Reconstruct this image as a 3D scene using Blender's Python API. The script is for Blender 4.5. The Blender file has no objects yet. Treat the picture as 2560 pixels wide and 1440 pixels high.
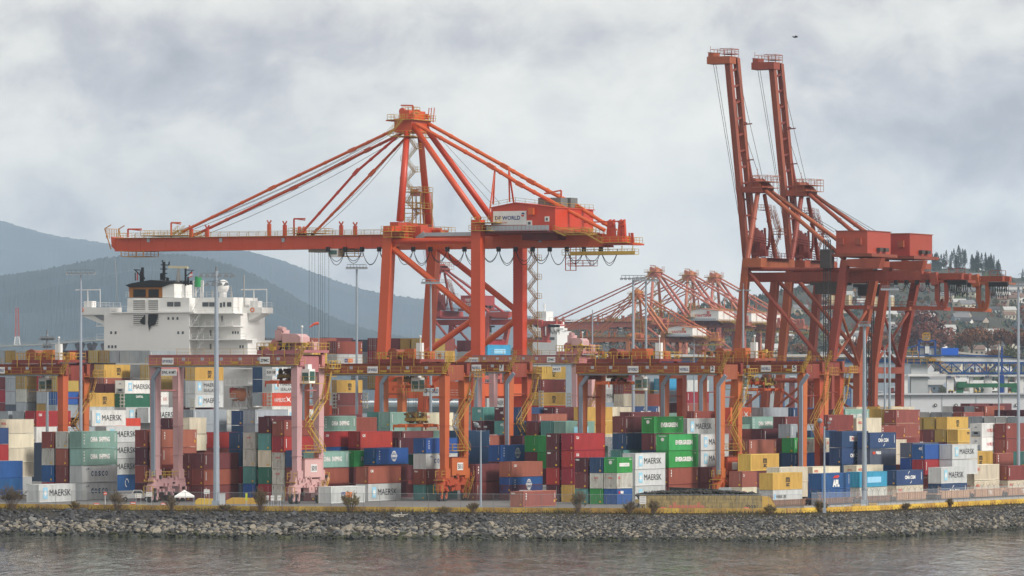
import bpy, bmesh, math, random
from math import radians, sin, cos, pi, sqrt, atan2
from mathutils import Vector, Matrix
random.seed(7)
SC = bpy.context.scene
COLL = SC.collection
# ------------------------------------------------------------------ camera
F = 13900.0; HC = 23.7; YH = 970.0            # focal length (photo px), eye height, horizon row
cam = bpy.data.cameras.new('camera'); camo = bpy.data.objects.new('camera', cam); COLL.objects.link(camo)
cam.sensor_width = 36.0; cam.lens = F/2560*36.0
camo.location = (0, 0, HC); camo.rotation_euler = (radians(90), 0, 0)
cam.shift_y = (YH-720)/2560.0
cam.clip_start = 1.0; cam.clip_end = 60000
SC.camera = camo
# ------------------------------------------------------------------ light
SUN_AZ = radians(121); SUN_EL = radians(30)    # azimuth clockwise from +Y
sd = Vector((sin(SUN_AZ)*cos(SUN_EL), cos(SUN_AZ)*cos(SUN_EL), sin(SUN_EL)))
sun = bpy.data.lights.new('sun', 'SUN'); suno = bpy.data.objects.new('sun', sun); COLL.objects.link(suno)
sun.energy = 2.6; sun.angle = radians(14); sun.color = (1.0, 0.94, 0.86)
suno.rotation_euler = sd.to_track_quat('Z', 'Y').to_euler()
SC.view_settings.view_transform = 'Standard'; SC.view_settings.look = 'None'
SC.view_settings.exposure = 0.38; SC.view_settings.gamma = 1.0
try: SC.view_settings.use_curve_mapping = False
except Exception: pass
# sky: daylight sky behind a deck of broken grey cloud
w = bpy.data.worlds.new('World'); SC.world = w; w.use_nodes = True
nt = w.node_tree; nt.nodes.clear()
def N(t, typ, **kw):
    n = t.nodes.new(typ)
    for k, v in kw.items(): setattr(n, k, v)
    return n
out = N(nt, 'ShaderNodeOutputWorld')
sky = N(nt, 'ShaderNodeTexSky', sky_type='NISHITA', sun_disc=False, sun_elevation=SUN_EL, sun_rotation=SUN_AZ, air_density=1.5, dust_density=2.0)
bg1 = N(nt, 'ShaderNodeBackground'); bg1.inputs['Strength'].default_value = 0.1
nt.links.new(sky.outputs[0], bg1.inputs['Color'])
tc = N(nt, 'ShaderNodeTexCoord'); 
sep = N(nt, 'ShaderNodeSeparateXYZ'); nt.links.new(tc.outputs['Generated'], sep.inputs[0])
def M2(t, op, a, b=None, c=None):
    n = N(t, 'ShaderNodeMath', operation=op)
    for i, v in enumerate((a, b, c)):
        if v is None: continue
        if isinstance(v, (int, float)): n.inputs[i].default_value = v
        else: t.links.new(v, n.inputs[i])
    return n.outputs[0]
# direction in the view half: azimuth tangent and elevation tangent
yy = M2(nt, 'MAXIMUM', M2(nt, 'ABSOLUTE', sep.outputs['Y']), 0.02)
ax = M2(nt, 'DIVIDE', sep.outputs['X'], yy); ez = M2(nt, 'DIVIDE', sep.outputs['Z'], yy)
cmb = N(nt, 'ShaderNodeCombineXYZ')
nt.links.new(M2(nt, 'MULTIPLY', ax, 1.0), cmb.inputs[0]); nt.links.new(M2(nt, 'MULTIPLY', ez, 1.35), cmb.inputs[1])
cmb.inputs[2].default_value = 3.3
def noise(t, vec, scale, detail, rough, lac=2.0, dist=0.0):
    n = N(t, 'ShaderNodeTexNoise'); n.inputs['Scale'].default_value = scale; n.inputs['Detail'].default_value = detail
    n.inputs['Roughness'].default_value = rough; n.inputs['Distortion'].default_value = dist; n.inputs['Lacunarity'].default_value = lac
    t.links.new(vec, n.inputs['Vector']); return n.outputs[0]
n1 = noise(nt, cmb.outputs[0], 17, 10, 0.56, dist=0.35)
n2 = noise(nt, cmb.outputs[0], 60, 9, 0.6, dist=0.3)
# broad cloud masses, placed by direction
def blob(px, py, rx, ry, amp):
    u0, v0 = (px-1280)/F, (YH-py)/F
    a = M2(nt, 'DIVIDE', M2(nt, 'SUBTRACT', ax, u0), rx/F); b = M2(nt, 'DIVIDE', M2(nt, 'SUBTRACT', ez, v0), ry/F)
    r2 = M2(nt, 'ADD', M2(nt, 'MULTIPLY', a, a), M2(nt, 'MULTIPLY', b, b))
    return M2(nt, 'MULTIPLY', M2(nt, 'EXPONENT', M2(nt, 'MULTIPLY', r2, -1.0)), amp)
dens = M2(nt, 'ADD', M2(nt, 'MULTIPLY', M2(nt, 'SUBTRACT', n1, 0.5), 1.7), M2(nt, 'MULTIPLY', M2(nt, 'SUBTRACT', n2, 0.5), 1.3))
for (px, py, rx, ry, am) in [(330, 190, 380, 110, .42), (160, 70, 300, 60, .14), (1180, 120, 640, 80, .28), (1500, 60, 420, 70, .22), (2300, 300, 420, 130, .46), (2000, 150, 260, 120, .15), (250, 560, 500, 60, .1), (120, 480, 300, 80, .15),
                             (1850, 330, 200, 130, -.22), (780, 330, 420, 110, -.25), (1000, 190, 250, 50, -.15), (60, 120, 130, 60, -.25), (2240, 500, 80, 60, -.2), (1450, 470, 300, 150, -.1), (2450, 80, 250, 60, -.1), (90, 250, 160, 40, -.2), (2400, 520, 300, 60, -.1)]:
    dens = M2(nt, 'ADD', dens, blob(px, py, rx, ry, am))
ramp = N(nt, 'ShaderNodeValToRGB'); cr_ = ramp.color_ramp
cr_.elements[0].position = 0.0; cr_.elements[0].color = (.90, .86, .78, 1)
cr_.elements[1].position = 1.0; cr_.elements[1].color = (.33, .325, .36, 1)
for p, c in ((.22, (.82, .79, .73, 1)), (.45, (.70, .68, .645, 1)), (.7, (.51, .49, .51, 1))):
    e = cr_.elements.new(p); e.color = c
nt.links.new(M2(nt, 'ADD', dens, 0.36), ramp.inputs[0])
bg2 = N(nt, 'ShaderNodeBackground'); nt.links.new(ramp.outputs[0], bg2.inputs['Color']); bst = M2(nt, 'ADD', .93, M2(nt, 'MULTIPLY', M2(nt, 'EXPONENT', M2(nt, 'MULTIPLY', M2(nt, 'MULTIPLY', ez, ez), -130.)), .27)); nt.links.new(bst, bg2.inputs['Strength'])
mixs = N(nt, 'ShaderNodeMixShader'); mixs.inputs[0].default_value = 0.93
nt.links.new(bg1.outputs[0], mixs.inputs[1]); nt.links.new(bg2.outputs[0], mixs.inputs[2]); nt.links.new(mixs.outputs[0], out.inputs[0])

# ------------------------------------------------------------------ frames
TH = radians(63.8); AX, AY = cos(TH), sin(TH)   # a: along containers and quay; b: across (left and away)
def at(px, py, D): return Vector(((px-1280)/F*D, D, HC+(YH-py)/F*D))
def ground(px, D, z=4.2): return Vector(((px-1280)/F*D, D, z))
def on_line(px, rpx, rD):
    u0, u = (rpx-1280)/F, (px-1280)/F
    t = (u0-u)*rD/(AY+AX*u); return rD+AX*t
# ------------------------------------------------------------------ materials
MATS = {}
def mat(name, col, rough=.6, metal=0., var=.12, rust=0., scale=1., bump=0., spec=.4, streak=True, rcol=(.16, .07, .035)):
    if name in MATS: return MATS[name]
    m = bpy.data.materials.new(name); m.use_nodes = True; t = m.node_tree; bs = t.nodes['Principled BSDF']
    bs.inputs['Roughness'].default_value = rough; bs.inputs['Metallic'].default_value = metal
    bs.inputs['Specular IOR Level'].default_value = spec
    c = N(t, 'ShaderNodeTexCoord'); oi = N(t, 'ShaderNodeObjectInfo')
    ad = N(t, 'ShaderNodeVectorMath', operation='ADD'); t.links.new(c.outputs['Object'], ad.inputs[0])
    cb = N(t, 'ShaderNodeCombineXYZ'); r = M2(t, 'MULTIPLY', oi.outputs['Random'], 93.0)
    t.links.new(r, cb.inputs[0]); t.links.new(r, cb.inputs[1]); t.links.new(cb.outputs[0], ad.inputs[1])
    mp = N(t, 'ShaderNodeMapping'); mp.inputs['Scale'].default_value = (scale, scale, scale*(.25 if streak else 1)); t.links.new(ad.outputs[0], mp.inputs[0])
    n1 = noise(t, mp.outputs[0], 1.1, 5, .6); 
    val = M2(t, 'ADD', M2(t, 'MULTIPLY', M2(t, 'SUBTRACT', n1, .5), var*2.6), .93)
    val = M2(t, 'ADD', val, M2(t, 'MULTIPLY', M2(t, 'SUBTRACT', oi.outputs['Random'], .5), var*1.3))
    hs = N(t, 'ShaderNodeHueSaturation'); hs.inputs['Color'].default_value = (*col, 1); t.links.new(val, hs.inputs['Value'])
    t.links.new(M2(t, 'ADD', M2(t, 'MULTIPLY', M2(t, 'SUBTRACT', oi.outputs['Random'], .5), .02), .5), hs.inputs['Hue'])
    last = hs.outputs[0]
    if rust > 0:
        n2 = noise(t, mp.outputs[0], 2.3, 8, .72)
        fac = N(t, 'ShaderNodeMapRange'); t.links.new(n2, fac.inputs[0])
        fac.inputs[1].default_value = .72-rust*.32; fac.inputs[2].default_value = .80-rust*.2
        mx = N(t, 'ShaderNodeMixRGB'); mx.inputs[2].default_value = (*rcol, 1)
        t.links.new(M2(t, 'MULTIPLY', fac.outputs[0], .8), mx.inputs[0]); t.links.new(last, mx.inputs[1]); last = mx.outputs[0]
    t.links.new(last, bs.inputs['Base Color'])
    if bump > 0:
        bn = N(t, 'ShaderNodeBump'); bn.inputs['Strength'].default_value = bump; t.links.new(noise(t, c.outputs['Object'], 3*scale, 6, .6), bn.inputs['Height']); t.links.new(bn.outputs[0], bs.inputs['Normal'])
    MATS[name] = m; return m
COLS = dict(mr=(.17, .045, .048), dm=(.10, .022, .032), br=(.27, .07, .052), te=(.33, .105, .078), rd=(.36, .033, .04), cr=(.72, .66, .52), wh=(.82, .82, .80),
            gw=(.56, .58, .58), gy=(.36, .40, .44), tl=(.10, .28, .26), pt=(.23, .38, .33), gn=(.045, .33, .085), dg=(.03, .14, .09), nv=(.03, .07, .17), bl=(.025, .10, .31),
            lb=(.05, .33, .52), gd=(.64, .42, .10), og=(.40, .28, .08), hs=(.68, .11, .05), rw=(.55, .55, .50), sl=(.10, .12, .17))  # og is the gd paint with the shade of end faces put in
CNAME = dict(mr='maroon', dm='dark maroon', br='brown', te='terracotta', rd='red', cr='cream', wh='white', gw='pale grey', gy='grey', tl='teal', pt='pale teal', gn='green', dg='dark green',
             nv='navy', bl='blue', lb='light blue', gd='yellow', og='olive yellow', hs='orange red', rw='rusty white', sl='slate')
RUSTY = dict(rw=.62, tl=.3, pt=.3, gw=.18, cr=.28, gy=.35, og=.3)
def cmat(k): return mat('paint_'+CNAME[k].replace(' ', '_'), COLS[k], .55, var=.26, rust=RUSTY.get(k, .30), scale=.9)
STEEL = lambda: mat('galvanised_steel', (.42, .46, .50), .45, .3, .1)
BLACK = lambda: mat('black', (.012, .012, .013), .6)
WHITE = lambda: mat('white_paint', (.75, .75, .74), .5, var=.06)
YEL = lambda: mat('safety_yellow', (.46, .28, .05), .6, var=.25, rust=.3, scale=2)
CRED = lambda: mat('crane_red', (.58, .078, .018), .42, var=.1, rust=.06, scale=.25, spec=.5)
CRED2 = lambda: mat('crane_red_weathered', (.30, .068, .034), .55, var=.3, rust=.22, scale=.3, rcol=(.15, .04, .03))
CREDD = lambda: mat('crane_red_dull', (.20, .04, .026), .6, var=.3, rust=.3, scale=.4, rcol=(.10, .03, .02))
RTGO = lambda: mat('yard_crane_orange', (.47, .11, .04), .55, var=.15, rust=.2, scale=.4, rcol=(.18, .05, .03))
RTGO_SHADED = lambda: mat('yard_crane_orange_shaded', (.26, .06, .035), .6, var=.3, rust=.3, scale=.5, rcol=(.10, .03, .02))  # crane orange with the shade of the less lit girder faces put in
PINK = lambda: mat('faded_pink', (.55, .33, .33), .6, var=.12, rust=.12, scale=.5)
PINKD = lambda: mat('faded_pink_deep', (.45, .17, .17), .6, var=.2, rust=.2, scale=.5)
DGR = lambda: mat('machinery_dark', (.06, .05, .045), .6, var=.3)
RUSTM = lambda: mat('greasy_rust', (.13, .07, .035), .7, var=.4)
GLASS = lambda: mat('dark_glass', (.03, .04, .05), .1, spec=.8)
CONC = lambda: mat('concrete_grey', (.34, .33, .32), .9, var=.1, bump=.2)
# ------------------------------------------------------------------ mesh builder
class MB:
    def __init__(s): s.v = []; s.f = []; s.m = []; s.mi = 0; s.cc = []
    def add(s, vs, fs, mi=None):
        o = len(s.v); s.v += [tuple(v) for v in vs]; s.f += [tuple(i+o for i in f) for f in fs]; s.m += [s.mi if mi is None else mi]*len(fs); return s
    def box(s, x0, x1, y0, y1, z0, z1, mi=None):
        vs = [(x, y, z) for z in (z0, z1) for y in (y0, y1) for x in (x0, x1)]
        return s.add(vs, [(0, 2, 3, 1), (4, 5, 7, 6), (0, 1, 5, 4), (2, 6, 7, 3), (0, 4, 6, 2), (1, 3, 7, 5)], mi)
    def bar(s, p, q, w, h=None, mi=None, up=None, w2=None, h2=None):
        p, q = Vector(p), Vector(q); h = w if h is None else h; d = q-p
        if d.length < 1e-6: return s
        d.normalize(); u = Vector(up) if up else (Vector((0, 0, 1)) if abs(d.z) < .95 else Vector((1, 0, 0)))
        sx = d.cross(u).normalized(); sz = sx.cross(d); w2 = w if w2 is None else w2; h2 = h if h2 is None else h2
        vs = [p+sx*a*w/2+sz*b*h/2 for a, b in ((-1, -1), (1, -1), (1, 1), (-1, 1))]+[q+sx*a*w2/2+sz*b*h2/2 for a, b in ((-1, -1), (1, -1), (1, 1), (-1, 1))]
        return s.add(vs, [(0, 1, 2, 3), (7, 6, 5, 4), (0, 4, 5, 1), (1, 5, 6, 2), (2, 6, 7, 3), (3, 7, 4, 0)], mi)
    def tube(s, p, q, r, n=8, mi=None, r2=None, caps=True):
        p, q = Vector(p), Vector(q); r2 = r if r2 is None else r2; d = (q-p)
        if d.length < 1e-6: return s
        d.normalize(); u = Vector((0, 0, 1)) if abs(d.z) < .95 else Vector((1, 0, 0)); x = d.cross(u).normalized(); y = x.cross(d)
        vs = [c+x*cos(2*pi*i/n)*rr+y*sin(2*pi*i/n)*rr for c, rr in ((p, r), (q, r2)) for i in range(n)]
        fs = [(i, (i+1) % n, n+(i+1) % n, n+i) for i in range(n)]
        if caps: fs += [tuple(range(n))[::-1], tuple(range(n, 2*n))]
        return s.add(vs, fs, mi)
    def path(s, pts, r, n=5, mi=None):
        for a, b in zip(pts, pts[1:]): s.tube(a, b, r, n, mi, caps=False)
        return s
    def prism(s, poly, a, b, mi=None):
        """poly: list of 3D points of one face; swept from offset vector a to offset vector b"""
        n = len(poly); a, b = Vector(a), Vector(b)
        vs = [Vector(p)+a for p in poly]+[Vector(p)+b for p in poly]
        return s.add(vs, [tuple(range(n))[::-1], tuple(range(n, 2*n))]+[(i, (i+1) % n, n+(i+1) % n, n+i) for i in range(n)], mi)
    def rail(s, p, q, h=1.1, step=2.2, t=.07, mi=None, mid=True):
        p, q = Vector(p), Vector(q); L = (q-p).length; n = max(1, int(round(L/step))); up = Vector((0, 0, 1))
        for k in range(n+1):
            c = p+(q-p)*k/n; s.bar(c, c+up*h, t, t, mi)
        s.bar(p+up*h, q+up*h, t, t, mi)
        if mid: s.bar(p+up*h*.5, q+up*h*.5, t*.8, t*.8, mi)
        return s
    def stair(s, p, q, w=.8, mi=None, t=.16, rails=True):
        """flight between p and q, side direction horizontal and square to it"""
        p, q = Vector(p), Vector(q); d = q-p; hd = Vector((d.x, d.y, 0)).normalized(); sx = Vector((-hd.y, hd.x, 0))*w/2
        for e in (-1, 1):
            s.bar(p+sx*e, q+sx*e, .06, .17, mi)
            if rails: s.bar(p+sx*e+Vector((0, 0, 1)), q+sx*e+Vector((0, 0, 1)), .06, .06, mi)
            if rails:
                for k in range(4):
                    c = p+d*(k/3.)+sx*e; s.bar(c, c+Vector((0, 0, 1)), .05, .05, mi)
        n = max(3, int(abs(d.z)/.4))
        for k in range(n):
            c = p+d*((k+.5)/n); s.bar(c-sx, c+sx, .25, .05, mi)
        return s
    def ball(s, c, r, n=8, m=6, mi=None, sz=1.):
        c = Vector(c); vs = [c+Vector((0, 0, r*sz))]
        for j in range(1, m):
            a = pi*j/m
            vs += [c+Vector((r*sin(a)*cos(2*pi*i/n), r*sin(a)*sin(2*pi*i/n), r*sz*cos(a))) for i in range(n)]
        vs.append(c-Vector((0, 0, r*sz))); fs = [(0, 1+i, 1+(i+1) % n) for i in range(n)]
        for j in range(m-2):
            fs += [(1+j*n+i, 1+(j+1)*n+i, 1+(j+1)*n+(i+1) % n, 1+j*n+(i+1) % n) for i in range(n)]
        L = len(vs)-1; fs += [(L, 1+(m-2)*n+(i+1) % n, 1+(m-2)*n+i) for i in range(n)]
        return s.add(vs, fs, mi)
    def mesh(s, name, mats):
        me = bpy.data.meshes.new(name); me.from_pydata(s.v, [], s.f)
        for m in mats: me.materials.append(m)
        me.polygons.foreach_set('material_index', s.m); me.update(); return me
    def build(s, name, mats, parent=None, smooth=False, rel=True):
        """verts are in the parent's local frame"""
        if not isinstance(mats, (list, tuple)): mats = [mats]
        me = s.mesh(name, mats)
        if smooth: me.polygons.foreach_set('use_smooth', [True]*len(me.polygons))
        o = bpy.data.objects.new(name, me); COLL.objects.link(o)
        if parent: o.parent = parent
        return o
def tag(o, label=None, cat=None, group=None, kind=None):
    if label: o['label'] = label
    if cat: o['category'] = cat
    if group: o['group'] = group
    if kind: o['kind'] = kind
    return o
def empty(name, loc, rz=0., label=None, cat=None, group=None):
    o = bpy.data.objects.new(name, None); COLL.objects.link(o); o.location = loc; o.rotation_euler = (0, 0, rz); o.empty_display_size = .5
    return tag(o, label, cat, group)
def copy_tree(o, parent=None):
    c = o.copy(); COLL.objects.link(c); c.parent = parent
    for ch in KIDS(o): copy_tree(ch, c)
    return c
def KIDS(o): return [x for x in COLL.objects if x.parent is o]
# ------------------------------------------------------------------ lettering
TXT = {}
def text_polys(txt, bold=0.0):
    """flat glyph mesh scaled to the unit square (x 0..1, y 0..1), with aspect"""
    k = (txt, bold)
    if k in TXT: return TXT[k]
    cu = bpy.data.curves.new('txt', 'FONT'); cu.body = txt; cu.resolution_u = 2; cu.offset = bold; cu.fill_mode = 'FRONT'
    o = bpy.data.objects.new('txt', cu); COLL.objects.link(o)
    bpy.context.view_layer.update()
    me = bpy.data.meshes.new_from_object(o.evaluated_get(bpy.context.evaluated_depsgraph_get()))
    vs = [v.co.copy() for v in me.vertices]; fs = [tuple(p.vertices) for p in me.polygons]
    bpy.data.objects.remove(o); bpy.data.curves.remove(cu); bpy.data.meshes.remove(me)
    if not vs: TXT[k] = ([], [], 1.); return TXT[k]
    x0, x1 = min(v.x for v in vs), max(v.x for v in vs); y0, y1 = min(v.y for v in vs), max(v.y for v in vs)
    vs = [((v.x-x0)/(x1-x0), (v.y-y0)/max(1e-6, y1-y0)) for v in vs]
    TXT[k] = (vs, fs, (x1-x0)/max(1e-6, y1-y0)); return TXT[k]
def put_text(mb, txt, O, U, V, w, h, mi=0, bold=.02):
    """lettering from corner O, along unit U for width w, up unit V for height h"""
    vs, fs, asp = text_polys(txt, bold); O, U, V = Vector(O), Vector(U), Vector(V)
    if w is None: w = asp*h
    mb.add([O+U*x*w+V*y*h for x, y in vs], fs, mi); return w
def put_poly(mb, pts, O, U, V, mi=0):
    O, U, V = Vector(O), Vector(U), Vector(V); mb.add([O+U*x+V*y for x, y in pts], [tuple(range(len(pts)))], mi)
# ------------------------------------------------------------------ shipping containers
CM = {}
W0 = 2.44
def corr(mb, o, u, n, length, z0, z1, pitch=.28, d=.055, mi=0):
    """corrugated panel from o along unit u, outward normal n, between heights"""
    o, u, n = Vector(o), Vector(u), Vector(n); k = int(length/pitch); p = length/k; pts = []
    for i in range(k):
        b = i*p
        pts += [(b, 0), (b+p*.36, 0), (b+p*.5, -d), (b+p*.86, -d)]
    pts.append((length, 0)); vs = []
    for x, y in pts:
        q = o+u*x+n*y; vs += [(q.x, q.y, z0), (q.x, q.y, z1)]
    mb.add(vs, [(2*i, 2*i+2, 2*i+3, 2*i+1) for i in range(len(pts)-1)], mi)
def cmesh(L, h, part):
    k = (L, h, part)
    if k in CM: return CM[k]
    mb = MB(); t = .13
    if part == 'walls':
        corr(mb, (t, .02, 0), (1, 0, 0), (0, -1, 0), L-2*t, .16, h-.1)
        mb.add([(t, W0-.03, .16), (L-t, W0-.03, .16), (L-t, W0-.03, h-.1), (t, W0-.03, h-.1)], [(0, 1, 2, 3)])
        mb.add([(L-.05, t, .16), (L-.05, W0-t, .16), (L-.05, W0-t, h-.1), (L-.05, t, h-.1)], [(0, 1, 2, 3)])
    elif part == 'roof':
        k2 = int(L/.6); vs = []
        for i in range(2*k2+1):
            x = .05+(L-.1)*i/(2*k2); z = h-.03-(.025 if i % 2 else 0); vs += [(x, .05, z), (x, W0-.05, z)]
        mb.add(vs, [(2*i, 2*i+1, 2*i+3, 2*i+2) for i in range(2*k2)])
    elif part == 'frame':
        for x in (0, L-t):
            for y in (0, W0-t): mb.box(x, x+t, y, y+t, .11, h-.11)
            for y in (-.006, W0-.172):
                for z in (0, h-.118): mb.box(x-.006 if x == 0 else L-.172, .172 if x == 0 else L+.006, y, y+.178, z, z+.118, 1)
            mb.box(x+.01, x+t-.01, .178, W0-.178, .02, .16); mb.box(x+.01, x+t-.01, .178, W0-.178, h-.11, h-.01)
        for y in (.012, W0-.1):
            mb.box(.172, L-.172, y, y+.09, .03, .17); mb.box(.172, L-.172, y, y+.09, h-.12, h-.015)
        mb.box(.2, L-.2, .15, W0-.15, .12, .15)
    elif part == 'end':
        corr(mb, (.02, W0-t, 0), (0, -1, 0), (-1, 0, 0), W0-2*t, .16, h-.11, .27, .05)
    elif part == 'door':
        for y0, y1 in ((t, W0/2-.02), (W0/2+.02, W0-t)):
            mb.box(.02, .06, y0, y1, .16, h-.11)
            for f in (.2, .4, .6, .8): mb.box(.0, .025, y0+.06, y1-.06, .16+(h-.3)*f-.09, .16+(h-.3)*f+.02)
            for f in (.22, .62):
                y = y0+(y1-y0)*f; mb.tube((-.02, y, .1), (-.02, y, h-.08), .03, 5, 1)
                mb.box(-.05, 0, y-.05, y+.28, 1.05, 1.12, 1)
    elif part == 'reefer':
        mb.box(.02, .06, t, W0-t, .16, h-.11)
        mb.box(-.01, .03, .35, W0-.35, .3, 1.1, 1); mb.box(-.02, .02, .8, W0-.8, .55, .95, 2); mb.box(-.02, .02, .3, W0-.3, .12, .24, 2)
        mb.box(-.015, .02, 1., 1.45, h-.9, h-.6, 1)
    me = mb.mesh('container_'+part, [bpy.data.materials['paint_grey'] if 'paint_grey' in bpy.data.materials else cmat('gy')]*1+[cmat('gy')]+[BLACK()])
    CM[k] = me; return me
def inst(name, me, parent, *mats):
    o = bpy.data.objects.new(name, me); COLL.objects.link(o); o.parent = parent
    for i, m in enumerate(mats):
        if i < len(o.material_slots): o.material_slots[i].link = 'OBJECT'; o.material_slots[i].material = m
    return o
INK = dict(w=(.78, .78, .76), k=(.02, .022, .03), n=(.03, .06, .2), r=(.62, .045, .03), s=(.30, .60, .78), y=(.75, .45, .03), g=(.03, .3, .1), o=(.75, .2, .04))
def ink(c): return mat('lettering_'+c, INK[c], .55, var=.1, rust=.05)
def star(n, r, ri, cx, cy, sx=1., sy=1., a0=pi/2):
    return [(cx+(r if i % 2 == 0 else ri)*cos(a0+pi*i/n)*sx, cy+(r if i % 2 == 0 else ri)*sin(a0+pi*i/n)*sy) for i in range(2*n)]
def ring(cx, cy, r0, r1, sx, sy, a0, a1, n=14):
    A = [a0+(a1-a0)*i/n for i in range(n+1)]
    return [(cx+r1*cos(a)*sx, cy+r1*sin(a)*sy) for a in A]+[(cx+r0*cos(a)*sx, cy+r0*sin(a)*sy) for a in A[::-1]]
# logos: list of (part name, ink, kind, args) in metres on a face of length L (x right) and height h (z up)
def logo(key, L, h):
    T = lambda c, s, x, z, w, hh, b=.025, n='lettering': (n, c, 't', (s, x*L, z*h, w*L if w else None, hh*h, b))
    Pl = lambda c, pts, n='emblem': (n, c, 'p', [(x, z) for x, z in pts])
    R = lambda c, x0, x1, z0, z1, n='emblem': Pl(c, [(x0*L, z0*h), (x1*L, z0*h), (x1*L, z1*h), (x0*L, z1*h)], n)
    cod = [R('w', .925, .94, .35, .85, 'code')]
    if key == 'maersk': return [R('s', .115, .235, .2, .82), ('emblem', 'w', 'p2', star(7, .75, .3, .175*L, .51*h, 1., 1.)), T('k', 'MAERSK', .29, .34, .58, .36, .0)]
    if key == 'sealand': return [R('s', .09, .21, .25, .85), ('emblem', 'w', 'p2', star(7, .62, .25, .15*L, .55*h)), T('k', 'MAERSK', .3, .54, .52, .26, .0), T('k', 'SEALAND', .3, .14, .52, .24, .0)]
    if key == 'mline': return [R('s', .05, .1, .45, .75), T('k', 'MAERSK LINE', .11, .5, .34, .18, .0)]
    if key == 'cosco': return [('lettering', 'n', 't', (c, (.26+.1*i)*L, .38*h, .065*L, .3*h, .03)) for i, c in enumerate('COSCO')]+[T('n', '上海', .11, .76, .1, .1)]
    if key == 'china': return [T('w', 'CHINA', .24, .37, .2, .3, .045), T('w', 'SHIPPING', .48, .37, .3, .3, .045)]+[('lettering', 'w', 't', (c, .045*L, (.74-.17*i)*h, .04*L, .11*h, .03)) for i, c in enumerate('中海集运')]+cod
    if key == 'evergreen': return [T('w', 'EVERGREEN', .22, .36, .58, .28, .05), R('w', .85, .93, .84, .87, 'code')]
    if key == 'patch': return [R('w', .15, .8, .42, .64), T('g', 'EVERGREEN', .2, .46, .55, .14, .0), R('w', .78, .94, .86, .9, 'code')]
    if key == 'msc': return [T('k', 'm', .44, .5, .13, .24, .03), R('k', .43, .58, .46, .49), T('k', 'sc', .45, .2, .11, .21, .03)]
    if key == 'msm': return [T('k', 'm', .42, .6, .1, .2, .03)]
    if key == 'hamburg': return [T('w', 'HAMBURG', .08, .3, .4, .32, .0), Pl('w', [(.5*L, .3*h), (.56*L, .45*h), (.5*L, .75*h), (.59*L, .55*h), (.68*L, .7*h), (.63*L, .5*h), (.7*L, .25*h), (.6*L, .4*h)]), T('w', 'SÜD', .74, .3, .2, .34, .0)]
    if key == 'hambr': return [T('r', 'HAMBURG', .22, .35, .34, .26, -.005), Pl('r', [(.58*L, .7*h), (.74*L, .4*h), (.58*L, .3*h)]), T('r', 'SÜD', .8, .35, .14, .28, -.005)]
    if key == 'cma': return [T('w', 'CMA CGM', .31, .4, .39, .24, .05), ('emblem', 'w', 'p', [(x+.5*L, z+.52*h) for x, z in ring(0, 0, .95, 1.08, 1, 1, radians(95), radians(150))]), ('emblem', 'w', 'p', [(x+.5*L, z+.52*h) for x, z in ring(0, 0, .95, 1.08, 1, 1, radians(-85), radians(-35))])]+cod
    if key == 'cmabox': return [R('w', .29, .72, .38, .7), T('r', 'CMA', .31, .42, .18, .24, .03), T('n', 'CGM', .51, .42, .19, .24, .03)]
    if key == 'apl': return [T('w', 'APL', .38, .12, .24, .46, .08), Pl('r', [(.38*L, .68*h), (.46*L, .84*h), (.6*L, .86*h), (.62*L, .78*h), (.56*L, .68*h)]), R('w', .95, .96, .3, .9, 'code')]
    if key == 'aplv': return [('lettering', 'w', 't', (c, .14*L, (.66-.24*i)*h, .07*L, .2*h, .06)) for i, c in enumerate('APL')]+[R('w', .9, .93, .15, .5, 'code')]
    if key == 'oocl': return [T('r', 'OOCL', .07, .62, .14, .17, .04)]
    if key == 'globe':
        c = (.55*L, .5*h); o = [('emblem', 'w', 'p', [(x+c[0], z+c[1]) for x, z in ring(0, 0, .82, .95, 1, 1, a, a+pi*.98)]) for a in (0, pi)]
        return o+[('emblem', 'w', 'p', [(x+c[0], z+c[1]) for x, z in ring(0, 0, .36, .46, 1, 2, a, a+pi*.98)]) for a in (0, pi)]+[T('w', 'COSCO', .45, .44, .2, .15, .05), R('w', .52, .58, .28, .31), R('w', .5, .6, .66, .69)]+[('lettering', 'w', 't', (k, .08*L, (.75-.15*i)*h, .035*L, .1*h, .03)) for i, k in enumerate('中远海运')]
    if key == 'cai': return [T('w', 'CAI', .06, .66, .09, .17, .04), R('y', .955, .985, .18, .28, 'code')]
    if key == 'tex': return [('lettering', 'w', 't', (k, .06*L, (.78-.16*i)*h, .035*L, .12*h, .06)) for i, k in enumerate('tex')]+[R('y', .93, .965, .25, .4, 'code'), R('w', .955, .965, .5, .85, 'code')]
    if key == 'seaco': return [R('r', .1, .2, .68, .84), T('w', 'seaco', .22, .67, .2, .2, .06)]
    if key == 'pando': return [R('n', .3, .42, .35, .65), T('w', 'P&O', .31, .42, .1, .15, .03), R('o', .43, .62, .35, .65), T('w', 'Nedlloyd', .44, .44, .16, .12, .0)]
    if key == 'capital': return [T('w', 'CAPITAL', .37, .7, .25, .17, .03)]
    if key == 'swirl': return [Pl('w', [(x+.6*L, z+.5*h) for x, z in ring(0, 0, .5, .65, 1, 1.2, a, a+pi*.7)]) for a in (0, 2.5)]
    if key == 'patchb': return [R('s', .28, .78, .28, .66)]
    return [R('w', .95, .96, .45, .85, 'code'), R('y', .95, .985, .14, .24, 'code')] if hash_(key+str(L)) % 2 else [R('w', .05, .065, .3, .85, 'code')]
def hash_(s): return sum(ord(c)*(i+3) for i, c in enumerate(s))
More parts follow.
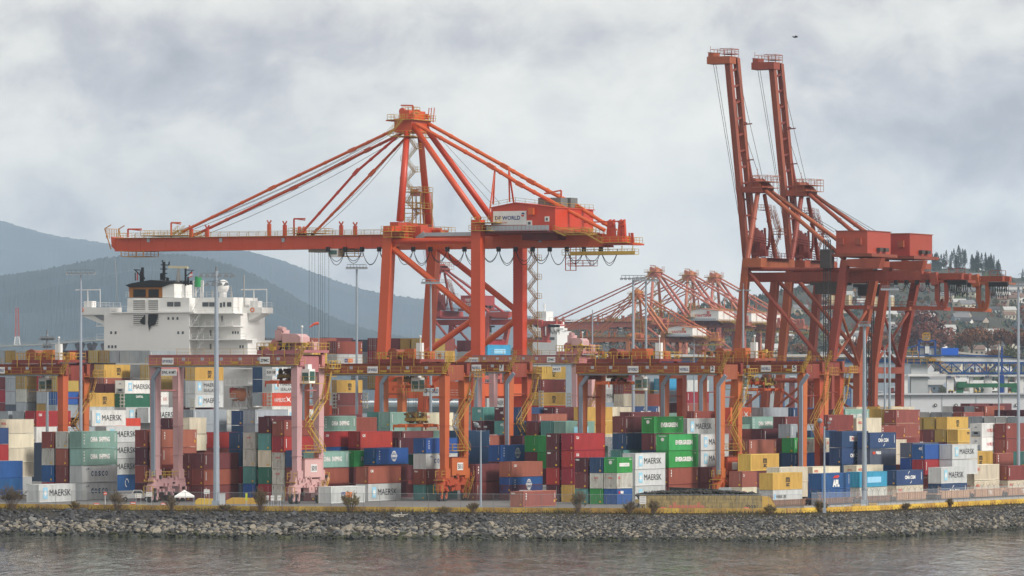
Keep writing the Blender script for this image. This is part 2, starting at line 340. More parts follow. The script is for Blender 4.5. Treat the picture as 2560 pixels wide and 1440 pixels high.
ELOGO = {'45': [('w', '45', .5, .62, .28, .2)], 'tex45': [('w', 'tex', .1, .84, .28, .12), ('w', '45', .5, .5, .26, .17)], 'tex': [('w', 'tex', .08, .8, .3, .13)],
         'oocl': [('r', 'OOCL', .3, .64, .36, .1)], 'evergreen': [('w', 'EVERGREEN', .2, .86, .6, .05)], 'patch': [('w', 'EVERGREEN', .3, .84, .5, .05)]}
LT = {}
def letmesh(key, L, h, zoff=0):
    k = (key, L, h)
    if k in LT: return LT[k]
    parts = {}
    for nm, c, kind, a in logo(key, L, h):
        p = parts.setdefault(nm, (MB(), [])); mb, inks = p
        if c not in inks: inks.append(c)
        mi = inks.index(c)
        if kind == 't': put_text(mb, a[0], (a[1], -.012, a[2]), (1, 0, 0), (0, 0, 1), a[3], a[4], mi, a[5])
        else:
            y = -.012 if kind == 'p' else -.02; put_poly(mb, a, (0, y, 0), (1, 0, 0), (0, 0, 1), mi)
    LT[k] = [(nm, p[0].mesh(nm, [ink(c) for c in p[1]])) for nm, p in parts.items()]; return LT[k]
ET = {}
def endmesh(key, h):
    k = (key, h)
    if k in ET: return ET[k]
    res = []; mb = MB(); inks = []
    for c, s, x, z, w, hh in ELOGO.get(key, []):
        if c not in inks: inks.append(c)
        put_text(mb, s, (-.035, W0*(1-x), z*h), (0, -1, 0), (0, 0, 1), w*W0, hh*h, inks.index(c), .04)
    if mb.v: res.append(('lettering', mb.mesh('lettering', [ink(c) for c in inks])))
    mb = MB()
    if key in ('evergreen', 'patch'):
        put_poly(mb, ring(0, 0, 0, .32, 1, 1, 0, 2*pi-.01)[:15], (-.036, W0*.5, h*.68), (0, -1, 0), (0, 0, 1), 0); res.append(('emblem', mb.mesh('emblem', [ink('w')])))
    elif key in ('', 'tex', 'cai', 'tex45', '45', 'cma', 'globe'):
        put_poly(mb, [(0, 0), (.03, 0), (.03, h*.5), (0, h*.5)], (-.035, W0*.2, h*.42), (0, -1, 0), (0, 0, 1), 0)
        put_poly(mb, [(0, 0), (.3, 0), (.3, .28), (0, .28)], (-.035, W0*.28, h*.1), (0, -1, 0), (0, 0, 1), 1)
        res.append(('decal', mb.mesh('decal', [ink('w'), ink('y')])))
    ET[k] = res; return res
LDESC = dict(maersk='with a star emblem', sealand='with star emblem and two lines of letters', mline='with small letters and star', cosco='with spaced navy letters', china='with wide white lettering', evergreen='with bold white lettering',
             patch='with a white patched label', msc='with black stacked letters', msm='with one black letter', hamburg='with white serif lettering', hambr='with red serif lettering', cma='with white arcs round its letters', cmabox='with a white name box',
             apl='with big white letters and red eagle', aplv='with upright white letters', oocl='with small red letters', globe='with a white globe emblem', cai='with small white letters', tex='with tiny upright letters', seaco='with red square and white letters',
             pando='with navy and orange boxes', capital='with small white word', swirl='with a white swirl', patchb='with a painted out name', tex45='marked 45 on its end')
LDESC['45'] = 'marked 45 on its end'
ALLC = []      # (label parts) for uniqueness
KY = 'containers stacked in the yard'
def container(P0, L, h, key, end, group, label, sz=1.):
    col, _, lg = key.partition(':')
    r = empty('shipping_container', P0, TH, label, 'container', group); r.scale = (1, 1, sz)
    m = cmat(col)
    inst('side_walls', cmesh(L, h, 'walls'), r, m); inst('roof', cmesh(L, h, 'roof'), r, m)
    inst('frame', cmesh(L, h, 'frame'), r, m, m)
    if end == 'door': inst('doors', cmesh(L, h, 'door'), r, m, STEEL())
    elif end == 'reefer': inst('cooling_unit', cmesh(L, h, 'reefer'), r, m, cmat('gy'), BLACK())
    else: inst('end_wall', cmesh(L, h, 'end'), r, m)
    if lg != '45' and lg != 'tex45':
        for nm, me in letmesh(lg, L, h): inst(nm, me, r)
    if end == 'end':
        for nm, me in endmesh(lg, h): inst(nm, me, r)
    r['_ck'] = key
    return r
PAN = {1: (0, 1000, .30551), 3: (640, 1000, .30551), 5: (1280, 1000, .30551), 7: (1920, 1000, .30551), 2: (0, 640, .29172), 4: (640, 640, .29172), 6: (1280, 640, .29172), 8: (1920, 640, .29172)}
def pp(pan, x, y): a, b, k = PAN[pan]; return a+x*k, b+y*k
ORD = ['', 'first', 'second', 'third', 'fourth', 'fifth', 'sixth', 'seventh', 'eighth', 'ninth', 'tenth', 'eleventh', 'twelfth', 'thirteenth', 'fourteenth', 'fifteenth']
TIER = ['top', 'second down', 'third down', 'fourth down', 'fifth down', 'sixth down']
FOOT = []; SID = []
def stacks(where, pan, ref, D, lst, h=2.9, L=12.19, end='end', grp=KY, line=True):
    """lst: (corner x, top y, 'key key key' from the top, options)"""
    rpx = pp(pan, ref, 0)[0]; items = []
    for e in lst:
        cx, ty, keys = e[:3]; o = e[3] if len(e) > 3 else {}
        px, py = pp(o.get('pan', pan), cx, ty); d = o.get('D') or (on_line(px, rpx, D) if line else D)
        items.append((px, py, d, keys.split(), o))
    items.sort(key=lambda t: t[0])
    n = len(items)
    for i, (px, py, d, keys, o) in enumerate(items):
        ztop = HC+(YH-py)/F*d; hh = o.get('h', h); LL = o.get('L', L); en = o.get('end', end); pitch = hh+.03; sz = 1.
        if o.get('g'):
            zb = o.get('zb', 4.22); q = (ztop-zb)/len(keys)
            sz = q/pitch
            if not .9 < sz < 1.1: print('SCALE', where, i+1, round(sz, 3))
            pitch = q
        X = (px-1280)/F*d; SID.append(where)
        for k, key in enumerate(keys):
            if key == '-': continue
            z = ztop-(k+1)*pitch
            if z < 4.1: print('BELOW', where, i+1, k, round(z, 2)); z = max(z, 4.21)
            col, _, lg = key.partition(':')
            e2 = 'reefer' if key == 'wh:maersk' and en != 'door' or lg == 'hambr' else en
            nm = CNAME[col]+' container'+((' '+LDESC[lg]) if lg in LDESC and len(LDESC[lg].split()) <= 5 and len(where.split()) < 7 and not (n > 1 and len(LDESC[lg].split()) > 3) else '')
            lab = nm+(', '+TIER[k] if len(keys) > 1 else '')+((' of '+ORD[i+1]+' stack' if len(keys) > 1 else ', '+ORD[i+1]) if n > 1 else '')+', '+where
            FOOT.append([X, d, z, LL, hh*sz, lab, (hh, key, e2, grp, sz), len(SID), bool(o.get('g'))])

def sees():
    """how much of each box the view shows, nearest first"""
    order = sorted(range(len(FOOT)), key=lambda i: FOOT[i][1]-(FOOT[i][2]*.0)); occ = {}; vis = [0]*len(FOOT)
    for i in order:
        x, d, z, L, h, lb = FOOT[i][:6]; c = []
        for (dx, dy) in ((-AY*W0, AX*W0), (0, 0), (AX*L, AY*L)):
            D = d+dy; c.append(((x+dx)/D*F+1280, YH-(z-HC)/D*F, YH-(z+h-HC)/D*F))
        for (p, q) in ((c[0], c[1]), (c[1], c[2])):
            for k in range(max(0, math.ceil(p[0]/2)), min(1280, math.floor(q[0]/2)+1)):
                f = (2*k-p[0])/max(1e-6, q[0]-p[0]); yb = int((p[1]+(q[1]-p[1])*f)/2); yt = int((p[2]+(q[2]-p[2])*f)/2)
                if yb <= yt: continue
                m = ((1 << (yb-yt))-1) << yt; o = occ.get(k, 0); vis[i] += bin(m & ~o).count('1'); occ[k] = o | m
    return vis
def settle():
    """drop what nothing shows, then push overlapping rear stacks back until no two boxes share space"""
    vis = sees(); FOOT[:] = [f for f, v in zip(FOOT, vis) if v >= 5]
    for it in range(24):
        al = [(f[0]*AX+f[1]*AY, -f[0]*AY+f[1]*AX, f[2], f[3], f[4], f[7], f[1], f[8]) for f in FOOT]; mv = set()
        for i in range(len(al)):
            a = al[i]
            for j in range(i+1, len(al)):
                b = al[j]
                if a[5] == b[5] or abs(a[0]-b[0]) > 12.3 or abs(a[1]-b[1]) > 2.42: continue
                if min(a[0]+a[3], b[0]+b[3])-max(a[0], b[0]) > .05 and min(a[2]+a[4], b[2]+b[4])-max(a[2], b[2]) > .05:
                    f, n = (a, b) if a[6] > b[6] else (b, a)
                    mv.add(n[5] if f[7] and not n[7] and 0 else f[5])
        if not mv: break
        for f in FOOT:
            if f[7] in mv: k = 1+1.4/f[1]; f[0] *= k; f[2] = HC+(f[2]-HC)*k; f[1] *= k
    print('settle rounds', it, 'left', len(mv))
def build_all():
    vis = sees(); rank = sorted(range(len(FOOT)), key=lambda i: -vis[i]); n = 0; rest = []
    for r, i in enumerate(rank):
        x, d, z, L, h, lb, (hh, key, e2, grp, sz) = FOOT[i][:7]
        if vis[i] < 5: continue
        if r < 298: container((x, d, z), L, hh, key, e2, grp, lb, sz); n += 1
        else: rest.append(i)
    if rest:
        mb = MB(); ks = []
        for i in rest:
            x, d, z, L, h, lb, (hh, key, e2, grp, sz) = FOOT[i][:7]; k = key.split(':')[0]
            if k not in ks: ks.append(k)
            M = Matrix.Translation((x, d, z)) @ Matrix.Rotation(TH, 4, 'Z'); m1 = MB(); m1.mi = ks.index(k)
            corr(m1, (.1, .02, 0), (1, 0, 0), (0, -1, 0), L-.2, .16, h-.1, mi=m1.mi); corr(m1, (.02, W0-.1, 0), (0, -1, 0), (-1, 0, 0), W0-.2, .16, h-.1, mi=m1.mi)
            m1.box(.05, L, .08, W0, .1, h-.03)
            for xx in (0, L-.12):
                for yy2 in (0, W0-.12): m1.box(xx, xx+.12, yy2, yy2+.12, 0, h)
            for zz in (.03, h-.13): m1.box(.12, L-.12, .01, .06, zz, zz+.12); m1.box(.01, .06, .12, W0-.12, zz, zz+.12)
            mb.add([M @ Vector(v) for v in m1.v], m1.f, m1.mi)
        tag(mb.build('packed_containers', [cmat(k) for k in ks]), 'farther containers packed in between and behind the other stacks', 'containers', None, 'stuff')
    print('built', n, 'rest', len(rest), 'hidden', sum(v < 5 for v in vis))
G = dict(g=1); G20 = dict(g=1, L=6.06)
S = stacks
S('front left block beside the white truck', 1, 670, 965, [(440, 258, 'br rw bl rd'), (555, 256, 'rw br mr rd', G), (670, 255, 'pt:china pt:china gw:cosco gw:cosco', G)])
S('alone on the ground at front left', 1, 318, 945, [(318, 690, 'gw:maersk', G)], h=2.9)
S('far left edge behind the truck', 1, -10, 1000, [(-10, 157, 'cr:oocl cr cr cr')], h=2.6)
S('cut by the left edge, upper pair', 1, -227, 975, [(-227, 229, 'nv rd')])
S('cut by the left edge, lower pair', 1, -118, 950, [(-118, 502, 'bl bl')])
S('behind the block with teal boxes at left', 1, 870, 1000, [(870, 215, 'gw:maersk gw:maersk gw:maersk bl:swirl'), (560, 222, 'gy gy')])
S('upper left yard under the orange crane leg', 1, 300, 1022, [(65, 90, 'gy gy'), (195, 90, 'gy gy'), (300, 88, 'rd:cai wh'), (755, 83, 'wh:maersk gy')])
S('left of the pink crane, rear row', 1, 1030, 1042, [(1030, 58, 'gw:maersk gw')])
S('seen between the pink left legs, rear row', 1, 1215, 1044, [(1215, 60, 'gw:maersk gw')])
S('right of the white starred box at left', 1, 880, 1024, [(880, 148, 'hs:hamburg')], h=2.6)
S('right of the pink left legs, short ones', 1, 1550, 975, [(1345, 145, 'tl tl'), (1400, 146, 'dm dm'), (1550, 143, 'cr cr', dict(L=6.06))])
S('behind the thick lamp mast', 1, 1690, 992, [(1585, 77, 'gy gy gy'), (1690, 77, 'rw:sealand gw:maersk gw'), (1990, 85, 'nv nv'), (2088, 77, 'gy gy')], h=2.6)
S('block behind the left pink legs', 1, 1325, 960, [(1205, 243, 'br dm br dm', G), (1325, 243, 'te:tex te br dm', G)])
S('low gap beside the thick lamp mast', 1, 1675, 978, [(1560, 262, 'gy gy'), (1675, 262, 'rd te')])
S('behind the thick lamp mast, lower', 1, 1870, 985, [(1870, 262, 'hs mr')])
S('maroon rows at the foot of the thick mast', 1, 1670, 955, [(1565, 435, 'mr mr mr', G), (1670, 435, 'mr br mr', G)])
S('colourful ends right of thick lamp mast', 1, 1975, 962, [(1975, 263, 'nv nv rd gy', G), (2090, 263, 'rw:oocl rw tl bl', G)])
S('tall ends left of pink right leg', 3, 232, 958, [(120, 135, 'dm tl cr dg rd', G), (232, 165, 'br:tex rd rw:oocl rw:oocl rw', G), (345, 410, 'nv mr br', G)])
S('behind the tall ends by the pink leg', 3, 120, 975, [(165, 127, 'mr:tex mr')])
S('roof row behind the pink right leg', 3, 0, 1000, [(0, 72, 'wh'), (-300, 118, 'mr'), (245, 75, 'wh:maersk')], line=False)
S('upper row right of the pink crane', 3, 555, 975, [(555, 130, 'pt:china rd:cai bl', dict(h=2.7)), (855, 255, 'rd:cai mr'), (985, 393, 'bl:globe mr mr')])
S('behind the pale teal box with wide letters', 3, 730, 992, [(730, 142, 'br br'), (600, 118, 'mr')])
S('front row right of the pink crane cabin', 3, 490, 955, [(490, 420, 'pt:china br mr', G), (615, 708, 'gw:pando', dict(h=2.6, D=936, g=1))])
S('middle of the row right of the pink cabin', 3, 800, 970, [(800, 415, 'gn:evergreen mr mr', G), (1090, 535, 'mr br mr', dict(D=975, h=2.6)), ], h=2.8)
S('front pair before the maroon boxes', 3, 920, 956, [(920, 545, 'br:cai gw:maersk', G)])
S('short dark row behind the blue globe boxes', 3, 1290, 985, [(1165, 308, 'dm mr mr'), (1290, 308, 'tl dg mr')])
S('behind the orange crane with number 5011', 3, 1390, 965, [(1390, 312, 'bl:globe gw:cosco br:tex tl', G)], h=2.7)
S('upper row behind the hanging orange spreader', 3, 1100, 1010, [(1005, 97, 'tl tl'), (1100, 97, 'pt pt'), (1370, 100, 'cr:oocl cr')], h=2.7)
S('under the hanging orange spreader', 3, 1200, 995, [(1200, 253, 'mr te'), (1410, 247, 'pt tl')])
S('small ends above the navy boxes', 3, 1950, 1060, [(1860, 57, 'tl:45 dm:tex45'), (1955, 57, 'dm:tex45 tl:45'), (2045, 57, 'dm:tex45 tl:45'), (2170, 58, 'nv mr')], h=2.6)
S('right of the orange crane 5011', 3, 1660, 985, [(1660, 250, 'nv nv nv')])
S('behind the navy pair', 3, 1890, 1003, [(1890, 290, 'te:tex mr')], h=2.6)
S('blue rows behind the lone dusty pink box', 3, 2005, 982, [(2005, 368, 'bl:globe mr')])
S('low row right of the thin camera pole', 3, 1800, 965, [(1800, 525, 'mr:tex br', dict(g=1))])
S('low row left of the tall red ends', 5, 0, 966, [(0, 505, 'te:cai bl:globe mr')], h=2.65)
S('lone dusty one on the ground by the fence', 5, 95, 909, [(95, 746, 'te:tex', G)], h=2.6)
S('small ends behind the number 7 beam', 5, 335, 1008, [(100, 170, 'nv nv'), (215, 172, 'mr mr'), (335, 172, 'tl tl'), (440, 175, 'pt:patchb pt')])
S('green ends left of the tall red ends', 5, 205, 985, [(85, 290, 'dm:tex mr'), (205, 290, 'gn mr mr'), (310, 290, 'gn gn mr')])
S('low terracotta behind the number 7 crane', 5, 220, 1035, [(220, 112, 'te te')])
S('back row near the number 7 crane', 5, 215, 1065, [(150, 57, 'nv nv'), (350, 57, 'dm:tex mr'), (600, 57, 'gd gd')], h=2.6)
S('tall block left of the white starred pair', 5, 510, 950, [(385, 272, 'dm:tex dm:tex rd dm', G), (510, 272, 'rd:cai rd:cai rd gd', G)])
S('front block with a worn teal end', 5, 860, 931, [(620, 470, 'dm:tex mr tl', G20), (745, 470, 'nv rw:oocl gn', G20), (860, 470, 'gn:patch rw:oocl bl:seaco', G20)], h=2.6)
S('behind the yellow block wall', 5, 1010, 945, [(1010, 435, 'gw:maersk gw:maersk gw:maersk', G)])
S('between the red block and starred pair', 5, 910, 968, [(910, 408, 'tl tl mr')])
S('cream row behind the tall red ends', 5, 545, 985, [(545, 380, 'pt:china cr')])
S('top row left of the number 2 crane leg', 5, 1165, 968, [(925, 133, 'mr nv tl mr'), (1050, 150, 'bl mr nv mr'), (1165, 135, 'gn:evergreen mr nv mr')])
S('behind the top bright green box', 5, 940, 985, [(940, 130, 'te te')])
S('green block left of number 2 crane leg', 5, 1285, 954, [(1285, 278, 'gn:evergreen gn:evergreen br:tex br', dict(g=1)), (1545, 278, 'gw:maersk gw:maersk mr mr', dict(D=984))])
S('behind the number 2 crane leg', 5, 1435, 985, [(1435, 150, 'gw:maersk gy')])
S('by the number 2 crane wheels', 5, 1640, 980, [(1640, 550, 'mr mr')])
S('between the number 2 crane legs', 5, 1700, 1015, [(1650, 195, 'br br')])
S('terracotta pair between the crane legs', 5, 1940, 982, [(1940, 325, 'te:tex te:tex mr')], h=2.7)
S('pale teal one between number 2 legs', 5, 1700, 1028, [(1730, 200, 'pt:china pt')])
S('right of the number 2 crane top', 5, 1965, 1038, [(1965, 135, 'pt:china mr'), (1790, 60, 'hs:hamburg hs', dict(D=1065, h=2.6))], h=2.7)
S('low brown between the number 2 and 5 legs', 5, 2060, 1018, [(2060, 235, 'dm br')])
S('long rear row behind the green boxes', 5, 1490, 1060, [(760, 55, 'cr:oocl cr'), (1200, 105, 'pt te'), (980, 97, 'mr mr', dict(D=1030)), (1490, 90, 'br:tex br')])
S('farthest row behind the green boxes', 5, 985, 1085, [(985, 50, 'nv:cma nv'), (2055, 60, 'gy gy')], h=2.6)
S('front row right of the yellow block wall', 5, 1885, 940, [(1885, 583, 'te:cai cr:oocl', G20)], h=2.7)
# train of well cars along the shore
KT = 'containers on the rail cars'
for (pan, x, y, k, d, hh, where) in [(7, 40, 597, 'gd:msc gw:mline', 909, 2.85, 'nearest rail car'), (7, 440, 600, 'bl:apl bl', 925, 2.62, 'rail car by the camera pole'), (7, 750, 588, 'lb:patchb rw:oocl', 940, 2.62, 'rail car behind the lamp mast'),
                                     (7, 1052, 575, 'nv:cma cr:oocl', 955, 2.62, 'rail car right of the lamp mast'), (7, 1418, 550, 'gw:maersk nv:cma', 970, 2.85, 'rail car behind the long fence'), (7, 1690, 527, 'cr:oocl cr:oocl', 984, 2.85, 'rail car with matching cream boxes'), (7, 1965, 537, 'br cr:oocl', 998, 2.62, 'rail car at the right edge')]:
    S(where, pan, x, d, [(x, y, k)], h=hh, grp=KT)
S('train behind the nearest one', 7, 95, 950, [(95, 550, 'cr cr'), (365, 545, 'cr:oocl te', dict(D=962)), (725, 533, 'cr:oocl br', dict(D=976)), (1030, 527, 'br br', dict(D=990)), (1360, 518, 'br br', dict(D=1004)), (1660, 515, 'dm mr', dict(D=1018)), (1920, 505, 'mr nv', dict(D=1032))], grp=KT, h=2.6)
S('navy pair block with white arcs', 7, 605, 985, [(605, 255, 'nv:cmabox nv:cma nv'), (835, 265, 'nv:cma sl:seaco bl:seaco')])
S('behind the navy pair block at right', 7, 925, 1003, [(925, 325, 'cr cr'), (985, 435, 'cr:oocl cr', dict(D=1000+20))], h=2.7)
S('low blue behind the first rail cars', 7, 395, 988, [(395, 430, 'bl:aplv mr')], h=2.7)
S('mixed ends behind the number 5 crane legs', 7, 475, 1000, [(115, 310, 'mr nv'), (215, 310, 'gn nv'), (375, 312, 'rw:oocl nv'), (475, 312, 'cr:oocl nv', dict(L=6.06))], h=2.7)
S('yellow one left of the number 5 crane legs', 7, -140, 962, [(-140, 443, 'gd:msc mr')])
S('low row through the number 5 crane legs', 7, 185, 1016, [(-120, 235, 'te:tex te'), (185, 197, 'gy nv'), (350, 248, 'nv nv')], h=2.8)
S('big brown row right of number 5 crane', 7, 490, 1016, [(395, 118, 'br mr'), (490, 120, 'br:cai mr mr')])
S('white one right of the big brown box', 7, 725, 1030, [(725, 145, 'cr:oocl cr')])
S('upper row right of the number 5 crane', 7, 630, 1075, [(140, 135, 'mr mr', dict(D=1040)), (400, 72, 'br br'), (535, 75, 'mr mr'), (630, 75, 'pt:china pt'), (950, 75, 'og og')], h=2.7)
S('terracotta tower behind the tall lamp mast', 7, 1048, 1060, [(1048, 78, 'te:tex te:tex te')], h=2.6)
S('brown one before the terracotta tower', 7, 925, 1038, [(925, 208, 'br:tex br')])
S('low brown right of the navy block', 7, 1010, 1022, [(1010, 308, 'br br')])
S('left end of the right yard, white star', 7, 40, 1095, [(40, 62, 'gw:maersk gy'), (205, 62, 'nv nv')], h=2.7)
S('yellow tiers at right', 7, 1465, 1178, [(1360, 140, 'og mr'), (1260, 140, 'og br'), (1465, 138, 'gd:msc og og')], h=2.6)
S('lower yellow tiers at right', 7, 1555, 1140, [(1455, 240, 'og mr'), (1360, 245, 'mr mr'), (1555, 240, 'gd:msm gd')], h=2.6)
S('white refrigerated pair at right', 7, 1750, 1058, [(1750, 190, 'wh:hambr wh:hambr wh')], h=2.6)
S('ends marked 45 at right', 7, 1508, 975, [(1185, 350, 'sl bl', dict(D=990)), (1285, 362, 'bl:45 rd'), (1405, 365, 'dm:tex45 dm'), (1508, 362, 'gw:maersk gw')], h=2.65)
S('yellow one behind the starred box at right', 7, 1640, 1010, [(1640, 422, 'gd:msc gd')])
S('low row at the right edge', 7, 1870, 1018, [(1870, 435, 'te:tex te'), (2110, 420, 'tl tl')])
S('brown pair by the right lamp mast', 7, 1950, 1062, [(1950, 190, 'br:cai br br')])
S('grey row below the white warehouse', 7, 1750, 1215, [(1665, 133, 'gy gy'), (1755, 133, 'gy gy'), (1855, 133, 'gw gy'), (1950, 135, 'gw gy'), (2045, 135, 'gy gy')], h=2.6)
S('small row under the white warehouse', 7, 1775, 1250, [(1510, 50, 'gw gy'), (1598, 50, 'mr br'), (1690, 50, 'gy gy'), (1775, 48, 'br:tex te'), (1935, 80, 'dm mr'), (2030, 82, 'dm mr'), (2120, 82, 'dm mr')], h=2.6)
S('low ends under the white warehouse', 7, 1415, 1235, [(1320, 98, 'gw gy'), (1415, 98, 'gy gy'), (1505, 98, 'gy gy'), (1600, 98, 'te te')], h=2.6)
S('long maroon row before the warehouse', 7, 1655, 1290, [(1655, 27, 'mr mr'), (1840, 27, 'mr mr', dict(D=1302))], h=2.6)
S('far row behind the number 5 crane', 7, 950, 1120, [(725, 56, 'cr cr'), (900, 52, 'gd gd'), (1010, 55, 'cr cr')], h=2.6)
# ---- stacked on the container ship
KS = 'containers on the ship deck'
DO = dict(end='door')
S('ship top row by the superstructure', 2, 840, 1200, [(40, 808, 'gy gy'), (128, 808, 'og gy'), (215, 806, 'gy gy'), (305, 806, 'og gy'), (570, 808, 'nv mr'), (660, 808, 'rd mr'), (747, 808, 'mr mr'), (840, 807, 'og'), (933, 807, 'og'), (1022, 808, 'gy'), (1112, 808, 'gy'), (1198, 808, 'gy'), (1285, 808, 'gy')], end='door', grp=KS, h=2.7)
S('ship second row left of pink crane', 2, 893, 1186, [(805, 928, 'mr mr'), (893, 928, 'gd:msc te:tex te'), (1200, 930, 'gy gy'), (1285, 930, 'og og')], end='door', grp=KS, h=2.85)
S('in the ship third row, left of pink crane', 2, 985, 1178, [(590, 1050, 'hs:hamburg mr mr'), (893, 1093, 'mr mr'), (985, 1093, 'mr mr')], end='door', grp=KS, h=2.7)
S('ship column behind the pink left legs', 2, 1072, 1172, [(1072, 1063, 'wh:maersk dg:capital gw:maersk')], end='end', grp=KS, h=2.85)
S('ship bottom row above the white starred box', 2, 770, 1164, [(680, 1172, 'mr mr'), (770, 1172, 'gd:msc gw')], end='door', grp=KS, h=2.9)
S('ship columns at the left edge', 2, 132, 1162, [(45, 1035, 'mr rd mr'), (132, 940, 'gy gy gy sl mr'), (222, 918, 'gy og rw gy mr'), (318, 940, 'gd og mr sl gy'), (400, 930, 'rd rd gy og mr'), (487, 940, 'og og bl gy')], end='door', grp=KS, h=2.68)
S('seen between the pink left legs, on the ship', 2, 1205, 1200, [(1205, 935, 'gd:msc gw:maersk wh:hambr gw')], end='end', grp=KS, h=2.85)
S('ship block left of the lifeboat', 2, 1675, 1180, [(1590, 938, 'mr gy gy mr'), (1675, 950, 'gd:msc gw:sealand gw:maersk', dict(h=2.85))], end='door', grp=KS, h=2.85)
S('ship block right of the lifeboat', 4, 140, 1195, [(55, 942, 'nv nv gy'), (140, 942, 'gw:maersk gw:sealand hs:hamburg wh'), ], end='door', grp=KS, h=2.85)
S('ship block behind the pink right leg', 4, 425, 1215, [(425, 942, 'gw gw:maersk gw:maersk hs')], end='door', grp=KS, h=2.85)
S('ship row above the pink trolley', 4, 80, 1262, [(-10, 700, 'mr mr'), (80, 700, 'mr mr'), (165, 700, 'gy gy'), (470, 700, 'te mr')], end='door', grp=KS, h=2.6)
S('ship tower left of the tall lamp mast', 4, 693, 1235, [(470, 705, 'te gd gd', dict(D=1245)), (620, 697, 'mr', dict(D=1262)), (693, 728, 'br:tex gw:pando - gd:msc mr:tex br')], end='door', grp=KS, h=2.85)
S('ship ends right of the tall lamp mast', 4, 970, 1265, [(895, 715, 'sl gy gy gy'), (970, 715, 'sl gy gy gy'), (1038, 702, 'mr rd og og'), (1130, 702, 'mr mr'), (1230, 704, 'mr gy'), (1318, 704, 'og gy'), (1412, 702, 'og gy')], end='door', grp=KS, h=2.85)
S('ship tower between the red crane legs', 4, 1500, 1270, [(1500, 702, 'te gd gw br')], end='door', grp=KS, h=2.85)
S('far ship row between the red crane legs', 4, 1800, 1330, [(1800, 722, 'mr gw'), (1865, 722, 'mr gw'), (1945, 725, 'rd lb', dict(h=2.9))], end='door', grp=KS, h=2.7)
S('light blue one between the red crane legs', 4, 1985, 1300, [(1985, 758, 'lb:patchb')], end='door', grp=KS)
S('ship tier seen under the number 7 beam', 4, 1980, 1260, [(1980, 1205, 'gw:maersk te')], end='door', grp=KS)
S('ship yellow tower right of number 7', 6, 260, 1225, [(180, 948, 'gw:maersk gw gw'), (255, 945, 'gd:msc br:tex gd:msc hs')], end='door', grp=KS, h=2.85)
S('ship white tower left of the twin lamp masts', 6, 790, 1235, [(755, 1035, 'gw:cma gw:maersk'), ], end='door', grp=KS, h=2.85)
S('ship red tower behind the twin lamp masts', 6, 957, 1240, [(957, 960, 'rd:cai br:tex cr cr'), (1090, 1180, 'br wh', dict(D=1250))], end='door', grp=KS, h=2.85)
S('ship row at the twin masts right', 6, 1300, 1270, [(1180, 1050, 'gy og wh'), (1300, 1050, 'lb gy mr'), (1500, 1060, 'gw rd te')], end='door', grp=KS, h=2.7)
settle(); build_all()
# ------------------------------------------------------------------ ship-to-shore cranes
def loc_of(O):
    O = Vector(O); a = Vector((AX, AY, 0)); b = Vector((-AY, AX, 0)); C = Vector((0, 0, HC))
    def LP(px, py, v):
        d = Vector(((px-1280)/F, 1, (YH-py)/F)); t = (v+(O-C).dot(a))/d.dot(a); P = C+d*t-O
        return Vector((v, P.dot(b), P.z))
    return LP
def VX(v): return Vector((v, 0, 0))
def zig(mb, LP, pts, v0, v1, mi=0):
    """zigzag stair with landings through picture points, in the plane v0"""
    P = [LP(x, y, v0) for x, y in pts]
    for p, q in zip(P, P[1:]):
        mb.stair(p, q, .9, mi)
        e = Vector((0, .9 if q.y > p.y else -.9, 0)); mb.bar(q+e*.1, q+e*1.2, 1.3, .12, mi); mb.rail(q+e*1.2+VX(.6), q+e*.1+VX(.6), 1.1, 1.2, .07, mi); mb.rail(q+e*1.2-VX(.6), q+e*.1-VX(.6), 1.1, 1.2, .07, mi); mb.rail(q+e*1.2-VX(.6), q+e*1.2+VX(.6), 1.1, 1.2, .07, mi)
def festoon(mb, LP, x0, x1, n, v, ytop, sag, r=.09, mi=0):
    for i in range(n):
        a, b = x0+(x1-x0)*i/n, x0+(x1-x0)*(i+1)/n
        for dv in (-.25, .25):
            s2 = sag*(.86+.14*math.sin(i*2.3+dv*9)); pts = [LP(a+(b-a)*t, ytop+s2*(1-(2*t-1)**2)**.8, v+dv) for t in [k/10 for k in range(11)]]; mb.path(pts, r, 5, mi)
        mb.box(v-.5, v+.5, LP(a, ytop, v).y-.3, LP(a, ytop, v).y+.3, LP(a, ytop, v).z-.6, LP(a, ytop, v).z+.4, mi)
def deck(mb, y0, y1, x0, x1, z, mi=0, mr=None, h=1.1):
    """grating with a railing round it (local y0..y1, x0..x1)"""
    mb.box(x0, x1, min(y0, y1), max(y0, y1), z-.12, z, mi); mr = mi if mr is None else mr
    c = [(x0, y0), (x1, y0), (x1, y1), (x0, y1), (x0, y0)]
    for p, q in zip(c, c[1:]): mb.rail((*p, z), (*q, z), h, 1.8, .075, mr)
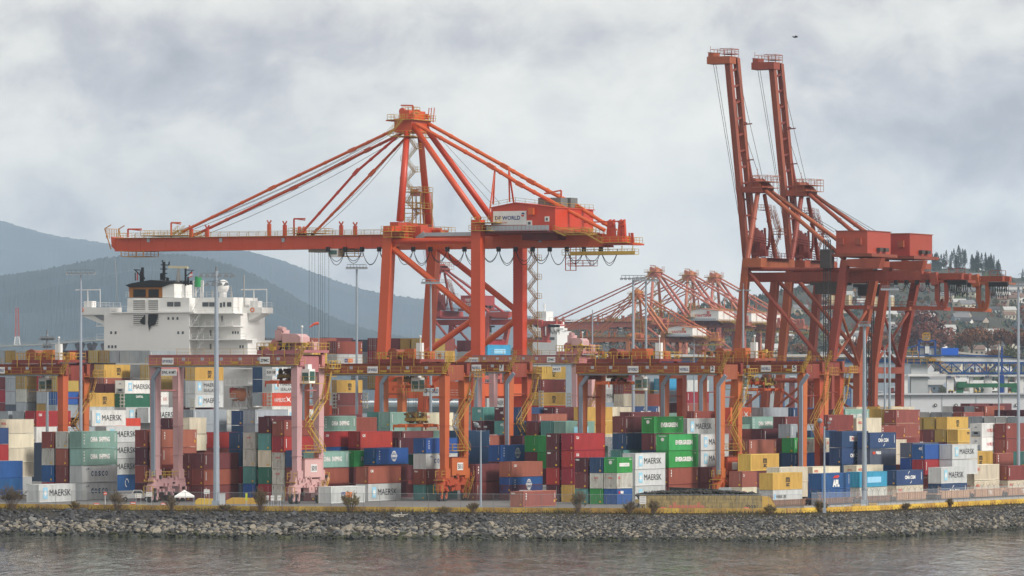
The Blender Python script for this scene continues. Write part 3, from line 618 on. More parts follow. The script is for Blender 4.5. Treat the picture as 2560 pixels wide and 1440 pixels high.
def crane_low(O, label, paint, house_paint, sign=None, name='quay_crane', grp=None, detail=True, rails=None):
    LP = loc_of((-28.5, 1202, 4.2)); R = empty(name, O, TH, label, 'crane', grp); P = paint; Y = YEL() if rails is None else rails
    L = lambda x, y, v=0: LP(x, y, v)
    W = 22.
    # legs
    def leg(x1, y1, x0, y0, v, w=2.1, d=2.3):
        mb = MB(); mb.bar(L(x0, y0, v), L(x1, y1, v), d, w, up=(0, 1, 0)); 
        for f in (.25, .5, .75): c = L(x0, y0, v).lerp(L(x1, y1, v), f); mb.bar(c-Vector((0, 0, .06)), c+Vector((0, 0, .06)), d+.12, w+.12, up=(0, 1, 0))
        mb.build('leg', [P], R)
    leg(975, 566, 944, 1180, 0); leg(1195, 550, 1195, 1180, 0, 2.25); leg(1087, 600, 1050, 1180, W); leg(1300, 612, 1301, 1180, W, 2.25)
    mb = MB()
    for v in (0, W):
        ys = sorted(L(x, 1180, v).y for x in ((945, 1195) if v == 0 else (1050, 1301)))
        mb.box(v-1.1, v+1.1, ys[0]-2, ys[1]+2, .3, 2.4)
        for y in ys:
            for k in range(-3, 4): mb.tube((v-.6, y+k*1.1, .5), (v+.6, y+k*1.1, .5), .5, 10)
    mb.build('sill_beam', [CREDD()], R)
    mb = MB(); mb.bar(L(942, 975, 0), L(1208, 975, 0), 1.6, 3.6); mb.build('portal_beam', [P], R)
    mb = MB(); mb.bar(L(1052, 976, W), L(1312, 976, W), 1.6, 3.4); mb.build('portal_beam', [P], R)
    mb = MB()
    ye, yl = L(1195, 560, 0).y, L(975, 580, 0).y
    mb.bar((0, ye, L(1195, 975, 0).z), (W, ye, L(1195, 975, 0).z), 1.5, 2.6); mb.build('cross_beam', [P], R); mb = MB(); mb.bar((0, yl-.3, L(1195, 575, 0).z+0), (W, yl-.3, L(1195, 575, 0).z+0), 2.2, 2.4); mb.build('cross_beam', [P], R)
    mb = MB(); mb.bar((0, ye, L(1195, 575, 0).z), (W, ye, L(1195, 575, 0).z), 2.2, 2.4); mb.build('cross_beam', [P], R)
    mb = MB()
    for q in (((985, 602), (1184, 602), 0, .62), ((984, 622), (1184, 786), 0, .68), ((1184, 798), (1062, 884), 0, .66), ((1062, 884), (952, 962), 0, .66), ((1098, 622), (1291, 776), W, .66), ((1291, 800), (1165, 893), W, .66), ((1165, 893), (1062, 965), W, .6), ((1096, 610), (1290, 612), W, .55)):
        mb = MB(); mb.tube(L(*q[0], q[2]), L(*q[1], q[2]), q[3], 10); mb.build('brace', [P], R, smooth=False)
    mb = MB(); mb.bar(L(1184, 768, 0), L(1184, 818, 0), 1.2, 1.6, up=(0, 1, 0)); mb.build('gusset', [P], R); mb = MB(); mb.bar(L(1291, 768, W), L(1291, 812, W), 1.2, 1.6, up=(0, 1, 0)); mb.build('gusset', [P], R)
    # mast and stays
    v0, v1 = 7.5, 14.5
    A0, A1 = L(1022, 305, v0), L(1048, 305, v1)
    for (x, y, v, xt, yt, vt) in ((1000, 552, 2, 1019, 318, v0), (1071, 560, 20, 1050, 328, v1)):
        mb = MB(); mb.tube(L(x, y, v), L(xt, yt, vt), .82, 12, r2=.66); mb.build('mast', [P], R, True)
    for (x, y, v, xt, yt, vt) in ((1197, 548, 1, 1032, 312, v0), (1262, 590, 21, 1066, 322, v1)):
        mb = MB(); mb.tube(L(xt, yt, vt), L(x, y, v), .62, 12, r2=.72); mb.build('back_leg', [P], R, True)
    def stay(pts, v0, v1, r, name='stay', k=5):
        mb = MB(); n = len(pts)-1
        for i in range(n):
            a = L(*pts[i], v0+(v1-v0)*i/n); b = L(*pts[i+1], v0+(v1-v0)*(i+1)/n); mb.tube(a, b, r, 8)
            if i: mb.bar(a-(b-a).normalized()*.9, a+(b-a).normalized()*.9, r*1.9, r*2.3)
            for f in (.33, .66): c = a.lerp(b, f); mb.tube(c-(b-a).normalized()*.3, c+(b-a).normalized()*.3, r*1.2, 8)
        mb.build(name, [P], R)
    stay([(1003, 316), (880, 375), (680, 470), (455, 580)], 8.5, 8.5, .33); stay([(1012, 330), (920, 375), (735, 469), (482, 590)], 13.5, 13.5, .33)
    stay([(1000, 336), (890, 430), (752, 585)], 8.5, 8.5, .3); stay([(1014, 345), (930, 432), (778, 590)], 13.5, 13.5, .3)
    stay([(1040, 310), (1228, 416), (1300, 461), (1408, 520), (1512, 576)], v0, v0, .42); stay([(1062, 304), (1262, 416), (1328, 454), (1450, 520), (1540, 576)], v1, v1, .42)
    mb = MB()
    for (x0, y0, x1, y1, v) in ((1237, 424, 1222, 548, 4), (1237, 424, 1233, 510, 10), (1272, 424, 1274, 505, 8), (1272, 424, 1284, 505, 14)): mb.tube(L(x0, y0, v0), L(x1, y1, v), .2, 6)
    mb.build('hanger', [P], R)
    # boom and fixed girder (twin girders joined)
    vg0, vg1 = 8.6, 13.4
    def girder(xa, xb, yt, yb, nm, tip=False):
        mb = MB(); a, b = L(xa, yt, 8.6), L(xb, yt, 8.6); c = L(xb, yb, 8.6); z1, z0 = a.z, c.z
        for v in (8.2, 12.6):
            mb.box(v, v+1.2, b.y, a.y, z0, z1); mb.box(v-.25, v+1.45, b.y, a.y, z0-.18, z0+.03); mb.box(v-.12, v+1.32, b.y, a.y, z1-.05, z1+.1)
            n = int((a.y-b.y)/3.2)
            for i in range(n+1): y = b.y+(a.y-b.y)*i/n; mb.box(v-.06, v, y-.06, y+.06, z0+.1, z1-.1)
        for i in range(8): y = b.y+(a.y-b.y)*i/7.; mb.box(9.4, 12.6, y-.3, y+.3, z0+.3, z1-.3)
        if tip: mb.prism([(8.2, a.y, z0+.1), (8.2, a.y, z1), (8.2, a.y+1.1, z1+.4), (8.2, a.y+.9, z0+.9)], (0, 0, 0), (5.6, 0, 0))
        mb.build(nm, [P], R); return a, b, z0, z1
    a, b, z0, z1 = girder(290, 966, 596, 618, 'boom', True)
    g0, g1, gz0, gz1 = girder(968, 1508, 592, 615, 'girder')
    # boom top: walkway, rails, catch posts, jibs
    mb = MB()
    for v in (7.3, 14.2): mb.box(v, v+.8, b.y, a.y-1, z1-.05, z1+.05); mb.rail((v if v < 9 else v+.8, b.y, z1), (v if v < 9 else v+.8, a.y-1, z1), 1.1, 2.4 if detail else 6, .08)
    mb.rail((8, a.y-1, z1), (14, a.y-1, z1)); yy = L(430, 590, 9).y; deck(mb, yy-5, yy+7, 7.2, 15, z1+.5)
    yy = L(760, 590, 9).y; deck(mb, yy-4, yy+3, 7.2, 15, z1+.6)
    for x in (430, 444): mb.stair(L(x, 590, 8), L(x+16, 575, 8), .7)
    mb.build('boom_walkway', [Y], R)
    mb = MB()
    for x, yt in ((478, 572), (518, 572), (673, 560), (712, 562), (853, 563), (888, 565)):
        for v in (8.4, 13.4):
            mb = MB(); p, q = L(x, 593, v), L(x, yt, v); mb.bar(p, q, .7, .7, up=(0, 1, 0)); 
            for e in (-.5, .5): mb.bar(q, q+Vector((0, e, .8)), .25, .25, up=(1, 0, 0))
            mb.build('catch_post', [P], R)
    for x, y, w in ((428, 557, 24), (735, 547, 28), (320, 573, 34)):
        mb = MB(); p = L(x, 593, 11); q = L(x, y, 11); mb.bar(p, q, .3, .3); e = L(x+w, y, 11); mb.bar(q, e, .3, .35); mb.bar(q, L(x+w, y+4, 11), .15, .15); mb.build('jib', [P], R)
    mb = MB()
    for x in (745, 757): mb.prism([L(x-4, 593, 10), L(x, 566, 10), L(x+4, 593, 10)], (0, 0, 0), (1.5, 0, 0))
    mb.build('stay_anchor', [P], R)
    for x in (371, 552, 708, 1105, 1350): 
        mb = MB(); p = L(x, 602, 8.1); mb.box(8.0, 8.12, p.y-.35, p.y+.35, p.z-.3, p.z+.6); mb.build('marker_plate', [STEEL()], R)
    # tip cage
    mb = MB(); p = L(283, 596, 9)
    for v in (8, 14): mb.bar((v, p.y, z0+.3), (v, p.y+1.6, z1+2.2), .2); mb.bar((v, p.y+1.6, z1+2.2), (v, p.y, z1+3), .18)
    mb.rail((8, p.y+1.2, z1), (14, p.y+1.2, z1), 2.2, .8, .1); q0, q1 = L(360, 624, 8).y, L(305, 624, 8).y
    deck(mb, q0, q1, 7.6, 14.4, z0-1.3); 
    for y in (q0, q1): mb.bar((7.6, y, z0-1.3), (7.6, y, z0), .15); mb.bar((14.4, y, z0-1.3), (14.4, y, z0), .15)
    mb.build('tip_platform', [mat('mixed_rail', (.5, .25, .05), .6, var=.3)], R)
    # apex head
    mb = MB(); ap = (A0+A1)/2; zt = ap.z
    mb.box(v0-.8, v1+.8, ap.y-1.6, ap.y+2.6, zt-2.4, zt+.6); mb.box(v0-.4, v1+.4, ap.y-.8, ap.y+1.6, zt+.6, zt+2.4)
    mb.box(v0-1, v1+1, ap.y-1.8, ap.y+4.6, zt+.1, zt+.35)
    for v in (v0, v1): mb.tube((v-.3, ap.y+1, zt+2.2), (v+.3, ap.y+1, zt+2.2), .75, 12); mb.tube((v-.3, ap.y-1.4, zt+1.3), (v+.3, ap.y-1.4, zt+1.3), .6, 12)
    mb.bar((ap.x, ap.y+.3, zt+2), (ap.x, ap.y+.3, zt+3.6), .3); mb.bar((ap.x, ap.y+.3, zt+3.6), (ap.x, ap.y+3.2, zt+3.7), .3)
    for e in (-1.6, -2.2, -2.9): mb.bar((v1, ap.y+e, zt), (v1, ap.y+e-.3, zt+3.2), .15)
    mb.build('mast_head', [P], R)
    mb = MB(); deck(mb, ap.y-2.6, ap.y+3.8, v0-1.8, v1+1.8, zt+.4); deck(mb, ap.y-1.8, ap.y+3.2, v0-2, v1+2, zt-3.2); mb.stair((v0-2.2, ap.y+3.4, zt-3.1), (v0-2.2, ap.y-.4, zt+.5))
    deck(mb, ap.y-1.2, ap.y+1.6, v0+1, v0+4, zt+2.1)
    mb.build('mast_platform', [Y], R)
    # stairs
    mb = MB(); zig(mb, LP, [(1022, 345), (1040, 372), (1016, 402), (1036, 430), (1014, 455), (1033, 482)], 9, 9); zig(mb, LP, [(1033, 482), (1018, 506), (1044, 532), (1026, 556)], 10, 10)
    c = L(1026, 500, 10)
    mb.build('stairway', [Y], R)
    mb = MB(); cA, cB = L(1014, 480, 8), L(1054, 560, 8)
    for v in (7.5, 13):
        for y in (cA.y, (cA.y+cB.y)/2, cB.y): mb.bar((v, y, cB.z), (v, y, cA.z), .2)
        for k in range(4): z = cB.z+(cA.z-cB.z)*k/3.; mb.bar((v, cA.y, z), (v, cB.y, z), .16)
    deck(mb, cA.y, cB.y, 7.2, 13.4, cA.z); deck(mb, cA.y, cB.y, 7.2, 13.4, (cA.z+cB.z)/2)
    mb.build('stair_tower', [Y], R)
    mb = MB()
    for (x0, x1, yt, yb) in ((953, 1006, 556, 578), (1052, 1102, 562, 580), (1178, 1240, 545, 556), (1172, 1222, 562, 576), (958, 1000, 574, 592)):
        for v in ((-2, 4) if x0 != 1052 else (17, 24),): p, q = L(x0, yb, v[0]), L(x1, yb, v[0]); deck(mb, q.y, p.y, v[0], v[1], p.z)
    mb.build('leg_platform', [Y], R)
    mb = MB(); mb.box(-1.4, 3, L(1052, 575, 0).y, L(975, 575, 0).y, L(975, 596, 0).z, L(975, 566, 0).z) if 0 else None
    for (x0, x1, yt, yb, v) in ((1012, 1052, 566, 592, 6), (1060, 1100, 575, 592, 17)): p, q = L(x0, yb, v), L(x1, yt, v); mb.box(v, v+4, q.y, p.y, p.z, q.z)
    mb.bar(L(985, 570, 3), L(1060, 575, 18), 2, 2.6); mb.build('hinge_block', [P], R)
    if detail:
        mb = MB(); p, q = L(1062, 591, 5), L(1178, 580, 5); mb.box(5, 5.15, q.y, p.y, p.z, q.z); mb.bar(L(1042, 598, 5), p+Vector((0, 0, .6)), .15, 1.2); mb.build('cable_tray', [STEEL()], R)
    # machinery house
    hz0, hz1 = L(1228, 578, 1).z, L(1228, 520, 1).z; yl_, yr = L(1228, 570, 1).y, L(1388, 570, 1).y; ym = L(1290, 520, 1).y; HW = 19.; zp = L(1290, 507, 1).z
    mb = MB(); zr = L(1388, 519, 1).z
    mb.prism([(1, yl_, hz0), (1, yl_, hz1), (1, ym, zp), (1, yr, zr), (1, yr, hz0+.0)], (0, 0, 0), (HW, 0, 0)); H = mb.build('machinery_house', [house_paint], R)
    mb = MB(); mb.box(.2, HW+1.8, yr-1.2, yl_+1, hz0-.5, hz0-.02); mb.box(4, HW-2, yr+1, L(1290, 570, 1).y, hz0-1.9, hz0-.5); mb.build('house_base', [CREDD()], R)
    mb = MB(); mb.prism([(.7, yl_+.3, hz1-.05), (.7, ym, zp-.05), (.7, yr-.3, zr-.05), (.7, yr-.3, zr+.12), (.7, ym, zp+.12), (.7, yl_+.3, hz1+.12)], (0, 0, 0), (HW+.6, 0, 0)); mb.build('roof', [P], H)
    mb = MB(); mb.box(.2, .98, L(1337, 540, 1).y, L(1324, 540, 1).y, L(1330, 537, 1).z, L(1330, 520, 1).z); mb.build('vent_box', [P], H)
    if detail:
        for (x0, y0, x1, y1) in ((1317, 551, 1330, 564), (1362, 541, 1373, 554)):
            mb = MB(); p, q = L(x0, y1, .95), L(x1, y0, .95); mb.box(.9, .99, q.y, p.y, p.z, q.z); o = mb.build('window_frame', [WHITE()], H)
            m2 = MB(); m2.box(.86, .9, q.y+.3, p.y-.3, p.z+.2, q.z-.3); m2.build('window_pane', [GLASS()], H)
    if sign == 'dp':
        mb = MB(); p, q = L(1233, 563, .9), L(1316, 527, .9); mb.box(.86, .99, q.y, p.y, p.z, q.z); SG = mb.build('sign', [WHITE()], R)
        mb = MB(); wd = p.y-q.y; ht = q.z-p.z
        put_text(mb, 'DP WORLD', (.84, p.y-wd*.06, p.z+ht*.36), (0, -1, 0), (0, 0, 1), wd*.76, ht*.3, 0, .03); put_text(mb, 'Vancouver', (.84, p.y-wd*.07, p.z+ht*.11), (0, -1, 0), (0, 0, 1), wd*.37, ht*.17, 1, .0)
        put_poly(mb, ring(0, 0, 0, ht*.13, 1, 1, 0, pi)[:15], (.84, p.y-wd*.9, p.z+ht*.75), (0, -1, 0), (0, 0, 1), 0); put_poly(mb, ring(0, 0, 0, ht*.13, 1, 1, pi, 2*pi-.01)[:15], (.84, p.y-wd*.89, p.z+ht*.71), (0, -1, 0), (0, 0, 1), 1)
        mb.build('lettering', [ink('n'), ink('r')], SG)
    elif sign:
        mb = MB(); p, q = L(1250, 556, .9), L(1345, 538, .9); put_text(mb, sign, (.96, p.y, p.z), (0, -1, 0), (0, 0, 1), p.y-q.y, (q.z-p.z), 0, .03); mb.build('lettering', [ink('r')], H)
    mb = MB(); p = L(1228, 578, 0)
    mb.box(-.4, 1, L(1370, 578, 0).y, yl_, hz0-.05, hz0+.02); 
    for i in range(16): y = yl_+(L(1370, 578, 0).y-yl_)*i/15.; mb.box(-.45, -.38, y-.42, y+.42, hz0+.1, hz0+1.1)
    mb.build('walkway_panels', [STEEL()], R)
    mb = MB(); yq = L(1480, 570, 0).y
    deck(mb, yr-1, yr-7, -.5, HW, hz0-.6); mb.rail((.7, yl_, hz1), (.7, ym, zp)); mb.rail((.7, ym, zp), (.7, yr, zr)); mb.rail((.7, yr, zr), (HW+1, yr, zr)); 
    mb.stair((-.8, yr-.5, hz0), (-.8, L(1418, 592, 0).y, L(1418, 590, 0).z)); mb.stair((-.8, L(1470, 590, 0).y, L(1470, 585, 0).z), (-.8, L(1510, 612, 0).y, L(1510, 608, 0).z)); deck(mb, L(1475, 585, 0).y, L(1418, 585, 0).y, -.8, 3, L(1440, 586, 0).z)
    mb.build('house_railing', [Y], R)
    if detail:
        mb = MB()
        for x0, x1, v in ((1345, 1386, 8), (1386, 1402, 8), (1403, 1427, 12)): p, q = L(x0, 508, v), L(x1, 494, v); mb.box(v, v+3.4, q.y, p.y, zr+.2, q.z)
        mb.build('roof_cooler', [mat('cooler_grey', (.16, .17, .17), .5)], R)
    mb = MB(); p = L(1403, 512, 9); q = L(1403, 476, 9); mb.bar(p, q, .3); mb.bar(q, L(1361, 484, 9), .3); mb.bar(q+Vector((0, 0, -.8)), L(1361, 484, 9), .2); mb.build('roof_jib', [P], R)
    # rear end: sheave frames and decks
    mb = MB()
    for x in (1522, 1531, 1549, 1557):
        for v in (8.5, 13): mb.prism([L(x-6, 592, v), L(x-3, 552, v), L(x+3, 548, v), L(x+6, 592, v)], (0, 0, 0), (.8, 0, 0))
    for x in (1526, 1553):
        for v in (8, 12.5): mb.tube(L(x, 558, v), L(x, 558, v)+VX(.5), .6, 12); mb.bar(L(x-8, 556, v), L(x+8, 553, v), .25)
    mb.box(8.2, 13.8, L(1560, 600, 9).y, L(1508, 600, 9).y, L(1508, 612, 9).z, L(1508, 590, 9).z); mb.bar(L(1460, 556, 8), L(1556, 553, 8), .3)
    for x in (1575, 1580, 1584): mb.bar(L(x, 612, 9), L(x-2, 582, 9), .25); mb.bar(L(x, 612, 13), L(x-2, 588, 13), .25)
    mb.box(8.2, 14, L(1586, 612, 9).y, L(1560, 612, 9).y, L(1586, 612, 9).z, L(1586, 608, 9).z)
    mb.build('rear_sheave_frame', [P], R)
    mb = MB(); deck(mb, L(1572, 606, 8).y, L(1510, 606, 8).y, 6.8, 15, L(1510, 606, 8).z); deck(mb, L(1587, 638, 7).y, L(1405, 638, 7).y, 7, 9, L(1405, 637, 7).z); 
    p, q = L(1425, 637, 7), L(1587, 627, 7); mb.box(6.95, 7.0, q.y, p.y, p.z, q.z)
    for x in (1415, 1450, 1485, 1520, 1555, 1582): mb.bar(L(x, 637, 8), L(x, 614, 8), .15)
    mb.build('rear_platform', [Y], R)
    mb = MB(); 
    for x in (1414, 1426, 1440):
        for v in (8, 12): mb.bar(L(x, 618, v), L(x, 676, v), .16)
    for y in (645, 660, 676):
        for v in (8, 12): mb.bar(L(1414, y, v), L(1440, y, v), .14)
        mb.bar(L(1414, y, 8), L(1414, y, 12), .14); mb.bar(L(1440, y, 8), L(1440, y, 12), .14)
    p, q = L(1420, 664, 8), L(1474, 664, 8); deck(mb, q.y, p.y, 8, 12, p.z)
    mb.build('hanging_cage', [P], R)
    # trolley
    T = MB(); p, q = L(772, 620, 9), L(886, 618, 9); T.box(8.8, 13.2, q.y, p.y, z0-.9, z0-.25); 
    for y in (p.y-1, q.y+1):
        for v in (9, 12.4): T.tube((v, y, z0-.2), (v+.6, y, z0-.2), .5, 10)
    TO = T.build('trolley', [mat('trolley_grey', (.2, .18, .15), .6, var=.3)], R)
    mb = MB(); p, q = L(820, 642, 8), L(846, 621, 8); mb.box(8, 11, q.y, p.y, p.z, q.z); mb.build('operator_cab', [WHITE()], TO)
    mb = MB(); mb.box(7.95, 8, q.y+.4, p.y-.2, p.z+.5, q.z-.4); mb.box(8.2, 10.8, p.y-.02, p.y+.04, p.z+.4, q.z-.4); mb.build('cab_window', [mat('green_glass', (.05, .12, .10), .15)], TO)
    mb = MB(); p, q = L(846, 640, 8), L(886, 640, 8); deck(mb, q.y, p.y, 8, 12, p.z); mb.build('trolley_platform', [mat('mixed_rail', (.5, .25, .05), .6, var=.3)], TO)
    mb = MB()
    for x, v in ((773, 9), (780, 12), (787, 9), (796, 10), (801, 12), (806, 9), (812, 12), (822, 10)): mb.tube(L(x, 620, v), L(x, 900, v), .035 if detail else .06, 4)
    mb.build('hoist_cable', [DGR()], R)
    mb = MB(); festoon(mb, LP, 820, 1545, 17, 7.6, 622, 42, .07); mb.build('festoon_cable', [BLACK()], R)
    if detail:
        mb = MB()
        for (x, y, v, x2, y2, v2) in ((1003, 314, 10, 430, 583, 10), (1003, 317, 12, 432, 584, 12), (1000, 322, 10, 450, 586, 11), (1000, 330, 12, 470, 590, 12), (1006, 340, 10, 500, 592, 9), (1010, 345, 9, 770, 588, 9), (1014, 350, 12, 782, 590, 12)):
            P0, P1 = L(x, y, v), L(x2, y2, v2); mb.path([P0.lerp(P1, t)-Vector((0, 0, 5.0*t*(1-t)*1.1)) for t in [k/8 for k in range(9)]], .05, 4)
        for (x, y, x2, y2) in ((1085, 345, 1225, 505), (1100, 345, 1250, 508)): mb.path([L(x, y, 11), L(x2, y2, 11)], .04, 4)
        mb.build('sheave_cable', [DGR()], R)
        mb = MB(); pts = []
        y = 626; k = 0
        P_ = [(1322 + (18 if i % 2 else 0), 626+24*i) for i in range(14)]
        zig(mb, LP, P_, W+1.5, W); 
        for x in (1317, 1344): mb.bar(L(x, 620, W+1.5), L(x, 960, W+1.5), .12)
        mb.build('leg_stairway', [Y], R)
        p, q = L(1058, 990, -.9), L(1100, 968, -.9)
        mb = MB(); mb.box(-.95, -.85, q.y, p.y, p.z, q.z); SG = mb.build('sign', [WHITE()], R); mb = MB(); put_text(mb, 'DP WORLD', (-.98, p.y-.4, p.z+.6), (0, -1, 0), (0, 0, 1), p.y-q.y-.8, .9, 0, .03); mb.build('lettering', [ink('n')], SG)
        mb = MB(); p = L(1170, 987, -.95); put_text(mb, '2', (-.95, p.y, p.z), (0, -1, 0), (0, 0, 1), None, 1.3, 0, .02)
        for i, s_ in enumerate(('A. Union Operator', 'B. Union Operator', 'C. Union Operator')): p = L(1120, 977+6*i, -.95); put_text(mb, s_, (-.95, p.y, p.z), (0, -1, 0), (0, 0, 1), 3.6, .28, 0, .0)
        mb.build('leg_marking', [ink('w')], R)
    return R
MC = crane_low((-28.5, 1202, 4.2), 'big bright red quay crane with lowered boom and white sign on its house', CRED(), CRED(), 'dp')
# ---- crane with a raised boom
def crane_up(O, label, P, hp, shift=0., grp=None, text=None, Y=None):
    LP = loc_of((48.6, 1200, 4.2)); R = empty('quay_crane', O, TH, label, 'crane', grp); L = lambda x, y, v=0: LP(x, y, v); W = 16.; Y = Y or P
    def leg(pts, v, w, d):
        mb = MB()
        for (x0, y0), (x1, y1) in zip(pts, pts[1:]): mb.bar(L(x1, y1, v), L(x0, y0, v), d, w, up=(0, 1, 0))
        for i in range(1, 6):
            c = L(*pts[0], v).lerp(L(*pts[1], v), i/6.); e = (L(*pts[1], v)-L(*pts[0], v)).normalized()*.06; mb.bar(c-e, c+e, d+.12, w+.12, up=(0, 1, 0))
        mb.build('leg', [P], R)
    leg([(1868, 648), (1845, 882), (1822, 1180)], 0, 1.55, 1.7); leg([(2114, 650), (2076, 917), (2072, 1180)], 0, 1.6, 1.8)
    leg([(1939, 690), (1920, 907), (1900, 1180)], W, 1.5, 1.7); leg([(2187, 690), (2145, 905), (2142, 1180)], W, 1.5, 1.7)
    mb = MB(); p, q = L(1857, 668, -1.2), L(1902, 645, -1.2); mb.box(-1.2, W+1.2, q.y, p.y, q.z-2.0, q.z); mb.build('front_cross_beam', [P], R)
    mb = MB(); p, q = L(2120, 672, -1.2), L(2204, 646, -1.2)
    mb.prism([L(2116, 648, -1.2), L(2204, 645, -1.2), L(2196, 672, -1.2), L(2124, 668, -1.2)], (0, 0, 0), (2.2, 0, 0)); y_ = L(2114, 655, 0).y; mb.box(-1, W+1, y_-3.2, y_+.4, L(2114, 665, 0).z, L(2114, 650, 0).z); mb.build('rear_cross_beam', [P], R)
    # girder
    mb = MB(); a, b = L(1884, 682, 7), L(2312, 682, 7); z1, z0 = a.z, L(1884, 703, 7).z
    for v in (5.2, 9.4):
        mb.box(v, v+1.2, b.y, a.y, z0, z1); mb.box(v-.3, v+1.5, b.y, a.y, z0-.15, z0+.02)
        for i in range(16): y = b.y+(a.y-b.y)*i/15; mb.box(v-.05, v, y-.05, y+.05, z0, z1)
        mb.box(v, v+1.2, L(2412, 690, 7).y, b.y, z0+.1, z1-.7); mb.box(v-.3, v+1.5, L(2412, 690, 7).y, b.y, z0-.02, z0+.12)
    for i in range(9): y = b.y+(a.y-b.y)*i/8; mb.box(6.4, 9.4, y-.3, y+.3, z0+.3, z1-.2)
    mb.build('girder', [P], R)
    TB = lambda a, b, r, n=10: MB().tube(a, b, r, n).build('brace', [P], R); TB(L(1876, 673, 0), L(2104, 674, 0), .42); TB(L(1948, 673, W), L(2182, 674, W), .42)
    for q in (((1872, 680), (2058, 905), 0, .46), ((1944, 700), (2142, 912), W, .46), ((1862, 951), (2072, 951), 0, .5), ((1915, 951), (2142, 951), W, .5), ((1845, 1028), (1930, 958), 0, .3), ((1930, 958), (2030, 1032), 0, .3), ((1925, 1028), (2010, 958), W, .3), ((2010, 958), (2110, 1032), W, .3)): TB(L(*q[0], q[2]), L(*q[1], q[2]), q[3])
    yA, yB = L(2076, 917, 0).y, L(2110, 680, 0).y
    zA, zB = L(2076, 917, 0).z, L(2098, 770, 0).z; yB = L(2098, 770, 0).y
    TB((0, yA, zA), (W, yB, zB), .32); TB((W, yA, zA), (0, yB, zB), .32); TB((0, yA, 20-4), (W, yA, 5), .3); TB((W, yA, 16), (0, yA, 5), .3); mb = MB()
    mb.bar((0, yA, L(2076, 925, 0).z), (W, yA, L(2076, 925, 0).z), 1.2, 1.4); mb.build('portal_beam', [P], R); mb = MB(); mb.bar((0, L(1845, 925, 0).y, L(2076, 925, 0).z), (W, L(1845, 925, 0).y, L(2076, 925, 0).z), 1.2, 1.2)
    mb.build('portal_beam', [P], R)
    mb = MB()
    for v in (0, W): ys = sorted(L(x, 1180, v).y for x in ((1822, 2072) if v == 0 else (1900, 2142))); mb.box(v-.9, v+.9, ys[0]-2, ys[1]+2, .6, 2.4)
    mb.build('sill_beam', [CREDD()], R)
    # A frame
    vt0, vt1 = 6, 10
    for (x0, y0, v0, x1, y1, v1, nm, r) in ((1868, 648, 0, 1895, 478, vt0, 'mast', .6), (1940, 652, W, 1911, 486, vt1, 'mast', .5), (2112, 648, 0, 1910, 474, vt0, 'back_leg', .5), (2188, 668, W, 1927, 478, vt1, 'back_leg', .5)):
        mb = MB(); mb.tube(L(x0, y0, v0), L(x1, y1, v1), r, 12, r2=r*.85)
        for f in (.3, .6): c = L(x0, y0, v0).lerp(L(x1, y1, v1), f); d = (L(x1, y1, v1)-L(x0, y0, v0)).normalized()*.12; mb.tube(c-d, c+d, r*1.15, 12)
        mb.build(nm, [P], R, False)
    mb = MB(); c = L(1903, 474, 8); mb.box(4.8, 11.2, c.y-1.6, c.y+3.2, c.z-.7, c.z+.6); mb.prism([(5, c.y+2.2, c.z+.6), (5, c.y+.8, c.z+2.4), (5, c.y-.8, c.z+1.4), (5, c.y-1.6, c.z+.6)], (0, 0, 0), (6, 0, 0))
    for v in (5.4, 10): mb.tube((v, c.y+.8, c.z+1.6), (v+.6, c.y+.8, c.z+1.6), .9, 12)
    mb.build('mast_head', [P], R)
    mb = MB(); deck(mb, c.y-3, c.y+1.2, 4.5, 11.5, c.z+1.7); deck(mb, c.y-3, c.y+.5, 4.5, 11.5, c.z+.4, h=2.6)
    mb.bar((6, c.y, c.z+2), (6, c.y, c.z+4.5), .08); mb.build('mast_platform', [mat('rail_red', (.36, .12, .07), .6)], R)
    mb = MB(); x0 = 1918
    for i in range(3): mb.stair(L(1924+i*10 if i < 2 else 1946, 524+26*i, 13), L(1932+i*9, 548+26*i, 13), .8)
    mb.stair(L(1935, 525, 13), L(1952, 580, 13), .8); deck(mb, L(1962, 582, 13).y, L(1930, 582, 13).y, 12, 14, L(1950, 585, 13).z); mb.stair(L(1950, 585, 13), L(1938, 620, 13), .8); mb.stair(L(1938, 620, 13), L(1948, 648, 13), .8)
    deck(mb, L(1925, 525, 13).y, L(1905, 525, 13).y, 11, 14, L(1910, 525, 13).z)
    mb.build('mast_stairway', [mat('rail_red', (.36, .12, .07), .6)], R)
    # raised boom: two girders
    def boomg(v, x0, y0, x1, y1, w, d):
        mb = MB(); p, q = L(x0, y0, v), L(x1, y1, v); mb.bar(p, q, d, w, up=(0, 1, 0)); e = (q-p).normalized(); n = Vector((0, -e.z, e.y))
        for s_ in (-1, 1): mb.bar(p+n*s_*(w/2-.06), q+n*s_*(w/2-.06), d+.4, .14, up=(0, 1, 0))
        for i in range(14): c = p.lerp(q, i/13.); mb.bar(c-e*.05, c+e*.05, d+.14, w+.05, up=(0, 1, 0))
        return mb.build('boom_girder', [mat('boom_red_shaded', (.25, .058, .035), .6, var=.3, rust=.25, scale=.4, rcol=(.10, .03, .02)) if text is None else P], R)  # crane red darkened, shade of the near side put into the paint
    B1 = boomg(5.6, 1866, 645, 1821, 157, 1.2, 1.1); B2 = boomg(10.4, 1888, 648, 1841, 146, 1.05, 1.1)
    mb = MB(); p = L(1867, 640, 5.6); q = L(1823, 160, 5.6)
    for i in range(12):
        f = (i+.5)/12; c = L(1867, 640, 5.6).lerp(L(1823, 160, 5.6), f); d = L(1889, 640, 10.4).lerp(L(1842, 150, 10.4), f); mb.bar(c, d, .4, .4)
    mb.build('boom_cross_tie', [CREDD()], R)
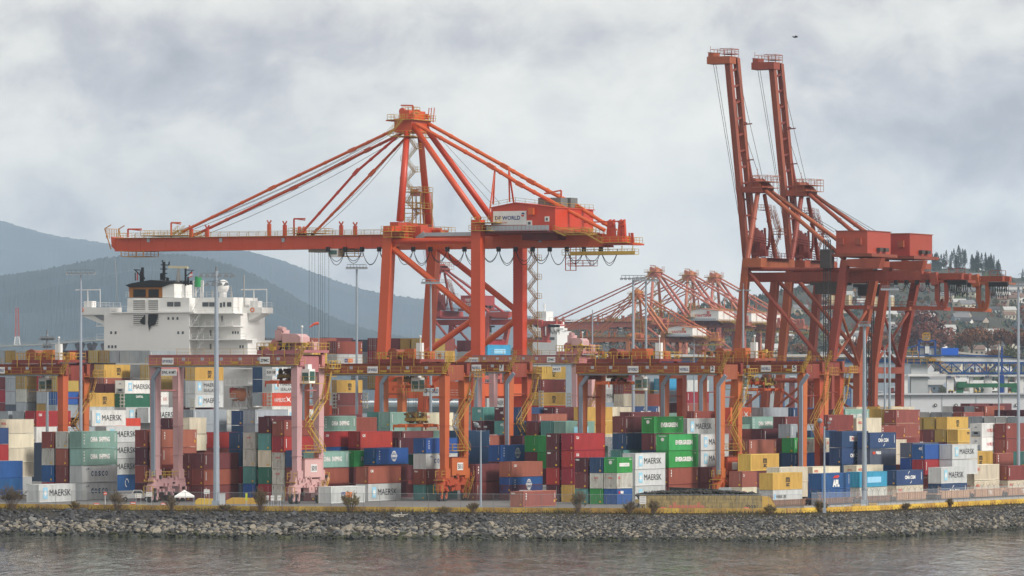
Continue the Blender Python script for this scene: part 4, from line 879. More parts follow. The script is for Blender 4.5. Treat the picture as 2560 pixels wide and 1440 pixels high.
    mb = MB(); mb.bar(L(1775, 152, 6), L(1832, 150, 6), 3.4, 1.6); mb.box(5, 8.4, L(1788, 150, 6).y, L(1775, 150, 6).y, L(1775, 157, 6).z, L(1775, 132, 6).z); mb.build('boom_tip', [P], R)
    mb = MB(); p, q = L(1776, 142, 5), L(1828, 139, 5); deck(mb, q.y, p.y, 5, 9, p.z, h=1.6); mb.rail(p, L(1776, 128, 5)) ; mb.bar(L(1769, 131, 6), L(1800, 133, 6), .12); deck(mb, L(1828, 136, 5).y, L(1800, 136, 5).y, 5, 9, L(1800, 134, 5).z); mb.build('tip_platform', [mat('rail_red', (.36, .12, .07), .6)], R)
    mb = MB(); 
    for pts in ([(1847, 255), (1851, 272), (1862, 320), (1868, 380), (1883, 467)], [(1838, 252), (1842, 300), (1868, 470)], [(1851, 262), (1856, 310), (1876, 465)]): 
        for i in range(len(pts)-1): mb.tube(L(*pts[i], 10.8), L(*pts[i+1], 10.8), .3, 8)
    for (x0, y0, x1, y1) in ((1856, 312, 1880, 309), (1852, 402, 1884, 399), (1861, 306, 1868, 308), (1856, 398, 1868, 399)): mb.bar(L(x0, y0, 10), L(x1, y1, 10), .25, .25)
    mb.bar(L(1838, 252, 11), L(1853, 254, 11), .6, .9)
    mb.build('folded_stay', [CREDD()], R)
    mb = MB()
    for i in range(9): x = 1881+i*4; mb.bar(L(x-4, 560+i*3, 8), L(x+3, 640, 6), .3); mb.bar(L(1880, 590+i*6, 4+i), L(1930, 600+i*6, 4+i), .16)
    deck(mb, L(1935, 640, 3).y, L(1885, 640, 3).y, 2, 14, L(1900, 645, 3).z); mb.box(6, 9, L(1900, 630, 6).y, L(1888, 630, 6).y, L(1900, 640, 6).z, L(1900, 605, 6).z); mb.box(3, 5, L(1926, 636, 6).y, L(1914, 636, 6).y, L(1900, 642, 6).z, L(1900, 626, 6).z)
    for (x0, x1) in ((1893, 1905), (1912, 1924)): 
        pts = [L(x0, 570, 9), L(x0+1, 615, 9), L((x0+x1)/2, 625, 9), L(x1-1, 612, 9), L(x1, 575, 9)]; mb.path(pts, .3, 6)
    mb.build('hinge_frame', [CREDD()], R)
    mb = MB()
    for (x0, y0, x1, y1, v, v2) in ((1783, 157, 1857, 600, 6, 6), (1789, 158, 1860, 600, 8, 8), (1841, 163, 1908, 452, 9, 9), (1866, 345, 1904, 460, 8, 8), (1930, 480, 2085, 580, 8, 8), (1934, 482, 2115, 590, 9, 9)): mb.tube(L(x0, y0, v), L(x1, y1, v2), .055, 4)
    mb.build('cable', [DGR()], R)
    # machinery house
    y0, y1 = L(2090+shift, 600, -.5).y, L(2168+shift, 600, -.5).y; zt, zb = L(2090, 578, -.5).z, L(2090, 634, -.5).z
    mb = MB(); n = 12.6; mb.box(-.5, n, y1, y0, zb, zt); H = mb.build('machinery_house', [hp], R)
    mb = MB(); corr(mb, (-.5, y1-.03, 0), (1, 0, 0), (0, -1, 0), n+.4, zb+.1, zt-.1, .6, .03); mb.build('side_cladding', [hp], H)
    mb = MB(); mb.box(-.7, n+.2, y1-.2, y0+.2, zt-.03, zt+.12); mb.build('roof', [P], H)
    for x in (2104, 2148):
        mb = MB(); p, q = L(x-7+shift, 612, -.5), L(x+7+shift, 595, -.5); mb.box(-1.3, -.52, q.y, p.y, p.z, q.z); mb.build('vent_box', [P], H)
    for v in (5.4, 8.6): mb = MB(); mb.box(v-.9, v+1., y1-.9, y1-.1, zb+.5, zb+1.3); mb.build('cooler', [DGR()], H)
    mb = MB(); mb.box(-1.2, n+.7, y1-1.3, y0+.8, zb-.7, zb-.05); mb.build('house_base', [CREDD()], R)
    if text:
        mb = MB(); w_ = y0-y1
        for i, s_ in enumerate(text): put_text(mb, s_, (-.54, y0-w_*(.25 if i == 0 else .08), zb+2.6-1.5*i), (0, -1, 0), (0, 0, 1), w_*(.5 if i == 0 else .84), 1.15, 0, .03)
        mb.build('lettering', [ink('w')], H)
    # rear end hangers and slack loops
    mb = MB()
    for (xa, xb) in ((2343, 2366),):
        for v in (5, 10): mb.bar(L(xa, 700, v), L(xa+1, 750, v), .9, .9); mb.bar(L(xb, 700, v), L(xb+1, 750, v), .8, .8); mb.bar(L(xa+1, 750, v), L(xa+7, 772, v), .7, .7); mb.bar(L(xb+1, 750, v), L(xb-5, 772, v), .7, .7); mb.bar(L(xa+6, 772, v), L(xa+12, 748, v), .4); mb.bar(L(xb-6, 772, v), L(xa+12, 748, v), .4)
    mb.bar(L(2290, 769, 7), L(2366, 772, 7), 5, .8); mb.bar(L(2325, 762, 5), L(2345, 762, 5), .12); mb.rail(L(2328, 768, 5), L(2343, 768, 5)); mb.rail(L(2372, 690, 5), L(2412, 690, 5), 1.6, 1.5, .1)
    mb.box(4.6, 10.8, L(2414, 690, 5).y, L(2310, 690, 5).y, L(2300, 707, 5).z, L(2300, 701, 5).z); mb.bar(L(2310, 681, 5), L(2348, 693, 5), .5, .5); mb.bar(L(2334, 682, 5), L(2340, 712, 5), 1.6, 1.5)
    mb.build('rear_frame', [P], R)
    mb = MB(); festoon(mb, LP, 2374, 2420, 8, 4.6, 705, 38, .055); festoon(mb, LP, 2240, 2345, 4, 4.6, 705, 26, .05); mb.build('festoon_cable', [BLACK()], R)
    # under-slung cab and trolley
    mb = MB(); p, q = L(2040, 706, 6), L(2096, 735, 6); mb.box(5.4, 10.4, q.y, p.y, q.z, p.z); mb.box(5, 11, q.y-1, p.y+1, p.z-.6, p.z); mb.build('trolley', [DGR()], R)
    for x in (2069, 2112): mb = MB(); p, q = L(x, 762, 4), L(x+10, 738, 4); mb.box(4, 6, q.y, p.y, p.z, q.z); mb.build('operator_cab', [mat('cream_cab', (.62, .55, .38), .5)], R)
    mb = MB(); p, q = L(2055, 764, 3.5), L(2168, 764, 3.5); mb.box(3.5, 7, q.y, p.y, p.z-.8, p.z-.1); deck(mb, q.y, p.y, 3.5, 7, p.z); mb.build('cab_platform', [P], R)
    # ladder tower
    mb = MB(); vv = -1.8; ys = [L(2059, 700, vv).y, L(2071, 700, vv).y]
    z2, z3 = L(2060, 600, vv).z, 2.
    for y in ys:
        for v in (vv, vv+1.1): mb.bar((v, y, z3), (v, y, z2), .16)
    for k in range(34):
        z = z3+(z2-z3)*k/33.
        for v in (vv, vv+1.1): mb.bar((v, ys[0], z), (v, ys[1], z), .1); mb.bar((v, ys[k % 2], z), (v, ys[1-k % 2], z+(z2-z3)/33.), .08)
    mb.box(vv-.6, vv+1.6, ys[1]-.6, ys[0]+.6, z2-6, z2-2)
    mb.build('lift_tower', [mat('tower_black', (.05, .04, .04), .6)], R)
    return R
CU = crane_up((48.6, 1200, 4.2), 'nearer of two weathered red quay cranes with raised booms', CRED2(), mat('house_red', (.40, .07, .04), .5, var=.08, rust=.05), grp='raised boom cranes')
C2 = copy_tree(CU); C2.location = (48.6+AX*24, 1200+AY*24, 4.2); C2['label'] = 'farther right of two weathered red quay cranes with raised booms'
mb = MB(); 
PF = lambda: mat('far_red_hazed', (.50, .17, .12), .6, var=.12)  # pale crane paint tinted pinker, with distance haze put into the colour
def apex_at(px, D, y_ref_local):   # origin so that the mast of a lowered-boom crane stands at column px at distance D
    # main crane: apex px 1030 at D ~1207
    X0 = (1030-1280)/F*1207; return ((px-1280)/F*D-X0-28.5, D-1207+1202, 4.2)
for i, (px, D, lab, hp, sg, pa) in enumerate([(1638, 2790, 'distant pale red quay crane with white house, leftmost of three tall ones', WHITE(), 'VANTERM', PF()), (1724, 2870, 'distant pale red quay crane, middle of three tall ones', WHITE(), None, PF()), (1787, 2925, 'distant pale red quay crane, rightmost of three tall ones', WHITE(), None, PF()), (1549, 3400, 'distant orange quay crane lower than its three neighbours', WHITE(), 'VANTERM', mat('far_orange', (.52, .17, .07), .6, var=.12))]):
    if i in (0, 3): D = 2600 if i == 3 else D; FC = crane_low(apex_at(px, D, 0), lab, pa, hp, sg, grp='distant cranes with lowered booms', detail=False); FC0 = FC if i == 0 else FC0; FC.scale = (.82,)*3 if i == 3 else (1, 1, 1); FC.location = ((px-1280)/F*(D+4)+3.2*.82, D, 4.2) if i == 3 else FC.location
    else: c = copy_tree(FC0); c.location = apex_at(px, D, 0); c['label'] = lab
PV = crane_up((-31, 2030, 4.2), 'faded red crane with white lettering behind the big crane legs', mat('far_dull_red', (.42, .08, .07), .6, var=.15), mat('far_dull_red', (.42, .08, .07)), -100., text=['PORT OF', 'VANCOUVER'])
# ------------------------------------------------------------------ ground, bank, water
random.seed(11)
WZ = .4
BAR = [(-260, 1266), (0, 1271), (320, 1274), (640, 1277), (960, 1279), (1280, 1281), (1600, 1282.5), (1840, 1283), (1960, 1282.5), (2100, 1279), (2200, 1275), (2330, 1269), (2450, 1263), (2560, 1257.5), (2760, 1247)]
WAT = [(-260, 1331), (0, 1336), (320, 1341), (640, 1345), (960, 1348), (1280, 1350), (1600, 1352), (1840, 1353), (1960, 1351.5), (2100, 1347.5), (2200, 1343.5), (2330, 1337), (2450, 1329), (2560, 1322), (2760, 1308)]
def interp(tab, x):
    for (a, b), (c, d) in zip(tab, tab[1:]):
        if x <= c: return b+(d-b)*(x-a)/(c-a)
    return tab[-1][1]
def barp(px, z=4.2): D = F*(HC-4.2)/(interp(BAR, px)-YH); return Vector(((px-1280)/F*D, D, z))
def watp(px): D = F*(HC-WZ)/(interp(WAT, px)-YH); return Vector(((px-1280)/F*D, D, WZ))
def bank(px, f):
    p, q = barp(px), watp(px); c = p.lerp(q, f); c.z = 4.15+(WZ-.35-4.15)*(max(0, f)**1.25); return c
asph = mat('yard_asphalt', (.21, .205, .20), .9, var=.18, rust=.1, scale=.12, rcol=(.12, .115, .11), streak=False, bump=.1)
mb = MB(); xs = list(range(-260, 2761, 40)); fr = [barp(x) for x in xs]
mb.add([p for p in fr]+[Vector((p.x*1.45, 1345, 4.2)) for p in fr], [(i, i+1, len(xs)+i+1, len(xs)+i) for i in range(len(xs)-1)])
tag(mb.build('yard_ground', [asph]), kind='structure')
m = mat('bank_soil', (.05, .044, .036), .95, var=.4, scale=.5, streak=False, bump=.5)
mb = MB(); fs = [-.02, .1, .25, .45, .7, 1., 1.3]; vs = []
for x in range(-260, 2761, 20):
    for f in fs: p = bank(x, f); p.z += random.uniform(-.12, .12) if f > 0 else 0; vs.append(p)
n = len(fs); k = len(vs)//n
mb.add(vs, [(i*n+j, i*n+j+1, (i+1)*n+j+1, (i+1)*n+j) for i in range(k-1) for j in range(n-1)]); tag(mb.build('bank', [m]), kind='structure')
# water
wm = bpy.data.materials.new('harbour_water'); wm.use_nodes = True; t = wm.node_tree; bs = t.nodes['Principled BSDF']
bs.inputs['Base Color'].default_value = (.022, .030, .028, 1); bs.inputs['Roughness'].default_value = .025; bs.inputs['IOR'].default_value = 1.33; bs.inputs['Specular IOR Level'].default_value = .5
c = N(t, 'ShaderNodeTexCoord'); mp = N(t, 'ShaderNodeMapping'); mp.inputs['Scale'].default_value = (.20, .036, 1); t.links.new(c.outputs['Object'], mp.inputs[0])
a_ = noise(t, mp.outputs[0], 1.6, 4, .6, dist=.6); 
mp2 = N(t, 'ShaderNodeMapping'); mp2.inputs['Scale'].default_value = (.7, .13, 1); t.links.new(c.outputs['Object'], mp2.inputs[0]); b_ = noise(t, mp2.outputs[0], 1.7, 3, .55, dist=.3)
mp3 = N(t, 'ShaderNodeMapping'); mp3.inputs['Scale'].default_value = (.02, .018, 1); t.links.new(c.outputs['Object'], mp3.inputs[0]); c_ = noise(t, mp3.outputs[0], 1.0, 3, .5)
hsum = M2(t, 'ADD', M2(t, 'MULTIPLY', a_, .55), M2(t, 'MULTIPLY', b_, .10))
bn = N(t, 'ShaderNodeBump'); bn.inputs['Distance'].default_value = 1.9
st = N(t, 'ShaderNodeMapRange'); t.links.new(c_, st.inputs[0]); st.inputs[1].default_value = .35; st.inputs[2].default_value = .65; st.inputs[3].default_value = .35; st.inputs[4].default_value = .85
t.links.new(st.outputs[0], bn.inputs['Strength']); t.links.new(hsum, bn.inputs['Height']); t.links.new(bn.outputs[0], bs.inputs['Normal'])
mb = MB(); mb.add([(-3500, 250, WZ), (3500, 250, WZ), (9000, 9000, WZ), (-9000, 9000, WZ)], [(0, 1, 2, 3)]); tag(mb.build('water', [wm]), kind='structure')
# rocks: angular broken slabs
ICO = [(0, 0, 1), (.89, 0, .45), (.28, .85, .45), (-.72, .53, .45), (-.72, -.53, .45), (.28, -.85, .45), (.72, .53, -.45), (-.28, .85, -.45), (-.89, 0, -.45), (-.28, -.85, -.45), (.72, -.53, -.45), (0, 0, -1)]
ICF = [(0, 1, 2), (0, 2, 3), (0, 3, 4), (0, 4, 5), (0, 5, 1), (1, 6, 2), (2, 7, 3), (3, 8, 4), (4, 9, 5), (5, 10, 1), (6, 7, 2), (7, 8, 3), (8, 9, 4), (9, 10, 5), (10, 6, 1), (11, 7, 6), (11, 8, 7), (11, 9, 8), (11, 10, 9), (11, 6, 10)]
mb = MB(); R_ = random.Random(5)
def rock(c, s, mi):
    M = Matrix.Rotation(R_.uniform(0, 6.3), 3, 'Z') @ Matrix.Rotation(R_.uniform(-.9, .9), 3, 'X') @ Matrix.Rotation(R_.uniform(-.6, .6), 3, 'Y')
    sc = Vector((R_.uniform(.8, 1.5), R_.uniform(.6, 1.), R_.uniform(.35, .75)))*s
    mb.add([c+M @ Vector((v[0]*sc.x*R_.uniform(.65, 1.2), v[1]*sc.y*R_.uniform(.65, 1.2), v[2]*sc.z*R_.uniform(.6, 1.1))) for v in ICO], ICF, mi)
for i in range(9200):
    px = R_.uniform(-120, 2680); f = R_.betavariate(1.25, 1.0)*.98+.06
    if px > 1240 and f < .3 and R_.random() < .8: continue
    if f < .1: continue
    big = (.34 if f < .45 else .44)*(1 if px < 1250 else .72); s = big*R_.uniform(.45, 1.35)*(1.7 if R_.random() < .05 else 1)
    p = bank(px, f); p.z += s*.22
    if f > .86+R_.uniform(-.05, .05): mi = R_.choice((3, 3, 4))
    elif f > .52+R_.uniform(-.12, .12): mi = R_.choice((1, 1, 2, 5, 0, 1))
    else: mi = R_.choice((0, 0, 0, 0, 5) if px < 1300 else (0, 2, 5, 5, 0, 0))
    rock(p, s, mi)
for i in range(5200):
    px = R_.uniform(1230, 2680); f = R_.uniform(.12, .95); s = R_.uniform(.1, .24); p = bank(px, f); p.z += s*.4
    rock(p, s, R_.choice((0, 2, 5, 5, 2, 1)) if f < .85 else 3)
RM = [mat('rock_slate', (.07, .07, .075), .9, var=.35, scale=1.5, streak=False), mat('rock_tan', (.27, .24, .19), .9, var=.25, scale=1.5, streak=False), mat('rock_grey', (.19, .187, .175), .9, var=.25, scale=1.5, streak=False), mat('rock_wet', (.035, .038, .032), .5, var=.4, scale=1.5, streak=False), mat('rock_algae', (.06, .065, .03), .8, var=.4, scale=1.5, streak=False), mat('rock_blue', (.12, .122, .125), .9, var=.3, scale=1.5, streak=False)]
tag(mb.build('riprap_rocks', RM), 'broken grey and tan rocks piled along the shore', 'rocks', None, 'stuff')
# driftwood: pale log jam
mb = MB()
for i in range(14): p = bank(1000+R_.uniform(-14, 16), .3+R_.uniform(-.03, .06)); d = Vector((R_.uniform(-1, 1), R_.uniform(-.5, .5), R_.uniform(-.1, .3))).normalized()*R_.uniform(.4, .9); mb.tube(p+Vector((0, 0, .5)), p+d+Vector((0, 0, .6)), .05, 5)
tag(mb.build('driftwood', [mat('bleached_wood', (.6, .57, .5), .9)]), 'bleached pile of driftwood on the rocks', 'driftwood')
# dry grass along the top of the bank
mb = MB()
for i in range(9000):
    px = R_.uniform(-100, 2660); f = abs(R_.gauss(0, .1))+.0
    cl = .5+.5*sin(px*.021)*sin(px*.0073+1); 
    if R_.random() > .35+.65*cl: continue
    p = bank(px, min(f, .4)); h = R_.uniform(.2, .55)*(.6+.7*cl); d = Vector((R_.uniform(-.3, .3), R_.uniform(-.2, .2), 1))*h; w_ = Vector((R_.uniform(.03, .08), 0, 0))
    mb.add([p-w_, p+w_, p+d], [(0, 1, 2)], R_.choice((0, 0, 1, 2)))
tag(mb.build('dry_grass', [mat('dead_grass', (.10, .075, .045), .95, var=.4), mat('bramble', (.06, .045, .035), .95, var=.4), mat('green_grass', (.10, .11, .04), .95, var=.4)]), 'dry grass and brambles along the top of the bank', 'grass', None, 'stuff')
# ------------------------------------------------------------------ barrier blocks
K1 = None; px = -60.; BG = 'yellow concrete blocks in a row on the bank'
ym = mat('barrier_yellow', (.55, .34, .05), .8, var=.35, rust=.45, scale=2.2, rcol=(.20, .13, .06))
while px < 2620:
    p = barp(px); q = barp(px+30); d = (q-p); L3 = 2.4; ang = atan2(d.y, d.x)
    if K1 is None:
        K1 = empty('concrete_barrier', p, ang, 'yellow painted concrete block in the row along the bank', 'barrier', BG)
        mb = MB(); mb.prism([(0, -.35, 0), (0, .35, 0), (0, .3, .78), (0, -.3, .78)], (.02, 0, 0), (L3-.02, 0, 0)); mb.build('block', [ym], K1)
        mb = MB(); 
        for x in (.6, 1.8): mb.box(x-.07, x+.07, -.37, -.34, .3, .42)
        mb.build('lifting_hole', [BLACK()], K1); o = K1
    else: o = copy_tree(K1)
    o.location = p+Vector((0, .2, -.03)); o.rotation_euler = (0, 0, ang); px += L3/d.length*30
# ------------------------------------------------------------------ chain link fence
def net_mat(name, col, a, tight=8.):
    m = bpy.data.materials.new(name); m.use_nodes = True; t = m.node_tree; t.nodes.clear()
    o = N(t, 'ShaderNodeOutputMaterial'); tr = N(t, 'ShaderNodeBsdfTransparent'); d = N(t, 'ShaderNodeBsdfDiffuse'); d.inputs[0].default_value = (*col, 1)
    mx = N(t, 'ShaderNodeMixShader'); mx.inputs[0].default_value = a; t.links.new(tr.outputs[0], mx.inputs[1]); t.links.new(d.outputs[0], mx.inputs[2]); t.links.new(mx.outputs[0], o.inputs[0]); return m
NET = net_mat('chain_link_net', (.30, .31, .32), .13); NETL = net_mat('chain_link_net_pale', (.5, .52, .55), .2)
def fence(x0, x1, step, h, net, label, barb, tr=.05):
    R = empty('chain_link_fence', barp(x0), 0, label, 'fence'); O = R.location; x = x0; n = 0; pts = []
    while x <= x1: pts.append(barp(x)+Vector((0, -.35 if not barb else -.1, -.2))-O); x += step
    for p in pts:
        mb = MB(); mb.bar(p, p+Vector((0, 0, h+.2)), tr, tr)
        if barb: mb.bar(p+Vector((0, 0, h+.2)), p+Vector((.28, -.28, h+.65)), .04); mb.bar(p+Vector((0, 0, h+.2)), p+Vector((-.28, .28, h+.65)), .04)
        mb.build('post', [mat('fence_steel', (.17, .175, .18), .5)], R)
    mb = MB()
    for p, q in zip(pts, pts[1:]): mb.bar(p+Vector((0, 0, h+.18)), q+Vector((0, 0, h+.18)), .045)
    mb.build('top_rail', [STEEL()], R)
    mb = MB()
    for p, q in zip(pts, pts[1:]): mb.add([p+Vector((0, .03, .3)), q+Vector((0, .03, .3)), q+Vector((0, .03, h+.15)), p+Vector((0, .03, h+.15))], [(0, 1, 2, 3)])
    mb.build('wire_net', [net], R)
fence(18, 2010, 40.5, 2.9, NET, 'long grey chain link fence along the bank from the left edge', False)
fence(2029, 2700, 15.2, 3.05, NETL, 'closely posted chain link fence with forked barbed tops at right', True)
# ------------------------------------------------------------------ mountains
from mathutils import noise as mnz
def ridge(name, prof, D, depth, col, amp, seed, tree=0, kind='structure', z0=WZ, step=6, rows=22, label=None):
    rr = random.Random(seed); mb = MB(); vs = []; xs = list(range(prof[0][0], prof[-1][0]+1, step)); n = rows+1
    for x in xs:
        ytop = interp(prof, x)
        for j in range(n):
            f = j/rows; d = D+depth*f; zt = HC+(YH-ytop)/F*(D+depth*.8)
            prf = sin(min(1, f/.8)*pi/2) if f < .8 else 1-(f-.8)*1.2
            q = Vector(((x-1280)/F*D/(amp*9), d/(amp*9), seed*3.1)); e = mnz.fractal(q, 1.0, 2.1, 3)
            z = z0+(zt-z0)*(prf+.16*e*sin(pi*min(1, f/.8)))
            z += rr.random()**2*tree*(1 if f > .72 else .25)
            vs.append(((x-1280)/F*d, d, z))
    mb.add(vs, [(i*n+j, (i+1)*n+j, (i+1)*n+j+1, i*n+j+1) for i in range(len(xs)-1) for j in range(rows)])
    m = mat('hazed_forest_'+name+str(seed), col, .95, var=.3, scale=.006, streak=False)
    return tag(mb.build(name, [m]), label, 'hills' if label else None, None, kind)
def smooth(prof, k=24):
    """denser profile with rounded corners"""
    xs = list(range(prof[0][0], prof[-1][0]+1, k)); return [(x, sum(interp(prof, min(prof[-1][0], max(prof[0][0], x+dx))) for dx in (-60, -40, -20, 0, 20, 40, 60))/7) for x in xs]
HAZED_GREEN = (.055, .085, .105)  # forest green lifted and blued, distance haze put into the colour
ridge('mountain', smooth([(-400, 480), (-200, 505), (0, 550), (60, 568), (150, 596), (300, 612), (420, 622), (560, 640), (700, 700), (900, 780), (1100, 830)]), 19500, 2500, HAZED_GREEN, 60, 3, 5, step=4)
ridge('mountain', smooth([(150, 700), (300, 645), (430, 622), (500, 617), (580, 620), (640, 634), (700, 652), (790, 683), (860, 710), (960, 736), (1060, 750), (1200, 765), (1330, 790), (1450, 830), (1560, 860), (1700, 900)]), 14500, 1800, HAZED_GREEN, 55, 4, 5, step=4)
ridge('mountain', smooth([(-400, 720), (-100, 702), (0, 695), (100, 683), (200, 664), (300, 650), (400, 639), (470, 640), (540, 652), (600, 674), (680, 710), (760, 762), (830, 800), (900, 826), (1000, 846), (1100, 862), (1250, 890)]), 9800, 1600, (.042, .07, .09), 42, 5, 5, step=3)  # nearest ridge: forest green shifted to blue in place of haze
# far shore
mb = MB(); mb.box(-1500, 1500, 5200, 6000, WZ, 6); tag(mb.build('far_shore', [mat('shore_green', (.06, .07, .05), .95)]), kind='structure')
# ------------------------------------------------------------------ haze
hm = bpy.data.materials.new('haze'); hm.use_nodes = True; t = hm.node_tree; t.nodes.clear(); o = N(t, 'ShaderNodeOutputMaterial'); pv = N(t, 'ShaderNodeVolumePrincipled')
pv.inputs['Color'].default_value = (.66, .82, 1., 1); pv.inputs['Density'].default_value = 5.0e-5; pv.inputs['Anisotropy'].default_value = .72
t.links.new(pv.outputs[0], o.inputs['Volume'])
mb = MB(); mb.box(-11500, 11500, -300, 23500, WZ-1-.5, 800); HZ = tag(mb.build('haze', [hm]), 'thin blue grey haze over the harbour', 'haze', None, 'stuff')

try: SC.cycles.volume_bounces = 3
except Exception: pass
# ------------------------------------------------------------------ rubber tyred yard cranes
def rtg(pxr, D, span, paint, dark, label, grp='yard gantry cranes', htop=23.7, hb=21.9, pair=7.4, trolley=None, spread=None, plates=(), cab=None, stair=True, power=True, cond=True, num=None, low=True, mirror=False):
    """local frame: X along the stacks, Y across (left), origin at the near right leg"""
    O = ground(pxr, D); R = empty('yard_crane', O, TH, label, 'crane', grp); Y = YEL()
    def leg(x, y, out):
        mb = MB(); mb.bar((x, y, 4.3), (x, y, hb+.2), 1.55, .95, up=(0, 1, 0), w2=1.9, h2=1.2); mb.bar((x, y, 3.9), (x, y, 5.6), 1.9, 1.4, up=(0, 1, 0))
        for z in (8, 13, 18): mb.box(x-1.0, x+1.0, y-.62, y+.62, z, z+.12)
        mb.build('leg', [paint], R)
    for y in (0, span):
        for x in (0, pair): leg(x, y, 1)
    for x in (0, pair):
        mb = MB(); z0, z1 = hb, htop-.05; y0, y1 = -.9, span+.9
        mb.box(x-.55, x+.55, y0, y1, z0, z1); mb.box(x-.75, x+.75, y0, y1, z0-.12, z0+.02); mb.box(x-.75, x+.75, y0, y1, z1-.02, z1+.1)
        for i in range(11): y = y0+(y1-y0)*i/10; mb.box(x-.62, x-.54, y-.08, y+.08, z0, z1)
        mb.build('girder', [dark], R)
    mb = MB(); k = -1.35; mb.box(k-.5, k+.55, -.8, span+.8, htop-1.75, htop-1.65); mb.rail((k-.5, -.8, htop-1.7), (k-.5, span+.8, htop-1.7), 1.15, 2.1, .06); mb.rail((pair+.9, -.8, htop), (pair+.9, span+.8, htop), 1.1, 2.6, .055)
    for i in range(6): y = span*(i+.5)/6; mb.box(k+.5, k+.55, y-.6, y+.6, htop-1.5, htop-1.15)
    mb.stair((-1.2, -.6, htop-1.6), (-1.2, -2.0, htop+1.1), .7); mb.rail((-1.6, -2.4, htop-1.7), (-1.6, -.4, htop-1.7)); mb.build('girder_walkway', [Y], R)
    mb = MB()
    for i in range(7): y = span*(i+.7)/7.5; mb.box(k-.58, k-.5, y-.28, y+.28, htop-.95, htop-.45)
    mb.tube((k-.1, 0, htop-1.95), (k-.1, span, htop-1.95), .16, 6); mb.build('cable_conduit', [STEEL()], R)
    # end frames: cross beam above, sill below
    for y in (0, span):
        mb = MB(); mb.box(.9, pair-.9, y-.5, y+.5, hb-1.1, htop-.2); mb.tube((.8, y, hb-4.2), (pair-.8, y, hb-4.2), .12, 6); mb.build('portal_beam', [dark], R)
        mb = MB(); mb.box(-1.6, pair+1.6, y-.55, y+.55, 2.7, 4.1)
        for x in (-.9, pair+.9): mb.box(x-1.5, x+1.5, y-.45, y+.45, 1.7, 2.8); mb.prism([(x-1.3, y-.5, 2.8), (x+1.3, y-.5, 2.8), (x+.5, y-.5, 3.6), (x-.5, y-.5, 3.6)], (0, 0, 0), (0, 1, 0))
        mb.box(pair/2-1, pair/2+1, y-.8, y+.3, 1.8, 2.9); S_ = mb.build('sill', [paint], R)
        for x in (-1.7, 0, pair, pair+1.7):
            mb = MB(); mb.tube((x, y-.35, .78), (x, y+.35, .78), .78, 16); w_ = mb.build('wheel', [mat('tyre', (.018, .018, .02), .8)], R)
            mb = MB(); mb.tube((x, y-.38, .78), (x, y+.38, .78), .4, 12); mb.build('hub', [paint], w_); mb = MB(); mb.box(x-.22, x+.22, y-.5, y+.5, .9, 2.0); mb.build('axle_fork', [paint], R)
        mb = MB(); mb.rail((-2.2, y-.6, 4.1), (pair+2.2, y-.6, 4.1), 1.1, 1.5, .08); mb.rail((-2.2, y+.6, 4.1), (pair+2.2, y+.6, 4.1), 1.1, 1.5, .08); mb.box(-2.4, -1.5, y-.9, y+.9, 3.6, 3.7); mb.rail((-2.4, y-.9, 1.2), (-2.4, y+.9, 1.2), 1.6, .9, .09); mb.build('sill_railing', [Y], R)
        mb = MB(); random.seed(int(pxr)+int(y))
        for i in range(26): x = random.uniform(-2, pair+2); s_ = random.uniform(.12, .35); z = random.uniform(1.2, 4.6); mb.box(x-s_, x+s_, y-.9, y-.5, z-s_, z+s_, random.choice((0, 0, 0, 0, 1)))
        mb.build('drive_gear', [paint, DGR()], R)
    if cond:
        for yy in (span+.02, .02) if cond == 2 else ((span,) if cond == 1 else (0,)):
            mb = MB(); mb.box(-1.35, -.95, yy-.55, yy+.1, 4.5, hb-2.2); mb.bar((-1.15, yy-.2, hb-2.2), (-1.15, yy-1.6, hb-.4), .4, .65); mb.build('cable_duct', [mat('duct_grey', (.24, .28, .34), .6)], R)
    if power:
        mb = MB(); mb.box(1.2, pair-.6, -.9, 1.1, 4.4, 7.5); P_ = mb.build('power_house', [paint], R)
        mb = MB(); mb.box(1.1, pair-.5, -1, 1.2, 7.5, 7.58); mb.build('roof', [dark], P_)
        mb = MB(); mb.box(pair*.42, pair*.42+2.2, -.95, -.9, 5.3, 6.6); pl = mb.build('number_plate', [WHITE()], P_)
        if num: mb = MB(); put_text(mb, num, (pair*.42+.2, -.97, 5.5), (1, 0, 0), (0, 0, 1), 1.8, .9, 0, .02); mb.build('lettering', [ink('k')], pl)
        mb = MB(); mb.box(1.2, pair, -1, 1.2, 8.6, 8.7); mb.rail((1.2, -1, 8.7), (pair, -1, 8.7)); mb.rail((1.2, 1.2, 8.7), (pair, 1.2, 8.7)); mb.bar((1.5, 0, 7.5), (1.5, 0, 8.6), .2); mb.bar((pair-.8, 0, 7.5), (pair-.8, 0, 8.6), .2); mb.build('power_deck', [Y], R)
    if stair:
        mb = MB(); y = -1.1; zs = [8.7, 13, 17.6, hb-.4]; x0, x1 = .6, pair-.4
        pts = [(x1, y, zs[0]), (x0+1.2, y, zs[1]), (x1+.5, y, zs[2]), (x1+2.4, y, zs[3])]
        for p, q in zip(pts, pts[1:]): mb.stair(p, q, .9); mb.box(q[0]-.7, q[0]+.7, y-.7, y+.7, q[2]-.06, q[2]); mb.rail((q[0]-.7, y-.7, q[2]), (q[0]+.7, y-.7, q[2]))
        mb.stair((pair-1.5, y, .3), (pair+1, y, 4.2), .9); mb.box(pair-1, pair+3.2, y-1.4, y+.6, hb-.5, hb-.4); mb.rail((pair-1, y-1.4, hb-.4), (pair+3.2, y-1.4, hb-.4), 1.2, 1, .09)
        mb.build('stairway', [Y], R)
